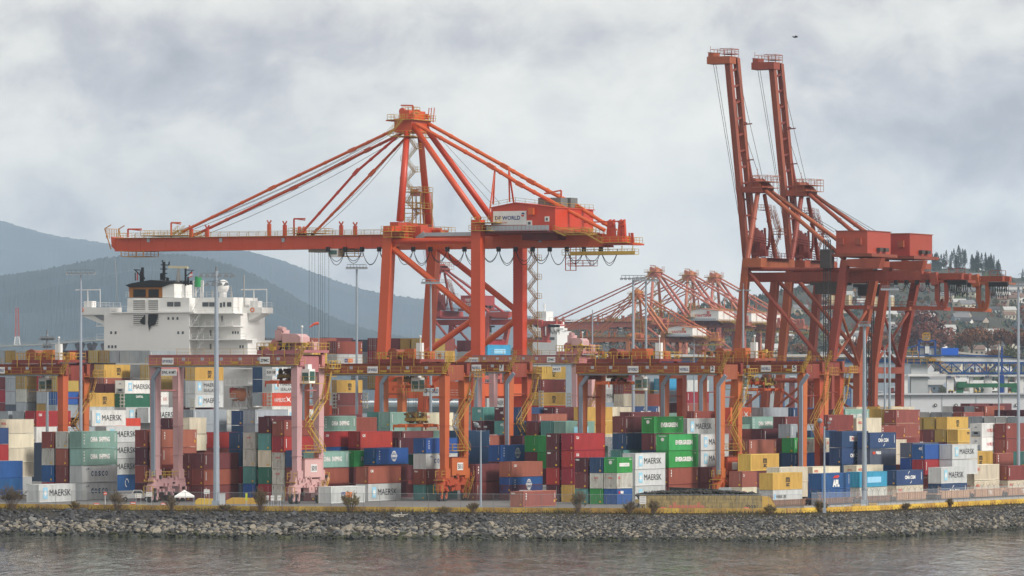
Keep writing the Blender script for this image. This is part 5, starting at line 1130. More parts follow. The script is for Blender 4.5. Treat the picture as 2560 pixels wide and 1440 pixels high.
    for (yy, w_, txt, col, z) in plates:
        mb = MB(); hh = 1.15; mb.box(-2.05, -2.0, yy-w_, yy, htop-1.62+z, htop-1.62+hh+z); pl = mb.build('name_plate', [WHITE()], R)
        mb = MB(); put_text(mb, txt, (-2.07, yy-.12, htop-1.3+z), (0, -1, 0), (0, 0, 1), w_-.24, .5 if len(txt) > 1 else .8, 0, .02); mb.build('lettering', [ink(col)], pl)
    if trolley is not None:
        y, w_, c = trolley; T = MB(); T.box(-.9, pair+.9, y, y+w_, htop+.35, htop+.8); T.box(-1.1, -.6, y, y+w_, htop+.1, htop+.4); 
        for yy in (y+.8, y+w_-.8):
            for x in (0, pair): T.tube((x-.2, yy, htop+.3), (x+.2, yy, htop+.3), .3, 10)
        TR = T.build('trolley', [dark], R)
        mb = MB(); yy = y+w_*.7; mb.tube((1, yy, htop+1.7), (4.8, yy, htop+1.7), .8, 14); mb.tube((.8, yy, htop+1.7), (1, yy, htop+1.7), 1.0, 14); mb.build('hoist_drum', [RTGO_SHADED() if c == 'o' else PINKD()], TR)
        mb = MB(); mb.box(1, 4, y+w_*.25, y+w_*.45, htop+.8, htop+2.6); mb.box(4.5, 6.5, y+w_*.1, y+w_*.35, htop+.8, htop+2.2); mb.tube((2, y+w_*.5, htop+1.6), (2, y+w_*.62, htop+1.6), .6, 10); mb.build('hoist_motor', [mat('motor_orange', (.50, .14, .04), .5) if c == 'o' else PINK()], TR)
        if c == 'p': mb = MB(); mb.prism([(0, y+w_*.1, htop+2.0), (0, y+w_*.1, htop+3.0), (0, y+w_*.18, htop+3.5), (0, y+w_*.5, htop+3.6), (0, y+w_*.5, htop+2)], (0, 0, 0), (3.4, 0, 0)); mb.tube((.8, y+w_*.5, htop+4.3), (2.4, y+w_*.72, htop+4.5), .4, 10); mb.box(.6, 3.4, y+w_*.55, y+w_*.7, htop+2.4, htop+4.2); mb.build('machine_cover', [PINK()], TR)
        else: mb = MB(); mb.box(0, .8, y+.2, y+1.3, htop+.8, htop+3.6); mb.build('control_cabinet', [WHITE()], TR)
        mb = MB()
        for x in (-1., pair+1): mb.rail((x, y, htop+.8), (x, y+w_, htop+.8), 1.2, 1.2, .1); mb.rail((-1, y if x < 0 else y+w_, htop+.8), (pair+1, y if x < 0 else y+w_, htop+.8), 1.2, 1.5, .1)
        for i in range(4): mb.bar((-1.2, y+w_*(i+.5)/4, htop-.4), (-1.2, y+w_*(i+.5)/4, htop+1.5), .1)
        mb.build('trolley_railing', [Y], TR)
        mb = MB(); random.seed(int(pxr)*3)
        for i in range(36): x = random.uniform(-.8, pair+.8); s_ = random.uniform(.12, .45); yy = y+random.uniform(.3, w_-.3); z = htop+.8+random.uniform(0, 1.3); mb.box(x-s_, x+s_, yy-s_, yy+s_, z-s_*.6, z+s_, random.choice((0, 1, 2)))
        mb.build('winch_gear', [dark, DGR(), Y], TR)
        mb = MB(); mb.tube((0, y+.5, htop+.8), (0, y+.5, htop+4.6), .07, 6); mb.ball((0, y+.5, htop+4.7), .22); mb.build('antenna', [WHITE()], TR)
        if cab is not None:
            mb = MB(); cy = y+cab; mb.box(.5, 2.6, cy, cy+1.5, hb-3.0, hb-.6); mb.box(.8, 2.2, cy+.4, cy+1, hb-.6, hb+.2); CB = mb.build('operator_cab', [WHITE() if c != 'x' else STEEL()], R)
            mb = MB(); mb.box(.46, .5, cy+.15, cy+1.35, hb-2.6, hb-1.2); mb.box(.7, 2.4, cy-.04, cy, hb-2.6, hb-1.0); mb.build('cab_window', [mat('green_glass', (.05, .12, .10), .15)], CB)
            mb = MB(); mb.rail((0, cy-1.6, hb-3), (0, cy+3.2, hb-3)); mb.box(0, 3.2, cy-1.6, cy+3.2, hb-3.1, hb-3); mb.build('cab_platform', [Y], R)
    if spread is not None:
        ys, z = spread; mb = MB(); cx = pair/2
        mb.box(cx-6.1, cx+6.1, ys-.35, ys+.35, z, z+.5); 
        for x in (-6.1, -2.6, 2.6, 6.1): mb.box(cx+x-.25, cx+x+.25, ys-1.2, ys+1.2, z-.1, z+.4)
        for x in (-6.1, 6.1):
            for e in (-1.2, 1.2): mb.bar((cx+x, ys+e, z-.6), (cx+x, ys+e, z), .18)
        SP = mb.build('spreader', [mat('spreader_orange', (.52, .12, .03), .55, var=.15, rust=.2)], R)
        mb = MB()
        for x in (-1.4, 1.4):
            for e in (-.9, .9): mb.tube((cx+x-.0, ys+e-.1, z+1.9), (cx+x, ys+e+.1, z+1.9), .62, 12)
        mb.box(cx-2.2, cx+2.2, ys-1.1, ys+1.1, z+1., z+1.5)
        mb.build('sheave_block', [mat('sheave_yellow', (.30, .20, .04), .6, var=.4, rust=.4, scale=3)], SP)
        mb = MB(); random.seed(int(pxr)*5)
        for i in range(40): x = cx+random.uniform(-2.4, 2.4); s_ = random.uniform(.1, .35); yy = ys+random.uniform(-1.2, 1.2); zz = z+.5+random.uniform(0, 1.9); mb.box(x-s_, x+s_, yy-s_, yy+s_, zz-s_*.5, zz+s_)
        for i in range(6): x = cx+random.uniform(-2.4, 2.4); mb.bar((x, ys-1.1, z+1.5), (x, ys-1.1, z+3), .1)
        mb.build('head_block', [RUSTM()], SP)
        mb = MB()
        for x in (-1.4, 1.4):
            for e in (-1.1, -.7, .7, 1.1): mb.tube((cx+x, ys+e, z+2.2), (cx+x*1.3, ys+e*1.3, htop+.8), .035, 4)
        mb.build('hoist_rope', [DGR()], R)
    return R
def yof(px, pxr, D):   # local Y of a column px on the crane's near girder
    u0, u = (pxr-1280)/F, (px-1280)/F; return (u0-u)*D/(AY+AX*u)
o, d_ = RTGO(), RTGO_SHADED()
rtg(742, 936, 27.4, PINK(), PINKD(), 'pink yard gantry crane at front left with white cab and white number', htop=25.1, hb=23.3, pair=7.8, trolley=(-1.5, 8.6, 'p'), spread=(3.6, 20.3), cab=-.6, num='5018', cond=1,
    plates=((yof(420, 742, 936), 2.2, 'DP WORLD', 'n', 0), (yof(664, 742, 936), 1.9, 'ZPMC', 'k', .1), (yof(418, 742, 936), 3., 'SWL 41MT', 'k', -1.9), (yof(680, 742, 936), 1.9, '5018', 'k', -1.9)))
rtg(157, 985, 27.4, o, d_, 'orange yard gantry crane cut by the left edge of the picture', trolley=(0.3, 9.6, 'o'), spread=None, cab=3.5, num=None, plates=((yof(0, 157, 985), 2.2, 'DP WORLD', 'n', 0),), power=False)
rtg(1111, 958, 27.4, o, d_, 'orange yard gantry crane left of centre with plate 5011 on its power house', trolley=(yof(1057, 1111, 958), 9.0, 'o'), spread=(yof(1000, 1111, 958)-1.2, 13.6-.8), cab=1.0, num='5011', plates=((yof(932, 1111, 958), 2.0, 'DP WORLD', 'n', 0),))
rtg(1272, 1008, 25.6, o, d_, 'orange yard gantry crane at centre with the number 7', htop=24.2, hb=22.6, trolley=None, spread=(yof(1010, 1272, 1000), 19.6), plates=((yof(1191, 1272, 1000), 1.9, 'NOELL', 'n', 0), (yof(1261, 1272, 1000), .8, '7', 'k', 0)), power=False, cond=2)
rtg(1800, 964, 26.4, o, d_, 'orange yard gantry crane right of centre with the number 2', htop=23.8, hb=22.1, trolley=(yof(1655, 1800, 964), 14, 'o'), spread=(yof(1502, 1800, 964)-1.5, 20.2), cab=4., plates=((yof(1582, 1800, 964), 2.0, 'DP WORLD', 'n', 0), (yof(1710, 1800, 964), 1.9, 'NOELL', 'n', 0), (yof(1788, 1800, 964), .8, '2', 'k', 0)), cond=2)
rtg(2006, 982, 26.8, o, d_, 'orange yard gantry crane at right with the number 5', htop=24.0, hb=22.3, trolley=(yof(1893, 2006, 982), 11, 'o'), spread=(yof(1800, 2006, 982)-3, 20.2), cab=3., plates=((yof(1914, 2006, 982), 1.9, 'NOELL', 'n', 0), (yof(1992, 2006, 982), .8, '5', 'k', 0)), cond=2, power=False)
rtg(2060, 1060, 25.4, o, d_, 'rearmost orange yard gantry crane, behind the one with the number 5', htop=24.6, hb=22.9, trolley=None, spread=(14, 19), plates=(), power=False)
rtg(1440, 1165, 23., PINK(), PINKD(), 'rear pink yard gantry crane behind the number 7 girder', htop=26.4, hb=24.8, trolley=(yof(1462, 1440, 1165), 6.2, 'p'), plates=((yof(1378, 1440, 1165), 1.9, 'ZPMC', 'k', .1), (yof(1392, 1440, 1165), 1.9, '5017', 'k', -1.9), (yof(1183, 1440, 1165), 2.2, 'DP WORLD', 'n', 0)), power=False, cond=1)
# ------------------------------------------------------------------ container ship superstructure
SO = Vector((-70.5, 1215, 10)); LPs = loc_of(SO); SR = empty('container_ship', SO, TH, 'white container ship superstructure with black topped funnel behind the stacks', 'ship')
def sl(zx, zy, v=0): x, y = pp(2, zx, zy); return LPs(x, y, v)
SW = mat('ship_white', (.80, .80, .78), .5, var=.05, rust=.10, scale=.35, rcol=(.42, .26, .16))
def sbox(mb, x0, x1, y0, y1, v0, v1, mi=None): p, q = sl(x0, y1, v0), sl(x1, y0, v0); mb.box(v0, v1, q.y, p.y, p.z, q.z, mi); return mb
def spart(nm, lst, m, par=SR):
    mb = MB()
    for a in lst: sbox(mb, *a)
    return mb.build(nm, [m], par)
D1 = spart('accommodation_block', [(892, 1622, 487, 1330, 0, 15), (1622, 2062, 487, 720, 4, 15), (1622, 2122, 720, 1330, 3, 15)], SW)
spart('upper_deckhouse', [(1092, 1622, 357, 485, .5, 12), (1622, 2000, 354, 490, 3, 14)], SW)
spart('deck_edge', [(940, 1660, 476, 490, -.6, .2)]+[(1622, x1, y, y+9, 0, 5) for y, x1 in ((487, 2010), (597, 2000), (712, 2110), )]+[(820, 893, 596, 604, 1, 8), (825, 893, 712, 721, 1, 8)], SW)
mb = MB()
for y, x0, x1 in ((487, 1640, 2050), (597, 1640, 1990), (712, 1640, 2110), (354, 1500, 1990), (354, 1080, 1105), (476, 945, 1092), (712, 830, 890), (596, 830, 892)): p, q = sl(x0, y, .2), sl(x1, y, .2); mb.rail(p, q, 1.15, 1.6, .06)
mb.build('deck_railing', [WHITE()], SR)
mb = MB()
for a, b in (((1655, 480), (1735, 350)), ((1655, 595), (1725, 490)), ((1690, 712), (1755, 605)), ((1700, 800), (1755, 722))): mb.stair(sl(*a, 1), sl(*b, 1), .9)
mb.build('outside_stairway', [WHITE()], SR)
# bridge wings with curved brackets
for nm, x0, x1, yb, br in (('bridge_wing', 682, 946, 505, [(705, 505), (945, 505), (945, 600), (892, 600), (860, 580), (700, 512)]), ('bridge_wing', 1930, 2246, 492, [(1975, 492), (2240, 480), (2240, 500), (2120, 560), (1990, 600), (1960, 600)])):
    mb = MB(); sbox(mb, x0, x1, 440, yb, 7, 12); pts = [sl(a, b, 7.5) for a, b in br]; W_ = mb.build(nm, [SW], SR)
    hole = [sl(a, b, 7.2) for a, b in ([(800, 508), (900, 508), (900, 556), (880, 556)] if x0 < 1000 else [(2015, 505), (2070, 505), (2050, 528), (2015, 548)])]
    mb = MB(); mb.prism(pts, (0, 0, 0), (3.8, 0, 0)); mb.build('wing_bracket', [SW], W_); mb = MB(); mb.prism(hole, (0, 0, 0), (.25, 0, 0)); mb.build('bracket_opening', [mat('shade_grey', (.22, .23, .24), .7)], W_)
    mb = MB(); p, q = sl(x0+5, 440, 7), sl(x1-10, 440, 7); mb.rail(p, q, 1.1, 1.8, .06); mb.rail(p+VX(5), q+VX(5), 1.1, 1.8, .06)
    c = sl(x0+70 if x0 < 1000 else x1-70, 440, 8); mb.box(8, 10, c.y-1, c.y+1, c.z, c.z+1.4); mb.bar(c+Vector((0, 0, 0)), c+Vector((0, 0, 3.9)), .2); e = 3.2; mb.bar(c+Vector((0, -e, 3.9)), c+Vector((0, e, 3.9)), .25); mb.bar(c+Vector((0, -e, 0)), c+Vector((0, -e, 3.9)), .12)
    mb.build('wing_gear', [WHITE()], W_)
    mb = MB(); c = sl(700 if x0 < 1000 else 2162, 462, 6.9); mb.path([c+Vector((0, cos(a)*.45, sin(a)*.45)) for a in [k*pi/5 for k in range(11)]], .1, 5); mb.build('lifebuoy', [mat('buoy_orange', (.7, .15, .03), .6)], W_)
# funnel
FN = MB(); sbox(FN, 1104, 1392, 262, 356, 1, 9); FN = FN.build('funnel', [mat('funnel_orange', (.42, .17, .03), .6, var=.25, rust=.2)], SR)
mb = MB(); mb.prism([sl(1074, 250, .6), sl(1130, 232, .6), sl(1290, 205, .6), sl(1500, 225, .6), sl(1440, 245, .6), sl(1385, 266, .6), sl(1105, 268, .6)], (0, 0, 0), (9, 0, 0)); mb.build('soot_black_top', [BLACK()], FN)
mb = MB(); mb.prism([sl(1392, 262, 1), sl(1425, 246, 1), sl(1492, 238, 1), sl(1494, 356, 1), sl(1392, 356, 1)], (0, 0, 0), (8, 0, 0)); mb.build('funnel_fairing', [SW], FN)
for x0, x1 in ((1142, 1246), (1272, 1358)): mb = MB(); sbox(mb, x0, x1, 285, 352, .85, .99); mb.build('funnel_grille', [BLACK()], FN)
for (x0, x1, y0, y1) in ((1142, 1244, 374, 470), (1272, 1357, 374, 470), (1142, 1244, 497, 590), (1272, 1357, 497, 590)):
    v = .5 if y0 < 400 else 0; mb = MB(); sbox(mb, x0, x1, y0, y1, v-.04, v-.01); lo = mb.build('louvre', [mat('louvre_grey', (.26, .27, .27), .6)], SR); mb = MB()
    for k in range(6): y = y0+(y1-y0)*k/5.5; sbox(mb, x0, x1, y, y+(y1-y0)*.07, v-.3, v-.05)
    mb.build('slat', [SW], lo)
mb = MB(); pts = [(1248, 500), (1262, 560), (1290, 600), (1300, 520), (1352, 540), (1357, 500)]
for a in [[(1270, 497), (1356, 497), (1350, 530), (1330, 590), (1290, 600), (1278, 650), (1266, 570)], [(1195, 560), (1244, 500), (1244, 588), (1215, 585)]]: mb.add([sl(x, y, -.33) for x, y in a], [tuple(range(len(a)))])
mb.build('soot_stain', [mat('soot', (.03, .03, .03), .9)], SR)
def wins(lst, v, w_, h_):
    for x, y in lst: mb = MB(); sbox(mb, x-w_, x+w_, y-h_, y+h_, v-.03, v+.02); mb.build('window', [GLASS()], SR)
wins([(952, 657), (990, 657), (932, 777), (961, 777), (990, 777), (1443, 535), (1482, 535), (1520, 535), (1527, 657), (1566, 657)], -.02, 8, 12)
wins([(1646, 657), (1667, 657), (1995, 657), (2017, 657), (2039, 657)], 3.96, 6, 12); wins([(2058, 777), (2081, 777)], 2.96, 6, 12); wins([(1893, 420), (1920, 415)], 2.96, 9, 20)
for (x0, x1, y0, y1, v) in ((1432, 1485, 393, 433, .45), (1493, 1546, 393, 433, .45), (1734, 1786, 396, 434, 2.95), (1792, 1843, 396, 434, 2.95), (1945, 1982, 396, 434, 2.95)): mb = MB(); sbox(mb, x0, x1, y0, y1, v-.03, v+.02); mb.build('window', [GLASS()], SR)
mb = MB()
for x, y, v in ((1804, 657, 3.9), (1804, 775, 2.9), (1902, 535, 3.9)): sbox(mb, x-7, x+7, y-22, y+25, v, v+.05)
mb.build('deck_door', [mat('shade_grey', (.22, .23, .24), .7)], SR)
# masts, radar, dome, flags
def mast(nm, lst, m, r=.16):
    mb = MB()
    for (a, b, c, d) in lst: mb.bar(sl(a, b, 5), sl(c, d, 5), r*(2.2 if a == c else 1), r*(2.2 if a == c else 1))
    return mb.build(nm, [m], SR)
mast('signal_mast', [(1222, 240, 1222, 98), (1148, 118, 1232, 122), (1160, 122, 1215, 180), (1210, 130, 1210, 230), (1240, 200, 1222, 150), (1200, 235, 1222, 190)], BLACK(), .22)
mast('main_mast', [(1405, 240, 1405, 50), (1380, 75, 1448, 78), (1395, 58, 1405, 70), (1448, 78, 1450, 48), (1376, 112, 1432, 112), (1380, 150, 1432, 150), (1380, 185, 1440, 188), (1384, 150, 1384, 205), (1436, 188, 1436, 238), (1390, 50, 1394, 36)], BLACK(), .22)
mast('radar_mast', [(1530, 250, 1530, 98), (1505, 250, 1525, 110), (1552, 250, 1535, 110)], mat('mast_grey', (.35, .35, .34), .6), .18)
mb = MB(); mb.bar(sl(1445, 94, 5), sl(1610, 97, 5), .5, .5); mb.build('radar_scanner', [mat('cream_cab', (.62, .55, .38), .5)], SR)
mast('aft_mast', [(1590, 255, 1590, 95), (1582, 95, 1612, 92), (1592, 120, 1662, 122), (1592, 175, 1648, 128), (1612, 180, 1612, 250), (1280, 212, 1650, 215), (1280, 240, 1650, 243)]+[(x, 212, x, 243) for x in range(1440, 1650, 28)], BLACK(), .15)
mast('radar_post', [(1523, 355, 1523, 250), (1560, 355, 1560, 250), (1540, 355, 1540, 250), (1500, 252, 1585, 252)], WHITE(), .5)
mast('light_tower', [(1660, 350, 1660, 210), (1740, 350, 1740, 210), (1680, 350, 1680, 210), (1722, 350, 1722, 210), (1655, 210, 1742, 210), (1655, 240, 1742, 240), (1665, 330, 1735, 250)], WHITE(), .12)
mb = MB(); c = sl(1699, 222, 5); mb.tube(c-Vector((0, 0, 1.1)), c+Vector((0, 0, 1.2)), .75, 10); mb.build('green_lamp_housing', [mat('lamp_green', (.03, .28, .10), .5)], SR)
mb = MB(); c = sl(1912, 262, 6); mb.ball(c, 1.35, 12, 8, sz=1.15); mb.tube(c-Vector((0, 0, 2.6)), c-Vector((0, 0, 1)), .8, 10); mb.build('satellite_dome', [WHITE()], SR, True)
mast('whip_antenna', [(1003, 400, 998, 205), (998, 205, 984, 25), (2092, 440, 2092, 165), (1978, 350, 1978, 255), (1818, 350, 1818, 290)], mat('mast_grey', (.35, .35, .34), .6), .1)
mb = MB(); a, b, c, d = sl(1612, 190, 5), sl(1650, 175, 5), sl(1648, 135, 5), sl(1636, 140, 5); mb.prism([a, b, c, d], (0, 0, 0), (.04, 0, 0)); FL = mb.build('flag', [mat('flag_red', (.6, .03, .03), .7)], SR); mb = MB(); mb.prism([a.lerp(d, .2)+VX(-.02), b.lerp(c, .2)+VX(-.02), b.lerp(c, .65)+VX(-.02), a.lerp(d, .65)+VX(-.02)], (0, 0, 0), (.01, 0, 0)); mb.build('flag_band', [WHITE()], FL)
for x, m_ in ((1158, DGR()), (1175, mat('flag_red', (.6, .03, .03), .7))): mb = MB(); mb.prism([sl(x-4, 150, 5), sl(x+4, 135, 5), sl(x+6, 205, 5), sl(x-3, 215, 5)], (0, 0, 0), (.05, 0, 0)); mb.build('flag', [m_], SR)
# decks and lifeboat on the side, seen under the pink crane beam
spart('side_deck', [(1920, 2130, 940, 946, -4, 6), (1960, 2190, 958, 970, -4, 6), (1925, 2180, 1100, 1112, -5, 6), (1925, 2130, 945, 1330, 4, 6), (2130, 2160, 1110, 1330, 2, 5), (1950, 2010, 1215, 1226, -5, 2), (1920, 2120, 1296, 1310, -5, 6)], SW)
mb = MB()
for x0, x1, y in ((1930, 2180, 1100), (1960, 2190, 958), (1965, 2015, 1222), (2130, 2190, 1222)): mb.rail(sl(x0, y, -4), sl(x1, y, -4), 1.1, 1.3, .08)
for x in (1985, 2040, 2110): mb.bar(sl(x, 1310, -3), sl(x+8, 1120, -3), .3); mb.bar(sl(x+30, 1300, -3), sl(x, 1210, -3), .18)
mb.build('side_railing', [WHITE()], SR)
mb = MB(); c = sl(2052, 1196, -2.5); pr = [(-3.6, .2), (-3, .75), (-1, 1.0), (1.5, 1.0), (3, .7), (3.7, .15)]
n = 10; vs = []
for (a, r) in pr: vs += [c+Vector((cos(2*pi*i/n)*r*1.25, a*.66, sin(2*pi*i/n)*r*1.5+.2)) for i in range(n)]
mb.add(vs, [(k*n+i, k*n+(i+1) % n, (k+1)*n+(i+1) % n, (k+1)*n+i) for k in range(len(pr)-1) for i in range(n)]+[tuple(range(n)), tuple(range(len(vs)-n, len(vs)))]); LB = mb.build('lifeboat', [mat('lifeboat_orange', (.68, .27, .14), .5)], SR, True)
for y in (1172, ): mb = MB(); q = sl(1998, 1150, -3); mb.box(-3.4, -1.6, q.y-.7, q.y+.7, q.z-.8, q.z+.5); mb.build('hatch', [mat('lifeboat_red', (.6, .08, .05), .5)], LB)
mb = MB(); mb.box(-60, 215, 1, 37.5, -9.4, 3.6); mb.build('hull', [mat('hull_blue', (.03, .05, .09), .6, rust=.15)], SR)
# lashing bridges between bays
mb = MB()
for (zx, y0, y1, pan, D) in ((1048, 1180, 1300, 2, 1168), (1650, 1230, 1310, 2, 1176), (115, 1170, 1300, 4, 1192), (670, 1180, 1300, 4, 1232), (940, 1180, 1300, 4, 1262), (490, 1180, 1290, 6, 1262), (250, 1160, 1290, 6, 1222)):
    x, ya = pp(pan, zx, y0); _, yb = pp(pan, zx, y1); p, q = at(x, yb, D)-SO, at(x, ya, D)-SO; Ri = Matrix.Rotation(-TH, 3, 'Z'); p, q = Ri @ p, Ri @ q
    mb = MB()
    for e in (-.4, .4): mb.bar(p+Vector((0, e, 0)), q+Vector((0, e, 0)), .15)
    for k in range(5): c = p.lerp(q, k/4); mb.bar(c-Vector((0, .6, 0)), c+Vector((0, .6, 0)), .18, .3)
    mb.build('lashing_bridge', [mat('lashing_cream', (.55, .54, .48), .6)], SR)
# second ship, far behind the big crane's rear leg
S2 = empty('distant_ship', at(1362, 890, 2350), TH, 'smaller white ship superstructure between the big crane and the pink crane', 'ship'); s2 = 13900/2350.
mb = MB(); w_ = lambda px: px/s2
mb.box(0, 14, -w_(34), w_(34), -20, w_(62)); mb.box(2, 12, -w_(20), w_(60), w_(62), w_(86)); mb.box(3, 10, w_(5), w_(32), w_(86), w_(112)); mb.box(4, 8, -w_(40), w_(75), w_(64), w_(70)); mb.build('superstructure', [WHITE()], S2)
mb = MB(); 
for k in range(-4, 5): mb.box(-.1, .1, w_(6*k)-.5, w_(6*k)+.5, w_(40), w_(40)+1.2); mb.box(1.9, 2.1, w_(5*k+15)-.4, w_(5*k+15)+.4, w_(74), w_(74)+1.2)
mb.build('windows', [GLASS()], S2); mb = MB(); mb.tube((6, w_(18), w_(112)), (6, w_(18), w_(132)), .4, 8); mb.ball((6, w_(50), w_(92)), 1.3); mb.build('mast', [WHITE()], S2)
# ------------------------------------------------------------------ lamp masts
LM = {}
def lampmast(px, ytop, D, r, kind, label, half=None, ybase=None, grp='tall lamp masts in the yard'):
    zb = 4.2; O = Vector(((px-1280)/F*D, D, zb)); H = HC+(YH-ytop)/F*D-zb; R = empty('lamp_mast', O, 0, label, 'lamp mast', grp)
    mb = MB(); n = 4
    for k in range(n):
        z0, z1 = H*k/n, H*(k+1)/n; ra = r*(1-.45*k/n); rb = r*(1-.45*(k+1)/n); mb.tube((0, 0, z0), (0, 0, z1), ra, 10, r2=rb, caps=(k == 0)); mb.tube((0, 0, z1-.15), (0, 0, z1+.15), rb*1.12, 10)
    mb.box(-r*1.3, r*1.3, -r*1.3, r*1.3, 0, .8); mb.build('pole', [mat('mast_steel', (.33, .38, .44), .4, .35, var=.12, streak=True)], R)
    w = half or 2.4; mb = MB(); lm = MB()
    if kind == 'bar':      # flat frame of floodlights
        for y in (-.5, .5): mb.bar((-w, y, H), (w, y, H), .12); mb.bar((-w, y, H+.55), (w, y, H+.55), .09)
        n = 7
        for i in range(n): x = -w+2*w*i/(n-1); mb.bar((x, -.5, H), (x, .5, H), .1); mb.bar((x, -.5, H), (x, -.5, H+.55), .07); lm.prism([(x-.28, -.9, H-.32), (x+.28, -.9, H-.32), (x+.22, -.5, H-.02), (x-.22, -.5, H-.02)], (0, 0, 0), (0, .5, .18))
    elif kind == 'double':   # two tiers of slanted heads
        for z, ww in ((H-.2, w), (H-1.6, w*.62)):
            mb.bar((-ww, 0, z), (ww, 0, z), .12); n = 6 if z > H-1 else 4
            for i in range(n): x = -ww+2*ww*i/(n-1); mb.bar((x, 0, z), (x, -.3, z-.3), .08); lm.prism([(x-.5, -.3, z-.75), (x+.5, -.3, z-.6), (x+.3, -.3, z-.15), (x-.1, -.3, z-.15)], (0, 0, 0), (0, .7, 0))
        mb.tube((0, 0, H-2), (0, 0, H+.9), .2, 8); mb.rail((-.6, -.3, H-2.2), (.6, -.3, H-2.2), .8, .6, .05)
    elif kind == 'ring':     # small round head with wide pale lamps
        for x in (-w*.6, w*.6): lm.ball((x, 0, H-.1), w*.38, 8, 5, sz=.25)
        mb.bar((-w, 0, H), (w, 0, H), .1); mb.tube((0, 0, H), (0, 0, H+1.3), .08, 6)
    else:                    # camera pole
        mb.bar((-.7, 0, H), (.7, 0, H), .08); mb.bar((-.7, 0, H), (-.7, 0, H+.7), .08); mb.bar((.7, 0, H), (.7, 0, H+.7), .08); lm.ball((-.7, 0, H+1), .42, 10, 6); lm.box(.45, 1.0, -.2, .3, H+.55, H+.85)
    mb.build('lamp_frame', [mat('frame_grey', (.18, .20, .22), .5)], R); lm.build('floodlights' if kind != 'cam' else 'camera_dome', [mat('lamp_shell', (.20, .22, .24) if kind in ('bar', 'double') else (.6, .62, .62), .4)], R)
    return R
lampmast(202, 683, 985, .36, 'bar', 'tall lamp mast left of the ship superstructure')
lampmast(541, 680, 925, .56, 'double', 'thick lamp mast with two tiers of lamps, in front of the ship', half=2.6)
lampmast(892, 669, 1025, .34, 'bar', 'tall lamp mast just left of the big red crane', half=1.75)
lampmast(1077, 706, 1060, .34, 'bar', 'lamp mast in front of the big red crane rear seaside leg', half=1.6)
lampmast(1583, 696, 1040, .38, 'bar', 'left one of the twin lamp masts near the pale distant cranes', half=2.2)
lampmast(1615, 700, 1075, .36, 'bar', 'right one of the twin lamp masts near the pale distant cranes', half=2.2)
lampmast(1858, 725, 1080, .34, 'ring', 'lamp mast against the left leg of the weathered red cranes', half=1.5)
lampmast(2161, 812, 932, .46, 'bar', 'stout lamp mast behind the fence at right, rising above the rail cars', half=.8)
lampmast(2224, 722, 1090, .34, 'bar', 'tall lamp mast in front of the weathered red crane right legs', half=1.5)
lampmast(2212, 878, 1110, .30, 'ring', 'short lamp mast beside the weathered red crane right legs', half=.9)
lampmast(2497, 864, 1220, .26, 'ring', 'slender lamp mast with pale lamps in front of the blue conveyor', half=1.5)
lampmast(2546, 714, 1015, .36, 'bar', 'tall lamp mast near the right edge', half=1.6)
lampmast(1481, 790, 1180, .26, 'ring', 'lamp mast with pale lamps left of the twin masts', half=1.2)
lampmast(1735, 862, 1200, .2, 'ring', 'low lamp mast with pale lamps under the distant white crane houses', half=1.2)
lampmast(118, 838, 1010, .34, 'double', 'lamp mast behind the left orange crane trolley', half=1.2)
lampmast(1202, 1078, 884, .2, 'cam', 'slim white camera pole at the bank right of crane 5011', grp='camera poles')
lampmast(2061, 1068, 868, .2, 'cam', 'slim white camera pole at the bank by the rail cars', grp='camera poles')
# ------------------------------------------------------------------ white truck, pickup, tent, signs, barriers
def wheelpart(par, x, y, r, w=.3, nm='wheel'):
    mb = MB(); mb.tube((x, y-w/2, r), (x, y+w/2, r), r, 14); o = mb.build(nm, [mat('tyre', (.018, .018, .02), .8)], par); mb = MB(); mb.tube((x, y-w/2-.03, r), (x, y+w/2+.03, r), r*.5, 10); mb.build('rim', [STEEL()], o)
TRK = empty('tractor_truck', ground(4, 966), radians(4), 'white long nosed tractor truck half hidden by a bare bush at left', 'truck')
mb = MB(); mb.prism([(0.2, 0, .9), (0.2, 0, 1.7), (.5, 0, 2.0), (2.0, 0, 2.15), (2.3, 0, 3.0), (2.6, 0, 3.25), (3.6, 0, 4.0), (5.2, 0, 4.05), (5.25, 0, .9)], (0, 0, 0), (0, 2.4, 0)); B_ = mb.build('cab_body', [WHITE()], TRK)
mb = MB(); mb.prism([(2.06, -.02, 2.2), (2.32, -.02, 2.95), (3.2, -.02, 2.95), (3.2, -.02, 2.2)], (0, 0, 0), (0, .04, 0)); mb.add([(2.0, .15, 2.17), (2.0, 2.25, 2.17), (2.28, 2.25, 2.95), (2.28, .15, 2.95)], [(0, 1, 2, 3)]); mb.box(4.3, 4.8, -.02, .02, 2.3, 2.8); mb.build('side_window', [GLASS()], B_)
mb = MB(); mb.box(.12, .22, .5, 1.9, 1.0, 1.75); mb.box(.0, .3, 0, 2.4, .5, .85); mb.build('grille', [STEEL()], TRK)
mb = MB(); mb.box(1.0, 9.0, .8, 1.6, .7, 1.05); mb.box(6.6, 8.6, .2, 2.2, 1.1, 1.3); mb.build('chassis', [DGR()], TRK)
for x in (1.2, 6.8, 8.1): wheelpart(TRK, x, .2, .52); wheelpart(TRK, x, 2.2, .52)
PK = empty('pickup_truck', ground(297, 955), radians(4), 'white pickup truck parked beyond the bushes by the pink crane', 'pickup truck')
mb = MB(); mb.prism([(0, 0, .55), (0, 0, 1.25), (2.0, 0, 1.3), (2.2, 0, 1.35), (2.5, 0, 1.95), (3.9, 0, 1.95), (4.4, 0, 1.35), (5.6, 0, 1.25), (5.7, 0, .6)], (0, 0, 0), (0, 1.9, 0)); mb.build('body', [WHITE()], PK)
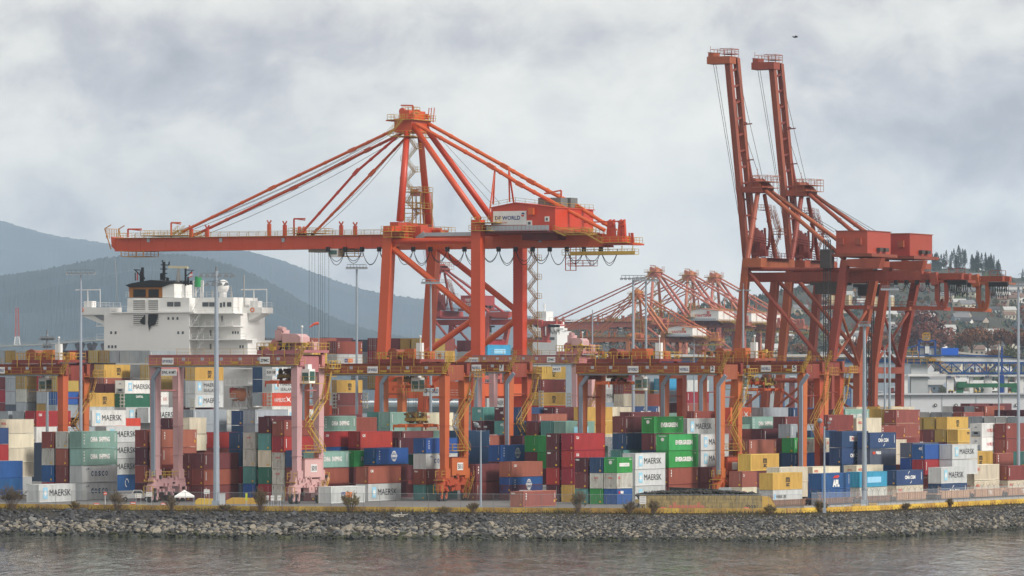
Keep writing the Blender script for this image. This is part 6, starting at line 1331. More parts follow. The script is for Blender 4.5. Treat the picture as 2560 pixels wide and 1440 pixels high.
mb = MB(); mb.prism([(2.45, -.02, 1.4), (2.65, -.02, 1.85), (3.8, -.02, 1.85), (4.15, -.02, 1.4)], (0, 0, 0), (0, .02, 0)); mb.build('side_window', [GLASS()], PK)
for x in (1.1, 4.7): wheelpart(PK, x, .1, .4, .25); wheelpart(PK, x, 1.8, .4, .25)
for px, lab in ((1311, 'grey pickup truck roof showing behind the dusty pink container'),):
    V = empty('pickup_truck', ground(px, 945), radians(0), lab, 'pickup truck'); V.location.z = 4.22
    mb = MB(); mb.prism([(-2.4, 0, .5), (-2.4, 0, 1.3), (-1.2, 0, 1.45), (-.8, 0, 2.1), (1.2, 0, 2.1), (1.6, 0, 1.4), (2.6, 0, 1.3), (2.6, 0, .5)], (0, 0, 0), (0, 1.9, 0)); mb.build('body', [mat('car_silver', (.45, .47, .5), .35)], V); mb = MB(); mb.box(-.7, 1.1, -.03, .0, 1.5, 2.0); mb.build('side_window', [GLASS()], V)
    for x in (-1.5, 1.7): wheelpart(V, x, .1, .4, .25)
T = empty('canopy_tent', ground(461, 915), 0, 'white pyramid canopy tent at the foot of the pink crane', 'tent')
mb = MB(); a = 1.55; mb.add([(-a, -a, 1.75), (a, -a, 1.75), (a, a, 1.75), (-a, a, 1.75), (0, 0, 2.75), (-a, -a, 1.5), (a, -a, 1.5), (a, a, 1.5), (-a, a, 1.5)], [(0, 1, 4), (1, 2, 4), (2, 3, 4), (3, 0, 4), (0, 5, 6, 1), (1, 6, 7, 2), (2, 7, 8, 3), (3, 8, 5, 0)]); mb.build('canopy', [mat('tent_white', (.85, .85, .84), .7, var=.03)], T)
for x in (-a, a):
    for y in (-a, a): mb = MB(); mb.bar((x, y, 0), (x, y, 1.6), .06); mb.build('leg', [STEEL()], T)
def sign(px, D, z0, z1, w, lines, label, frame=YEL, col='k', board=None):
    O = ground(px, D); S_ = empty('notice_board', O, 0, label, 'sign'); mb = MB(); mb.bar((-w/2+.1, 0, 0), (-w/2+.1, 0, z1), .08); mb.bar((w/2-.1, 0, 0), (w/2-.1, 0, z1), .08); mb.build('post', [STEEL()], S_)
    mb = MB(); mb.box(-w/2, w/2, -.06, -.02, z0, z1); b = mb.build('board', [board or WHITE()], S_)
    mb = MB(); n = len(lines)
    for i, l in enumerate(lines): h = (z1-z0)/(n+.6); put_text(mb, l, (-w*.38, -.07, z1-h*(i+.95)), (1, 0, 0), (0, 0, 1), w*.76, h*.5, 0, .0)
    if lines: mb.build('lettering', [ink(col)], b)
sign(346, 912, 1.5, 2.2, 1.0, ['NO', 'ENTRY'], 'small white notice on posts left of the pink crane wheels'); sign(373, 912, 1.7, 2.4, 1.0, ['DANGER', 'CRANES'], 'small white notice just left of the pink crane wheels')
sign(517, 915, 2.1, 2.8, .95, ['NO', 'PARKING'], 'small white notice left of the thick lamp mast foot'); sign(668, 905, 1.2, 2.0, .55, ['STOP'], 'left of the small white notices by the second pink leg'); sign(681, 905, 1.2, 2.0, .55, ['STOP'], 'middle one of the small white notices by the second pink leg'); sign(698, 905, 1.2, 2.0, .6, ['STOP'], 'right one of the small white notices by the second pink leg')
sign(1607, 878, 1.2, 2.4, 1.05, ['THIS TERMINAL', 'ONLY', 'NO TRESPASS', 'AREA'], 'white notice with rows of small print before the yellow wall')
sign(616, 905, 1.2, 2.4, .35, [], 'narrow yellow green marker by the second bush', board=mat('marker_lime', (.5, .6, .03), .5))
s_ = empty('road_sign', ground(263, 912), 0, 'small round red sign on a white post by the spaced navy letters', 'sign'); mb = MB(); mb.bar((0, 0, 0), (0, 0, 2.), .09); mb.build('post', [WHITE()], s_); mb = MB(); mb.tube((0, -.08, 2.2), (0, -.04, 2.2), .3, 16); mb.build('disc', [ink('r')], s_); mb = MB(); mb.box(-.2, .2, -.1, -.085, 2.14, 2.26); mb.build('bar', [WHITE()], s_)
# yellow ramp slabs, plastic barriers, the pale stacks by the thick mast
YM = mat('kerb_yellow', (.62, .40, .06), .8, var=.2, rust=.1)
for (x0, x1, D, h, dp, lab) in ((255, 360, 903, .45, 6, 'low yellow concrete slab behind the bushes at left'), (395, 498, 901, .35, 5, 'low yellow concrete slab in front of the pink crane'), (488, 530, 930, 1.0, 4, 'yellow ramp end left of the thick lamp mast'), (565, 650, 935, 1.0, 5, 'long yellow slab right of the thick lamp mast')):
    p, q = ground(x0, D), ground(x1, D); mb = MB(); L_ = q.x-p.x; mb.prism([(0, 0, 0), (0, 0, h*.6), (L_*.15, 0, h), (L_, 0, h*.9), (L_, 0, 0)], (0, 0, 0), (0, dp, 0)); o = mb.build('kerb_slab', [YM]); o.location = p; tag(o, lab, 'slab')
for (px, D, lab) in ((241, 905, 'small red plastic barrier left of the round sign'), (409, 908, 'small red plastic barrier right of the pink crane foot'), (333, 915, 'small orange plastic barrier near the white pickup'), (1658, 874, 'orange cone like barrier at the left end of the red rails'), (1866, 874, 'orange cone like barrier at the right end of the yellow wall')):
    mb = MB(); mb.prism([(-.55, -.3, 0), (.55, -.3, 0), (.4, -.1, .75), (-.4, -.1, .75)], (0, 0, 0), (0, .5, 0)); mb.box(-.35, .35, -.31, .0, .45, .62, 1); o = mb.build('plastic_barrier', [mat('barrier_red', (.62, .09, .04), .5), WHITE()]); o.location = ground(px, D); tag(o, lab, 'barrier')
cb = MB(); cb.box(-.45, .45, -.4, .4, 0, 2.0); cb.box(-.5, .5, -.45, .45, 2.0, 2.1); o = cb.build('control_cabinet', [mat('cabinet_grey', (.5, .53, .55), .5)]); o.location = ground(556, 918); tag(o, 'pale grey cabinet beside the thick lamp mast foot', 'cabinet')
# stacked yellow block wall with the dark heap behind it
W_ = empty('block_wall', ground(1588, 885), 0, 'long stained yellow block wall with black arrows at its ends', 'wall'); p0 = ground(1588, 885); S_ = 885/F
wm_ = mat('wall_yellow', (.34, .25, .09), .85, var=.4, rust=.75, scale=1.2, rcol=(.09, .075, .04)); L_ = (1905-1588)*S_
mb = MB(); n = 14
for r in range(4):
    for i in range(n):
        x0 = L_*i/n+(L_/n*.5 if r % 2 else 0); x1 = min(L_, x0+L_/n-.04); mb.box(x0, x1, -.5, .5, r*.6, r*.6+.57)
mb.build('blocks', [wm_], W_); mb = MB(); mb.prism([(L_, -.5, 0), (L_, -.5, 2.3), (L_+1.2, -.5, 2.2), (L_+2.2, -.5, .6), (L_+2.4, -.5, 0)], (0, 0, 0), (0, 1., 0)); mb.build('end_block', [YM], W_)
mb = MB()
for x0 in (.4, .8, 1.2, L_-2.6, L_-2.2, L_-1.8, L_-1.4): s = -1 if x0 < 3 else 1; mb.prism([(x0, -.53, .9), (x0+.22*s, -.53, .6), (x0, -.53, .3), (x0+.18, -.53, .3), (x0+.18+.22*s, -.53, .6), (x0+.18, -.53, .9)], (0, 0, 0), (0, .02, 0))
mb.build('arrow_marking', [ink('k')], W_)
R_ = random.Random(21); mb = MB()
for i in range(900): x = R_.uniform(.5, L_-.5); s = R_.uniform(.15, .5); h = 2.2+.9*sin(pi*x/L_)**.5*R_.random(); c = Vector((x, 1+R_.uniform(0, 4), h)); M = Matrix.Rotation(R_.uniform(0, 6), 3, 'Z') @ Matrix.Rotation(R_.uniform(-1, 1), 3, 'X'); mb.add([c+M @ Vector((v[0]*s*1.6, v[1]*s, v[2]*s*.5)) for v in ICO], ICF)
mb.box(.5, L_-.5, .8, 6, 0, 2.2)
o = mb.build('scrap_heap', [mat('scrap_dark', (.05, .048, .045), .9, var=.5)]); o.location = p0; tag(o, 'dark heap of stacked mats and scrap behind the yellow block wall', 'heap')
for (x, y, D, lab) in ((1735, 1222, 900, 'black flat boat shaped hulls left of the orange crane wheels'), (1812, 1222, 905, 'pale stacked panels at the orange crane wheels')):
    q = at(x, 1232, D); mb = MB(); w_ = 3.9 if x < 1800 else 1.2
    if x < 1800: mb.prism([(-w_, 0, 0), (-w_*1.02, 0, .9), (w_, 0, .55), (w_*.95, 0, 0)], (0, 0, 0), (0, 2, 0))
    else:
        for k in range(4): mb.box(-w_+.1*k, w_-.05*k, 0, 1.5, k*.22, k*.22+.17)
    o = mb.build('skip_hull' if x < 1800 else 'panel_stack', [BLACK() if x < 1800 else mat('panel_pale', (.35, .4, .42), .6)]); o.location = q; tag(o, lab, 'stack')
# red rail hoops before the wall
mb = MB()
for i in range(9): x = (1672+i*10-1588)*S_; mb.box(x, x+.5, -1.6, -1.5, 0, .9+.4*(i in (1, 7))); mb.box(x, x+.6, -1.65, -1.45, .45, .6)
o = mb.build('red_barricades', [mat('barricade_red', (.50, .13, .08), .6, rust=.2)]); o.location = p0; tag(o, 'row of low red barricades against the yellow block wall', 'barricade')
# ------------------------------------------------------------------ rail cars under the shore containers
for i, (cx, cy, d, tan) in enumerate([(1932, 1248, 909, 0), (2054, 1245, 925, 0), (2149, 1242, 940, 0), (2241, 1238, 955, 1), (2353, 1233, 970, 1), (2436, 1228, 984, 1), (2520, 1224, 998, 1)]):
    X = (cx-1280)/F*d; RC = empty('well_car', (X, d, 4.2), TH, 'rust brown rail well car under the '+['yellow container', 'blue container with red eagle', 'light blue container', 'navy container with white arcs', 'starred container behind the long fence', 'matching cream containers', 'maroon container at right edge'][i], 'rail car', 'rail cars along the shore')
    mt = mat('car_tan', (.42, .25, .16), .75, var=.2, rust=.2) if tan else mat('car_brown', (.23, .13, .09), .8, var=.3, rust=.3)
    mb = MB(); hh = 1.15 if tan else .75; mb.box(-.6, 12.8, -.32, -.16, .35, .35+hh); mb.box(-.6, 12.8, 2.6, 2.76, .35, .35+hh); mb.box(-.7, 12.9, -.4, -.1, .3+hh, .42+hh)
    for k in range(16): x = -.4+k*.84; mb.box(x, x+.09, -.4, -.3, .35, .35+hh)
    mb.box(-.6, 12.8, -.3, 2.7, .2, .3); mb.build('well_side', [mt], RC)
    mb = MB(); mb.box(-2.4, -.6, -.2, 2.6, .9, 1.15); mb.bar((-2.4, -.3, 1.1), (-.6, -.3, 1.6), .1); mb.rail((-2.3, -.3, 1.15), (-1, -.3, 1.15), 1., .6, .07); mb.build('end_platform', [mt], RC)
    for x in (-2.1, -1.0): 
        mb = MB(); mb.tube((x, -.1, .45), (x, .1, .45), .45, 14); mb.tube((x, 2.3, .45), (x, 2.5, .45), .45, 14); mb.build('wheel', [DGR()], RC)
    mb = MB(); mb.box(-2.6, -.5, -.15, 2.5, .4, .75); mb.build('bogie', [DGR()], RC)
    if i >= 5: mb = MB(); put_text(mb, 'TTX', (6.0, -.34, .55), (1, 0, 0), (0, 0, 1), 1.9, .7, 0, .04); mb.build('lettering', [ink('w')], RC)
mb = MB()
for k in range(2): a = ground(1890, 902+k*2.2); mb.bar(a+Vector((0, 0, .05)), a+Vector((AX, AY, 0))*180+Vector((0, 0, .05)), .1, .15)
tag(mb.build('rails', [mat('rail_steel', (.2, .15, .12), .5, .5)]), kind='structure')
# long pale kerb and yellow block pair behind the right fence
mb = MB(); xs = [2010, 2100, 2200, 2320, 2440, 2560, 2700]; pts = [barp(x)+Vector((0, 4.5, 0)) for x in xs]
for a, b in zip(pts, pts[1:]): mb.bar(a+Vector((0, 0, .45)), b+Vector((0, 0, .45)), .6, .9)
tag(mb.build('concrete_kerb', [mat('kerb_grey', (.42, .42, .41), .9, var=.1)]), 'long pale concrete kerb behind the barbed fence', 'kerb')
for i, (x, s) in enumerate(((2143, 1), (2187, -1))):
    c = barp(x)+Vector((0, 2.2, 0)); mb = MB(); mb.prism([(-.75*1.0, 0, 0), (.75, 0, 0), (.75, 0, 1.05), (-.45, 0, 1.05)] if s > 0 else [(-.75, 0, 0), (.85, 0, 0), (.45, 0, 1.1), (-.75, 0, 1.1)], (0, 0, 0), (0, 1, 0)); o = mb.build('lamp_base_block', [YM]); o.location = c; tag(o, 'yellow concrete block just %s of the stout lamp mast' % ('left' if i == 0 else 'right'), 'block')
# ------------------------------------------------------------------ bushes on the bank
def bush(px, f, h, w, leafy, seed, label):
    R_ = random.Random(seed); c = bank(px, f); c.z += .05; B = empty('bare_bush', c, 0, label, 'bush', 'bushes along the bank'); st = MB(); lf = MB()
    for i in range(34):
        a = R_.uniform(0, 2*pi); sp = R_.uniform(.1, 1)*w/2; top = Vector((cos(a)*sp, sin(a)*sp*.7, h*R_.uniform(.55, 1)*(1-.35*(sp/(w/2))**2))); b = Vector((cos(a)*sp*.2, sin(a)*.1, 0)); mid = b.lerp(top, .5)+Vector((0, 0, h*.08)); st.path([b, mid, top], .025, 4)
        for k in range(10):
            e = mid.lerp(top, R_.random()); q = e+Vector((R_.uniform(-.5, .5), R_.uniform(-.4, .4), R_.uniform(.1, .6)))*h*.28; st.tube(e, q, .018, 3, caps=False)
            for j in range(leafy): s = R_.uniform(.03, .07); g = e.lerp(q, R_.random())+Vector((R_.uniform(-.15, .15), R_.uniform(-.1, .1), R_.uniform(-.1, .1))); u = Vector((R_.uniform(-1, 1), R_.uniform(-1, 1), R_.uniform(-1, 1)))*s; v = Vector((R_.uniform(-1, 1), R_.uniform(-1, 1), R_.uniform(-1, 1)))*s; u *= 1.5; v *= 1.5; lf.add([g, g+u, g+u+v, g+v], [(0, 1, 2, 3)], R_.choice((0, 0, 1)))
    st.build('branches', [mat('twig_brown', (.15, .11, .085), .9)], B)
    if leafy: lf.build('leaves', [mat('leaf_olive', (.17, .15, .05), .8, var=.4), mat('leaf_rust', (.22, .12, .05), .8, var=.4)], B)
bush(28, .05, 4.2, 4.8, 9, 1, 'bare olive leaved bush in front of the white truck'); bush(292, .04, 3.2, 3.4, 3, 2, 'bare twiggy bush left of the first pink legs'); bush(430, .1, 2.6, 3.6, 2, 3, 'low brown twiggy bush under the first pink legs')
bush(650, .06, 3.8, 3.4, 8, 4, 'leafy rust coloured bush left of the second pink legs'); bush(876, .05, 3.3, 3.6, 10, 5, 'round olive bush in front of the pale grey box'); bush(1445, .06, 4.0, 3.0, 3, 6, 'bare bush in front of the worn teal container'); bush(1185, .08, 1.8, 2.6, 4, 7, 'small dark bush at the camera pole by crane 5011')
bush(1575, .06, 2.2, 2.6, 2, 8, 'low reddish bush before the short blue container'); bush(1632, .08, 2.4, 2.6, 2, 9, 'low bare bush in front of the yellow wall notice'); bush(2052, .05, 2.0, 2.8, 6, 10, 'dark bramble bush at the foot of the right camera pole'); bush(1110, .12, 1.3, 3.0, 3, 11, 'low bramble patch near crane 5011'); bush(2375, .05, 1.5, 1.8, 4, 12, 'small shrub on the bank below the barbed fence'); bush(1925, .08, 1.5, 2.6, 5, 13, 'low bramble right of the yellow block wall'); bush(560, .1, 1.4, 3.0, 3, 14, 'low bramble beside the thick lamp mast'); bush(185, .08, 1.5, 2., 5, 15, 'small green shrub by the front starred container'); bush(2265, .08, 1.2, 1.8, 4, 16, 'small shrub below the light blue container')
# ------------------------------------------------------------------ bird, windsock
B = empty('gull', at(1988, 93, 700), radians(20), 'grey gull gliding high above the weathered cranes', 'bird')
mb = MB(); pr = [(-.28, .01, 0), (-.2, .05, 0), (0, .075, 0), (.15, .06, .01), (.24, .045, .03), (.31, .015, .02)]; vs = []; n = 8
for (x, r, dz) in pr: vs += [(x, cos(2*pi*i/n)*r, sin(2*pi*i/n)*r+dz) for i in range(n)]
mb.add(vs, [(k*n+i, k*n+(i+1) % n, (k+1)*n+(i+1) % n, (k+1)*n+i) for k in range(len(pr)-1) for i in range(n)])
for s in (-1, 1):
    w_ = [(.1, s*.05, .02), (.16, s*.3, .14), (.06, s*.65, .10), (-.12, s*.72, .06), (-.06, s*.4, .1), (-.12, s*.05, .02)]; mb.add([(-x*1.0, y, z) for x, y, z in w_]+[(-x, y, z-.012) for x, y, z in w_], [tuple(range(6)), tuple(range(6, 12))[::-1]]+[(i, (i+1) % 6, 6+(i+1) % 6, 6+i) for i in range(6)])
mb.add([(-.26, -.03, 0), (-.26, .03, 0), (-.42, .07, .01), (-.42, -.07, .01)], [(0, 1, 2, 3)])
mb.build('body', [mat('gull_grey', (.12, .12, .13), .8)], B, True); B.scale = (1.25, 1.25, 1.25)
WS = empty('windsock', at(797, 845, 1090), 0, 'orange windsock on a thin pole above the pink trolley', 'windsock'); mb = MB(); mb.tube((0, 0, -2), (0, 0, 3), .07, 6); mb.build('pole', [STEEL()], WS); mb = MB(); mb.tube((0, 0, 2.9), (-.9, 0, 2.75), .32, 10, r2=.25); mb.tube((-.9, 0, 2.75), (-1.8, 0, 2.1), .25, 10, r2=.12); mb.build('sock', [mat('sock_orange', (.72, .10, .05), .6)], WS)
# lattice pylon far left, bridge
PY = empty('lattice_pylon', at(43, 862, 3200), 0, 'red and white lattice pylon far off at the left edge', 'pylon'); k = 3200/F
for j, (y0, y1, m_) in enumerate(((862, 842, WHITE()), (842, 806, mat('pylon_red', (.45, .08, .07), .7)), (806, 770, mat('pylon_red', (.45, .08, .07), .7)))):
    mb = MB(); w0, w1 = [(9, 6), (6, 4.6), (4.6, 4)][j]; z0, z1 = (862-y0)*k, (862-y1)*k
    for s in (-1, 1):
        for t_ in (-1, 1): mb.bar((s*w0*k*.8, t_*w0*k*.8, z0), (s*w1*k*.8, t_*w1*k*.8, z1), .28)
    for q in range(5): z = z0+(z1-z0)*q/4; mb.bar((-w1*k, -w1*k*.8, z), (w1*k, -w1*k*.8, z), .2); zz = min(z1, z+(z1-z0)/4); mb.bar((-w1*k*.9, -w1*k*.8, z), (w1*k*.9, -w1*k*.8, zz), .18)
    mb.build('lattice_section', [m_], PY)
BR = empty('road_bridge', at(120, 868, 3600), 0, 'long grey road bridge low behind the left stacks', 'bridge'); k = 3600/F; f_ = lambda px, py: at(px, py, 3600)-BR.location
mb = MB()
for (a, b) in (((-60, 868), (90, 862)), ((90, 862), (170, 856)), ((170, 856), (235, 851)), ((235, 851), (420, 849))): p, q = f_(*a), f_(*b); mb.bar(p, q, 18, 1.2); mb.rail(p+Vector((0, -9, .5)), q+Vector((0, -9, .5)), 1.3, 12, .2)
mb.build('deck', [mat('bridge_grey', (.30, .32, .32), .8)], BR)
for x in (150, 195, 225, 260, 300): mb = MB(); mb.bar(f_(x-3, 858), f_(x+4, 885), 3, 3); mb.bar(f_(x+14, 857), f_(x+1, 885), 3, 3); mb.build('pier', [mat('bridge_pier', (.26, .22, .22), .8)], BR)
# ------------------------------------------------------------------ right background
def q_(px, py, D): return at(px, py, D)
WH = empty('warehouse', ground(2190, 1420), 0, 'long low white warehouse behind the right stacks', 'building')
k = 1420/F; fx = lambda px, py: at(px, py, 1420)-WH.location
p, q = fx(2190, 1045), fx(2760, 985); mb = MB(); a = fx(2230, 985)
mb.prism([fx(2190, 1200), fx(2190, 990), fx(2275, 986), fx(2275, 1200)], (0, 0, 0), (0, 30, 0)); mb.prism([fx(2276, 1200), fx(2276, 984), fx(2760, 984), fx(2760, 1200)], (0, 0, 0), (0, 30, 0)); mb.build('wall', [mat('shed_white', (.66, .68, .71), .6, var=.04)], WH)
mb = MB(); mb.prism([fx(2186, 988), fx(2186, 984), fx(2764, 981), fx(2764, 985)], (0, -1, 0), (0, 31, 0)); mb.build('roof', [mat('shed_roof', (.5, .52, .55), .6)], WH)
mb = MB()
for x in (2355, 2440, 2505): c = fx(x, 1000); mb.box(c.x-.1, c.x+.1, -.08, 0, c.z-8, c.z+1.5)
mb.build('wall_seam', [STEEL()], WH)
for x in (2339, 2390, 2541): c = fx(x, 1013); mb = MB(); mb.tube(c+Vector((0, -.3, 0)), c+Vector((0, 0, 0)), .42, 14); v = mb.build('round_vent', [DGR()], WH); mb = MB(); mb.tube(c+Vector((0, -.35, 0)), c+Vector((0, -.31, 0)), .2, 12); mb.build('vent_hub', [WHITE()], v)
mb = MB(); 
for i in range(9): c = fx(2298+i*4.3, 1040); mb.box(c.x, c.x+.34, -.1, 0, c.z-.7, c.z+.5)
mb.build('windows', [GLASS()], WH)
S_ = empty('port_shed', ground(1440, 1750), 0, 'long low grey port building behind the yard crane girders', 'building'); sx = lambda px, py: at(px, py, 1750)-S_.location
mb = MB(); mb.prism([sx(1380, 1060), sx(1380, 893), sx(2300, 893), sx(2300, 1060)], (0, 0, 0), (0, 40, 0)); mb.build('wall', [mat('shed_blue_grey', (.30, .36, .42), .7)], S_); mb = MB(); mb.prism([sx(1370, 893), sx(1370, 886), sx(2310, 886), sx(2310, 893)], (0, -2, 0), (0, 42, 0)); mb.build('roof', [mat('shed_roof_pale', (.55, .56, .56), .7)], S_)
mb = MB(); mb.prism([sx(1380, 906), sx(1380, 898), sx(2300, 898), sx(2300, 906)], (0, -.4, 0), (0, -.1, 0)); mb.build('blue_band', [mat('band_blue', (.05, .12, .35), .6)], S_)
# quay conveyor and loader
BLU = mat('loader_blue', (.02, .07, .25), .5, var=.1); PAL = mat('loader_pale', (.60, .62, .62), .6); YL = YEL()
D = 1500; CV = empty('conveyor_loader', ground(2330, D), 0, 'blue and white conveyor loader on tall white columns at right', 'loader'); g = lambda px, py, v=0: at(px, py, D)-CV.location+Vector((0, v, 0))
def slab(nm, pts, m, d=4, v=0): mb = MB(); mb.prism([g(*p) for p in pts], (0, v, 0), (0, v+d, 0)); return mb.build(nm, [m], CV)
slab('gallery_roof', [(2240, 889), (2240, 886), (2500, 888), (2560, 896), (2700, 899), (2700, 902), (2500, 892)], BLU, 5, -.5); slab('gallery', [(2330, 903), (2330, 892), (2500, 893), (2600, 898), (2700, 901), (2700, 912), (2560, 907), (2450, 904)], PAL, 4)
mb = MB(); 
for (a, b) in (((2270, 907), (2640, 907)), ((2370, 933), (2640, 933))): mb.bar(g(*a), g(*b), .5)
xs = list(range(2350, 2641, 29))
for i, x in enumerate(xs[:-1]): mb.bar(g(x, 907), g(x, 933), .3); mb.bar(g(x, 907 if i % 2 else 933), g(x+29, 933 if i % 2 else 907), .3)
mb.bar(g(2340, 908), g(2372, 933), .4); mb.bar(g(2240, 880), g(2296, 862), .3); mb.build('truss', [BLU], CV)
slab('loader_house', [(2297, 890), (2297, 868), (2338, 868), (2338, 890)], PAL, 6); 
mb = MB(); 
for x in (2297, 2338): mb.bar(g(x, 892, -.3), g(x, 850, -.3), .5)
mb.bar(g(2297, 852, -.3), g(2338, 852, -.3), .5); mb.bar(g(2297, 868, -.3), g(2338, 868, -.3), .4); mb.box(g(2311, 880).x, g(2324, 880).x, -.5, -.1, g(0, 885).z, g(0, 866).z); mb.build('house_frame', [BLU], CV)
slab('house_panel', [(2312, 884), (2312, 866), (2323, 866), (2323, 884)], PAL, .3, -.8); slab('loader_head', [(2306, 852), (2310, 838), (2318, 836), (2328, 852)], PAL, 3)
mb = MB(); a, b = g(2307, 848, -.5), g(2324, 833, -.5); deck_ = [(2307, 850), (2307, 833), (2324, 833), (2324, 850)]
for i in range(4): mb.bar(g(*deck_[i], -.5), g(*deck_[(i+1) % 4], -.5), .35)
for y in (838, 843): mb.bar(g(2307, y, -.5), g(2324, y, -.5), .25)
mb.rail(g(2265, 893, -.5), g(2296, 893, -.5), 1.6, 1.6, .18); mb.rail(g(2268, 910, -.5), g(2350, 910, -.5), 1.6, 1.8, .18); mb.box(g(2322, 0).x, g(2340, 0).x, -1, 2, g(0, 903).z, g(0, 897).z); mb.stair(g(2352, 912, -1), g(2380, 932, -1), 1.4); mb.build('yellow_walkway', [YL], CV)
slab('blue_box', [(2355, 889), (2355, 870), (2396, 870), (2396, 889)], mat('box_blue', (.02, .13, .55), .5), 5); slab('conveyor_cover', [(2396, 884), (2396, 879), (2470, 887), (2470, 890)], mat('cover_cream', (.5, .48, .42), .7), 3)
for (x0, x1, y0) in ((2278, 2320, 908),): slab('column', [(x0, 1100), (x0, y0), (x1, y0), (x1, 1100)], mat('column_grey', (.40, .43, .44), .7), 5, 1)
for (x0, x1) in ((2262, 2270), (2368, 2385), (2425, 2434), (2463, 2481), (2513, 2520), (2540, 2560)): slab('column', [(x0, 1100), (x0, 936), (x1, 936), (x1, 1100)], WHITE(), 3, 1)
mb = MB(); mb.prism([g(2270, 941), g(2270, 935), g(2620, 935), g(2620, 941)], (0, 0, 0), (0, 6, 0)); mb.build('walk_deck', [WHITE()], CV)
mb = MB(); mb.bar(g(2503, 985, -2), g(2503, 868, -2), .5); mb.bar(g(2502, 985, -2), g(2502, 938, -2), 1.3); mb.build('blue_post', [BLU], CV)
for s, x, y in (('28', 2368, 946), ('26', 2390, 946), ('5', 2417, 947), ('27', 2463, 946), ('2', 2515, 946)): mb = MB(); put_text(mb, s, g(x, y, -.1), (1, 0, 0), (0, 0, 1), None, .75, 0, .02); mb.build('lettering', [ink('n')], CV)
GC = empty('green_gantry', ground(2390, 1470), 0, 'low green gantry crane under the blue conveyor', 'crane'); g2 = lambda px, py, v=0: at(px, py, 1470)-GC.location+Vector((0, v, 0))
mb = MB(); gm = mat('gantry_green', (.03, .14, .08), .6); mb.bar(g2(2390, 964), g2(2545, 963), 1, 1.1); mb.bar(g2(2393, 962), g2(2415, 962), 2, 1.6); mb.build('beam', [gm], GC); 
for x in (2400, 2537): mb = MB(); mb.bar(g2(x, 968), g2(x-3, 1040), .9, 1.8); mb.build('leg', [gm], GC)
for (x, y, s) in ((2376, 978, 5), (2440, 980, 6), (2525, 983, 5), (1932, 975, 5)):
    L_ = empty('yellow_loader', at(x, y+5, 1440), 0, 'small yellow machine '+{2376: 'left of the green gantry leg', 2440: 'under the middle of the green gantry', 2525: 'by the right leg of the green gantry', 1932: 'between the first weathered crane legs'}[x], 'machine'); kk = 1440/F
    mb = MB(); mb.box(-s*kk, s*kk, -1, 1, .3, s*kk*.8); mb.box(-s*kk*.5, s*kk*.3, -.8, .8, s*kk*.8, s*kk*1.7); mb.bar((s*kk*.5, -.9, s*kk*.6), (s*kk*1.7, -.9, s*kk*1.4), .3); mb.build('body', [mat('machine_yellow', (.55, .36, .05), .6)], L_)
    mb = MB()
    for e in (-.7, .7): mb.tube((e*s*kk, -1.1, .35), (e*s*kk, -.8, .35), .35, 10)
    mb.build('wheels', [DGR()], L_)
# port clutter seen through the crane legs
R_ = random.Random(77)
for i in range(16):
    x = 1850+i*27+R_.uniform(-6, 6); D2 = R_.uniform(1480, 1640); y0 = R_.uniform(940, 985); w_ = R_.uniform(8, 22)*D2/F; c = R_.choice((('white', (.62, .63, .62)), ('pale grey', (.42, .45, .46)), ('dark green', (.04, .10, .07)), ('dull blue', (.06, .13, .28)), ('maroon', (.22, .07, .06))))
    o_ = empty('port_hut', ground(x, D2), 0, None, 'hut', 'small port buildings seen through the crane legs'); zt = HC+(YH-y0)/F*D2-4.2
    o_['label'] = c[0]+' port building far behind the cranes, '+ORD[i+1 if i < 15 else 15]+(' from left in its row' if i < 15 else ' or later from left in its row')
    mb = MB(); mb.box(-w_/2, w_/2, 0, 8, 0, zt); mb.build('wall', [mat('hut_'+c[0].replace(' ', '_'), c[1], .7)], o_); mb = MB(); mb.box(-w_/2-.3, w_/2+.3, -.3, 8.3, zt, zt+.4); mb.build('roof', [mat('shed_roof', (.5, .52, .55))], o_)
    mb = MB(); [mb.box(-w_/2+w_*(j+.3)/4, -w_/2+w_*(j+.6)/4, -.06, 0, zt-2.4, zt-1.2) for j in range(4)]; mb.build('windows', [GLASS()], o_)
# ------------------------------------------------------------------ wooded hillside with houses
HILL = [(1150, 905), (1250, 880), (1330, 850), (1420, 822), (1500, 806), (1600, 792), (1700, 776), (1800, 760), (1900, 742), (2000, 722), (2100, 702), (2200, 684), (2300, 668), (2400, 662), (2470, 672), (2540, 692), (2620, 690), (2800, 680)]
HD0, HD1 = 3300, 5200
def hill_z(px, f):     # f 0 at the foot, 1 at the crest
    D = HD0+(HD1-HD0)*f; zc = HC+(YH-interp(HILL, px))/F*HD1; return WZ+3+(zc-WZ-3)*(f**1.15)
def hp(px, f): D = HD0+(HD1-HD0)*f; return Vector(((px-1280)/F*D, D, hill_z(px, f)))
mb = MB(); vs = []; xs = list(range(1150, 2801, 12)); n = 16; R_ = random.Random(5)
for x in xs:
    for j in range(n+1): f = min(1.12, j/(n-1)); p = hp(x, min(1, f)); 
    for j in range(n+1):
        f = j/(n-1)
        if f <= 1: p = hp(x, f); p.z += 5*mnz.noise(p*.012)*min(1, f*4)
        else: p = hp(x, 1)+Vector((0, 260, -22))
        vs.append(p)
mb.add(vs, [(i*(n+1)+j, (i+1)*(n+1)+j, (i+1)*(n+1)+j+1, i*(n+1)+j+1) for i in range(len(xs)-1) for j in range(n)]); tag(mb.build('hillside', [mat('hill_ground', (.07, .07, .045), .95, var=.5, scale=.02, streak=False)]), kind='structure')
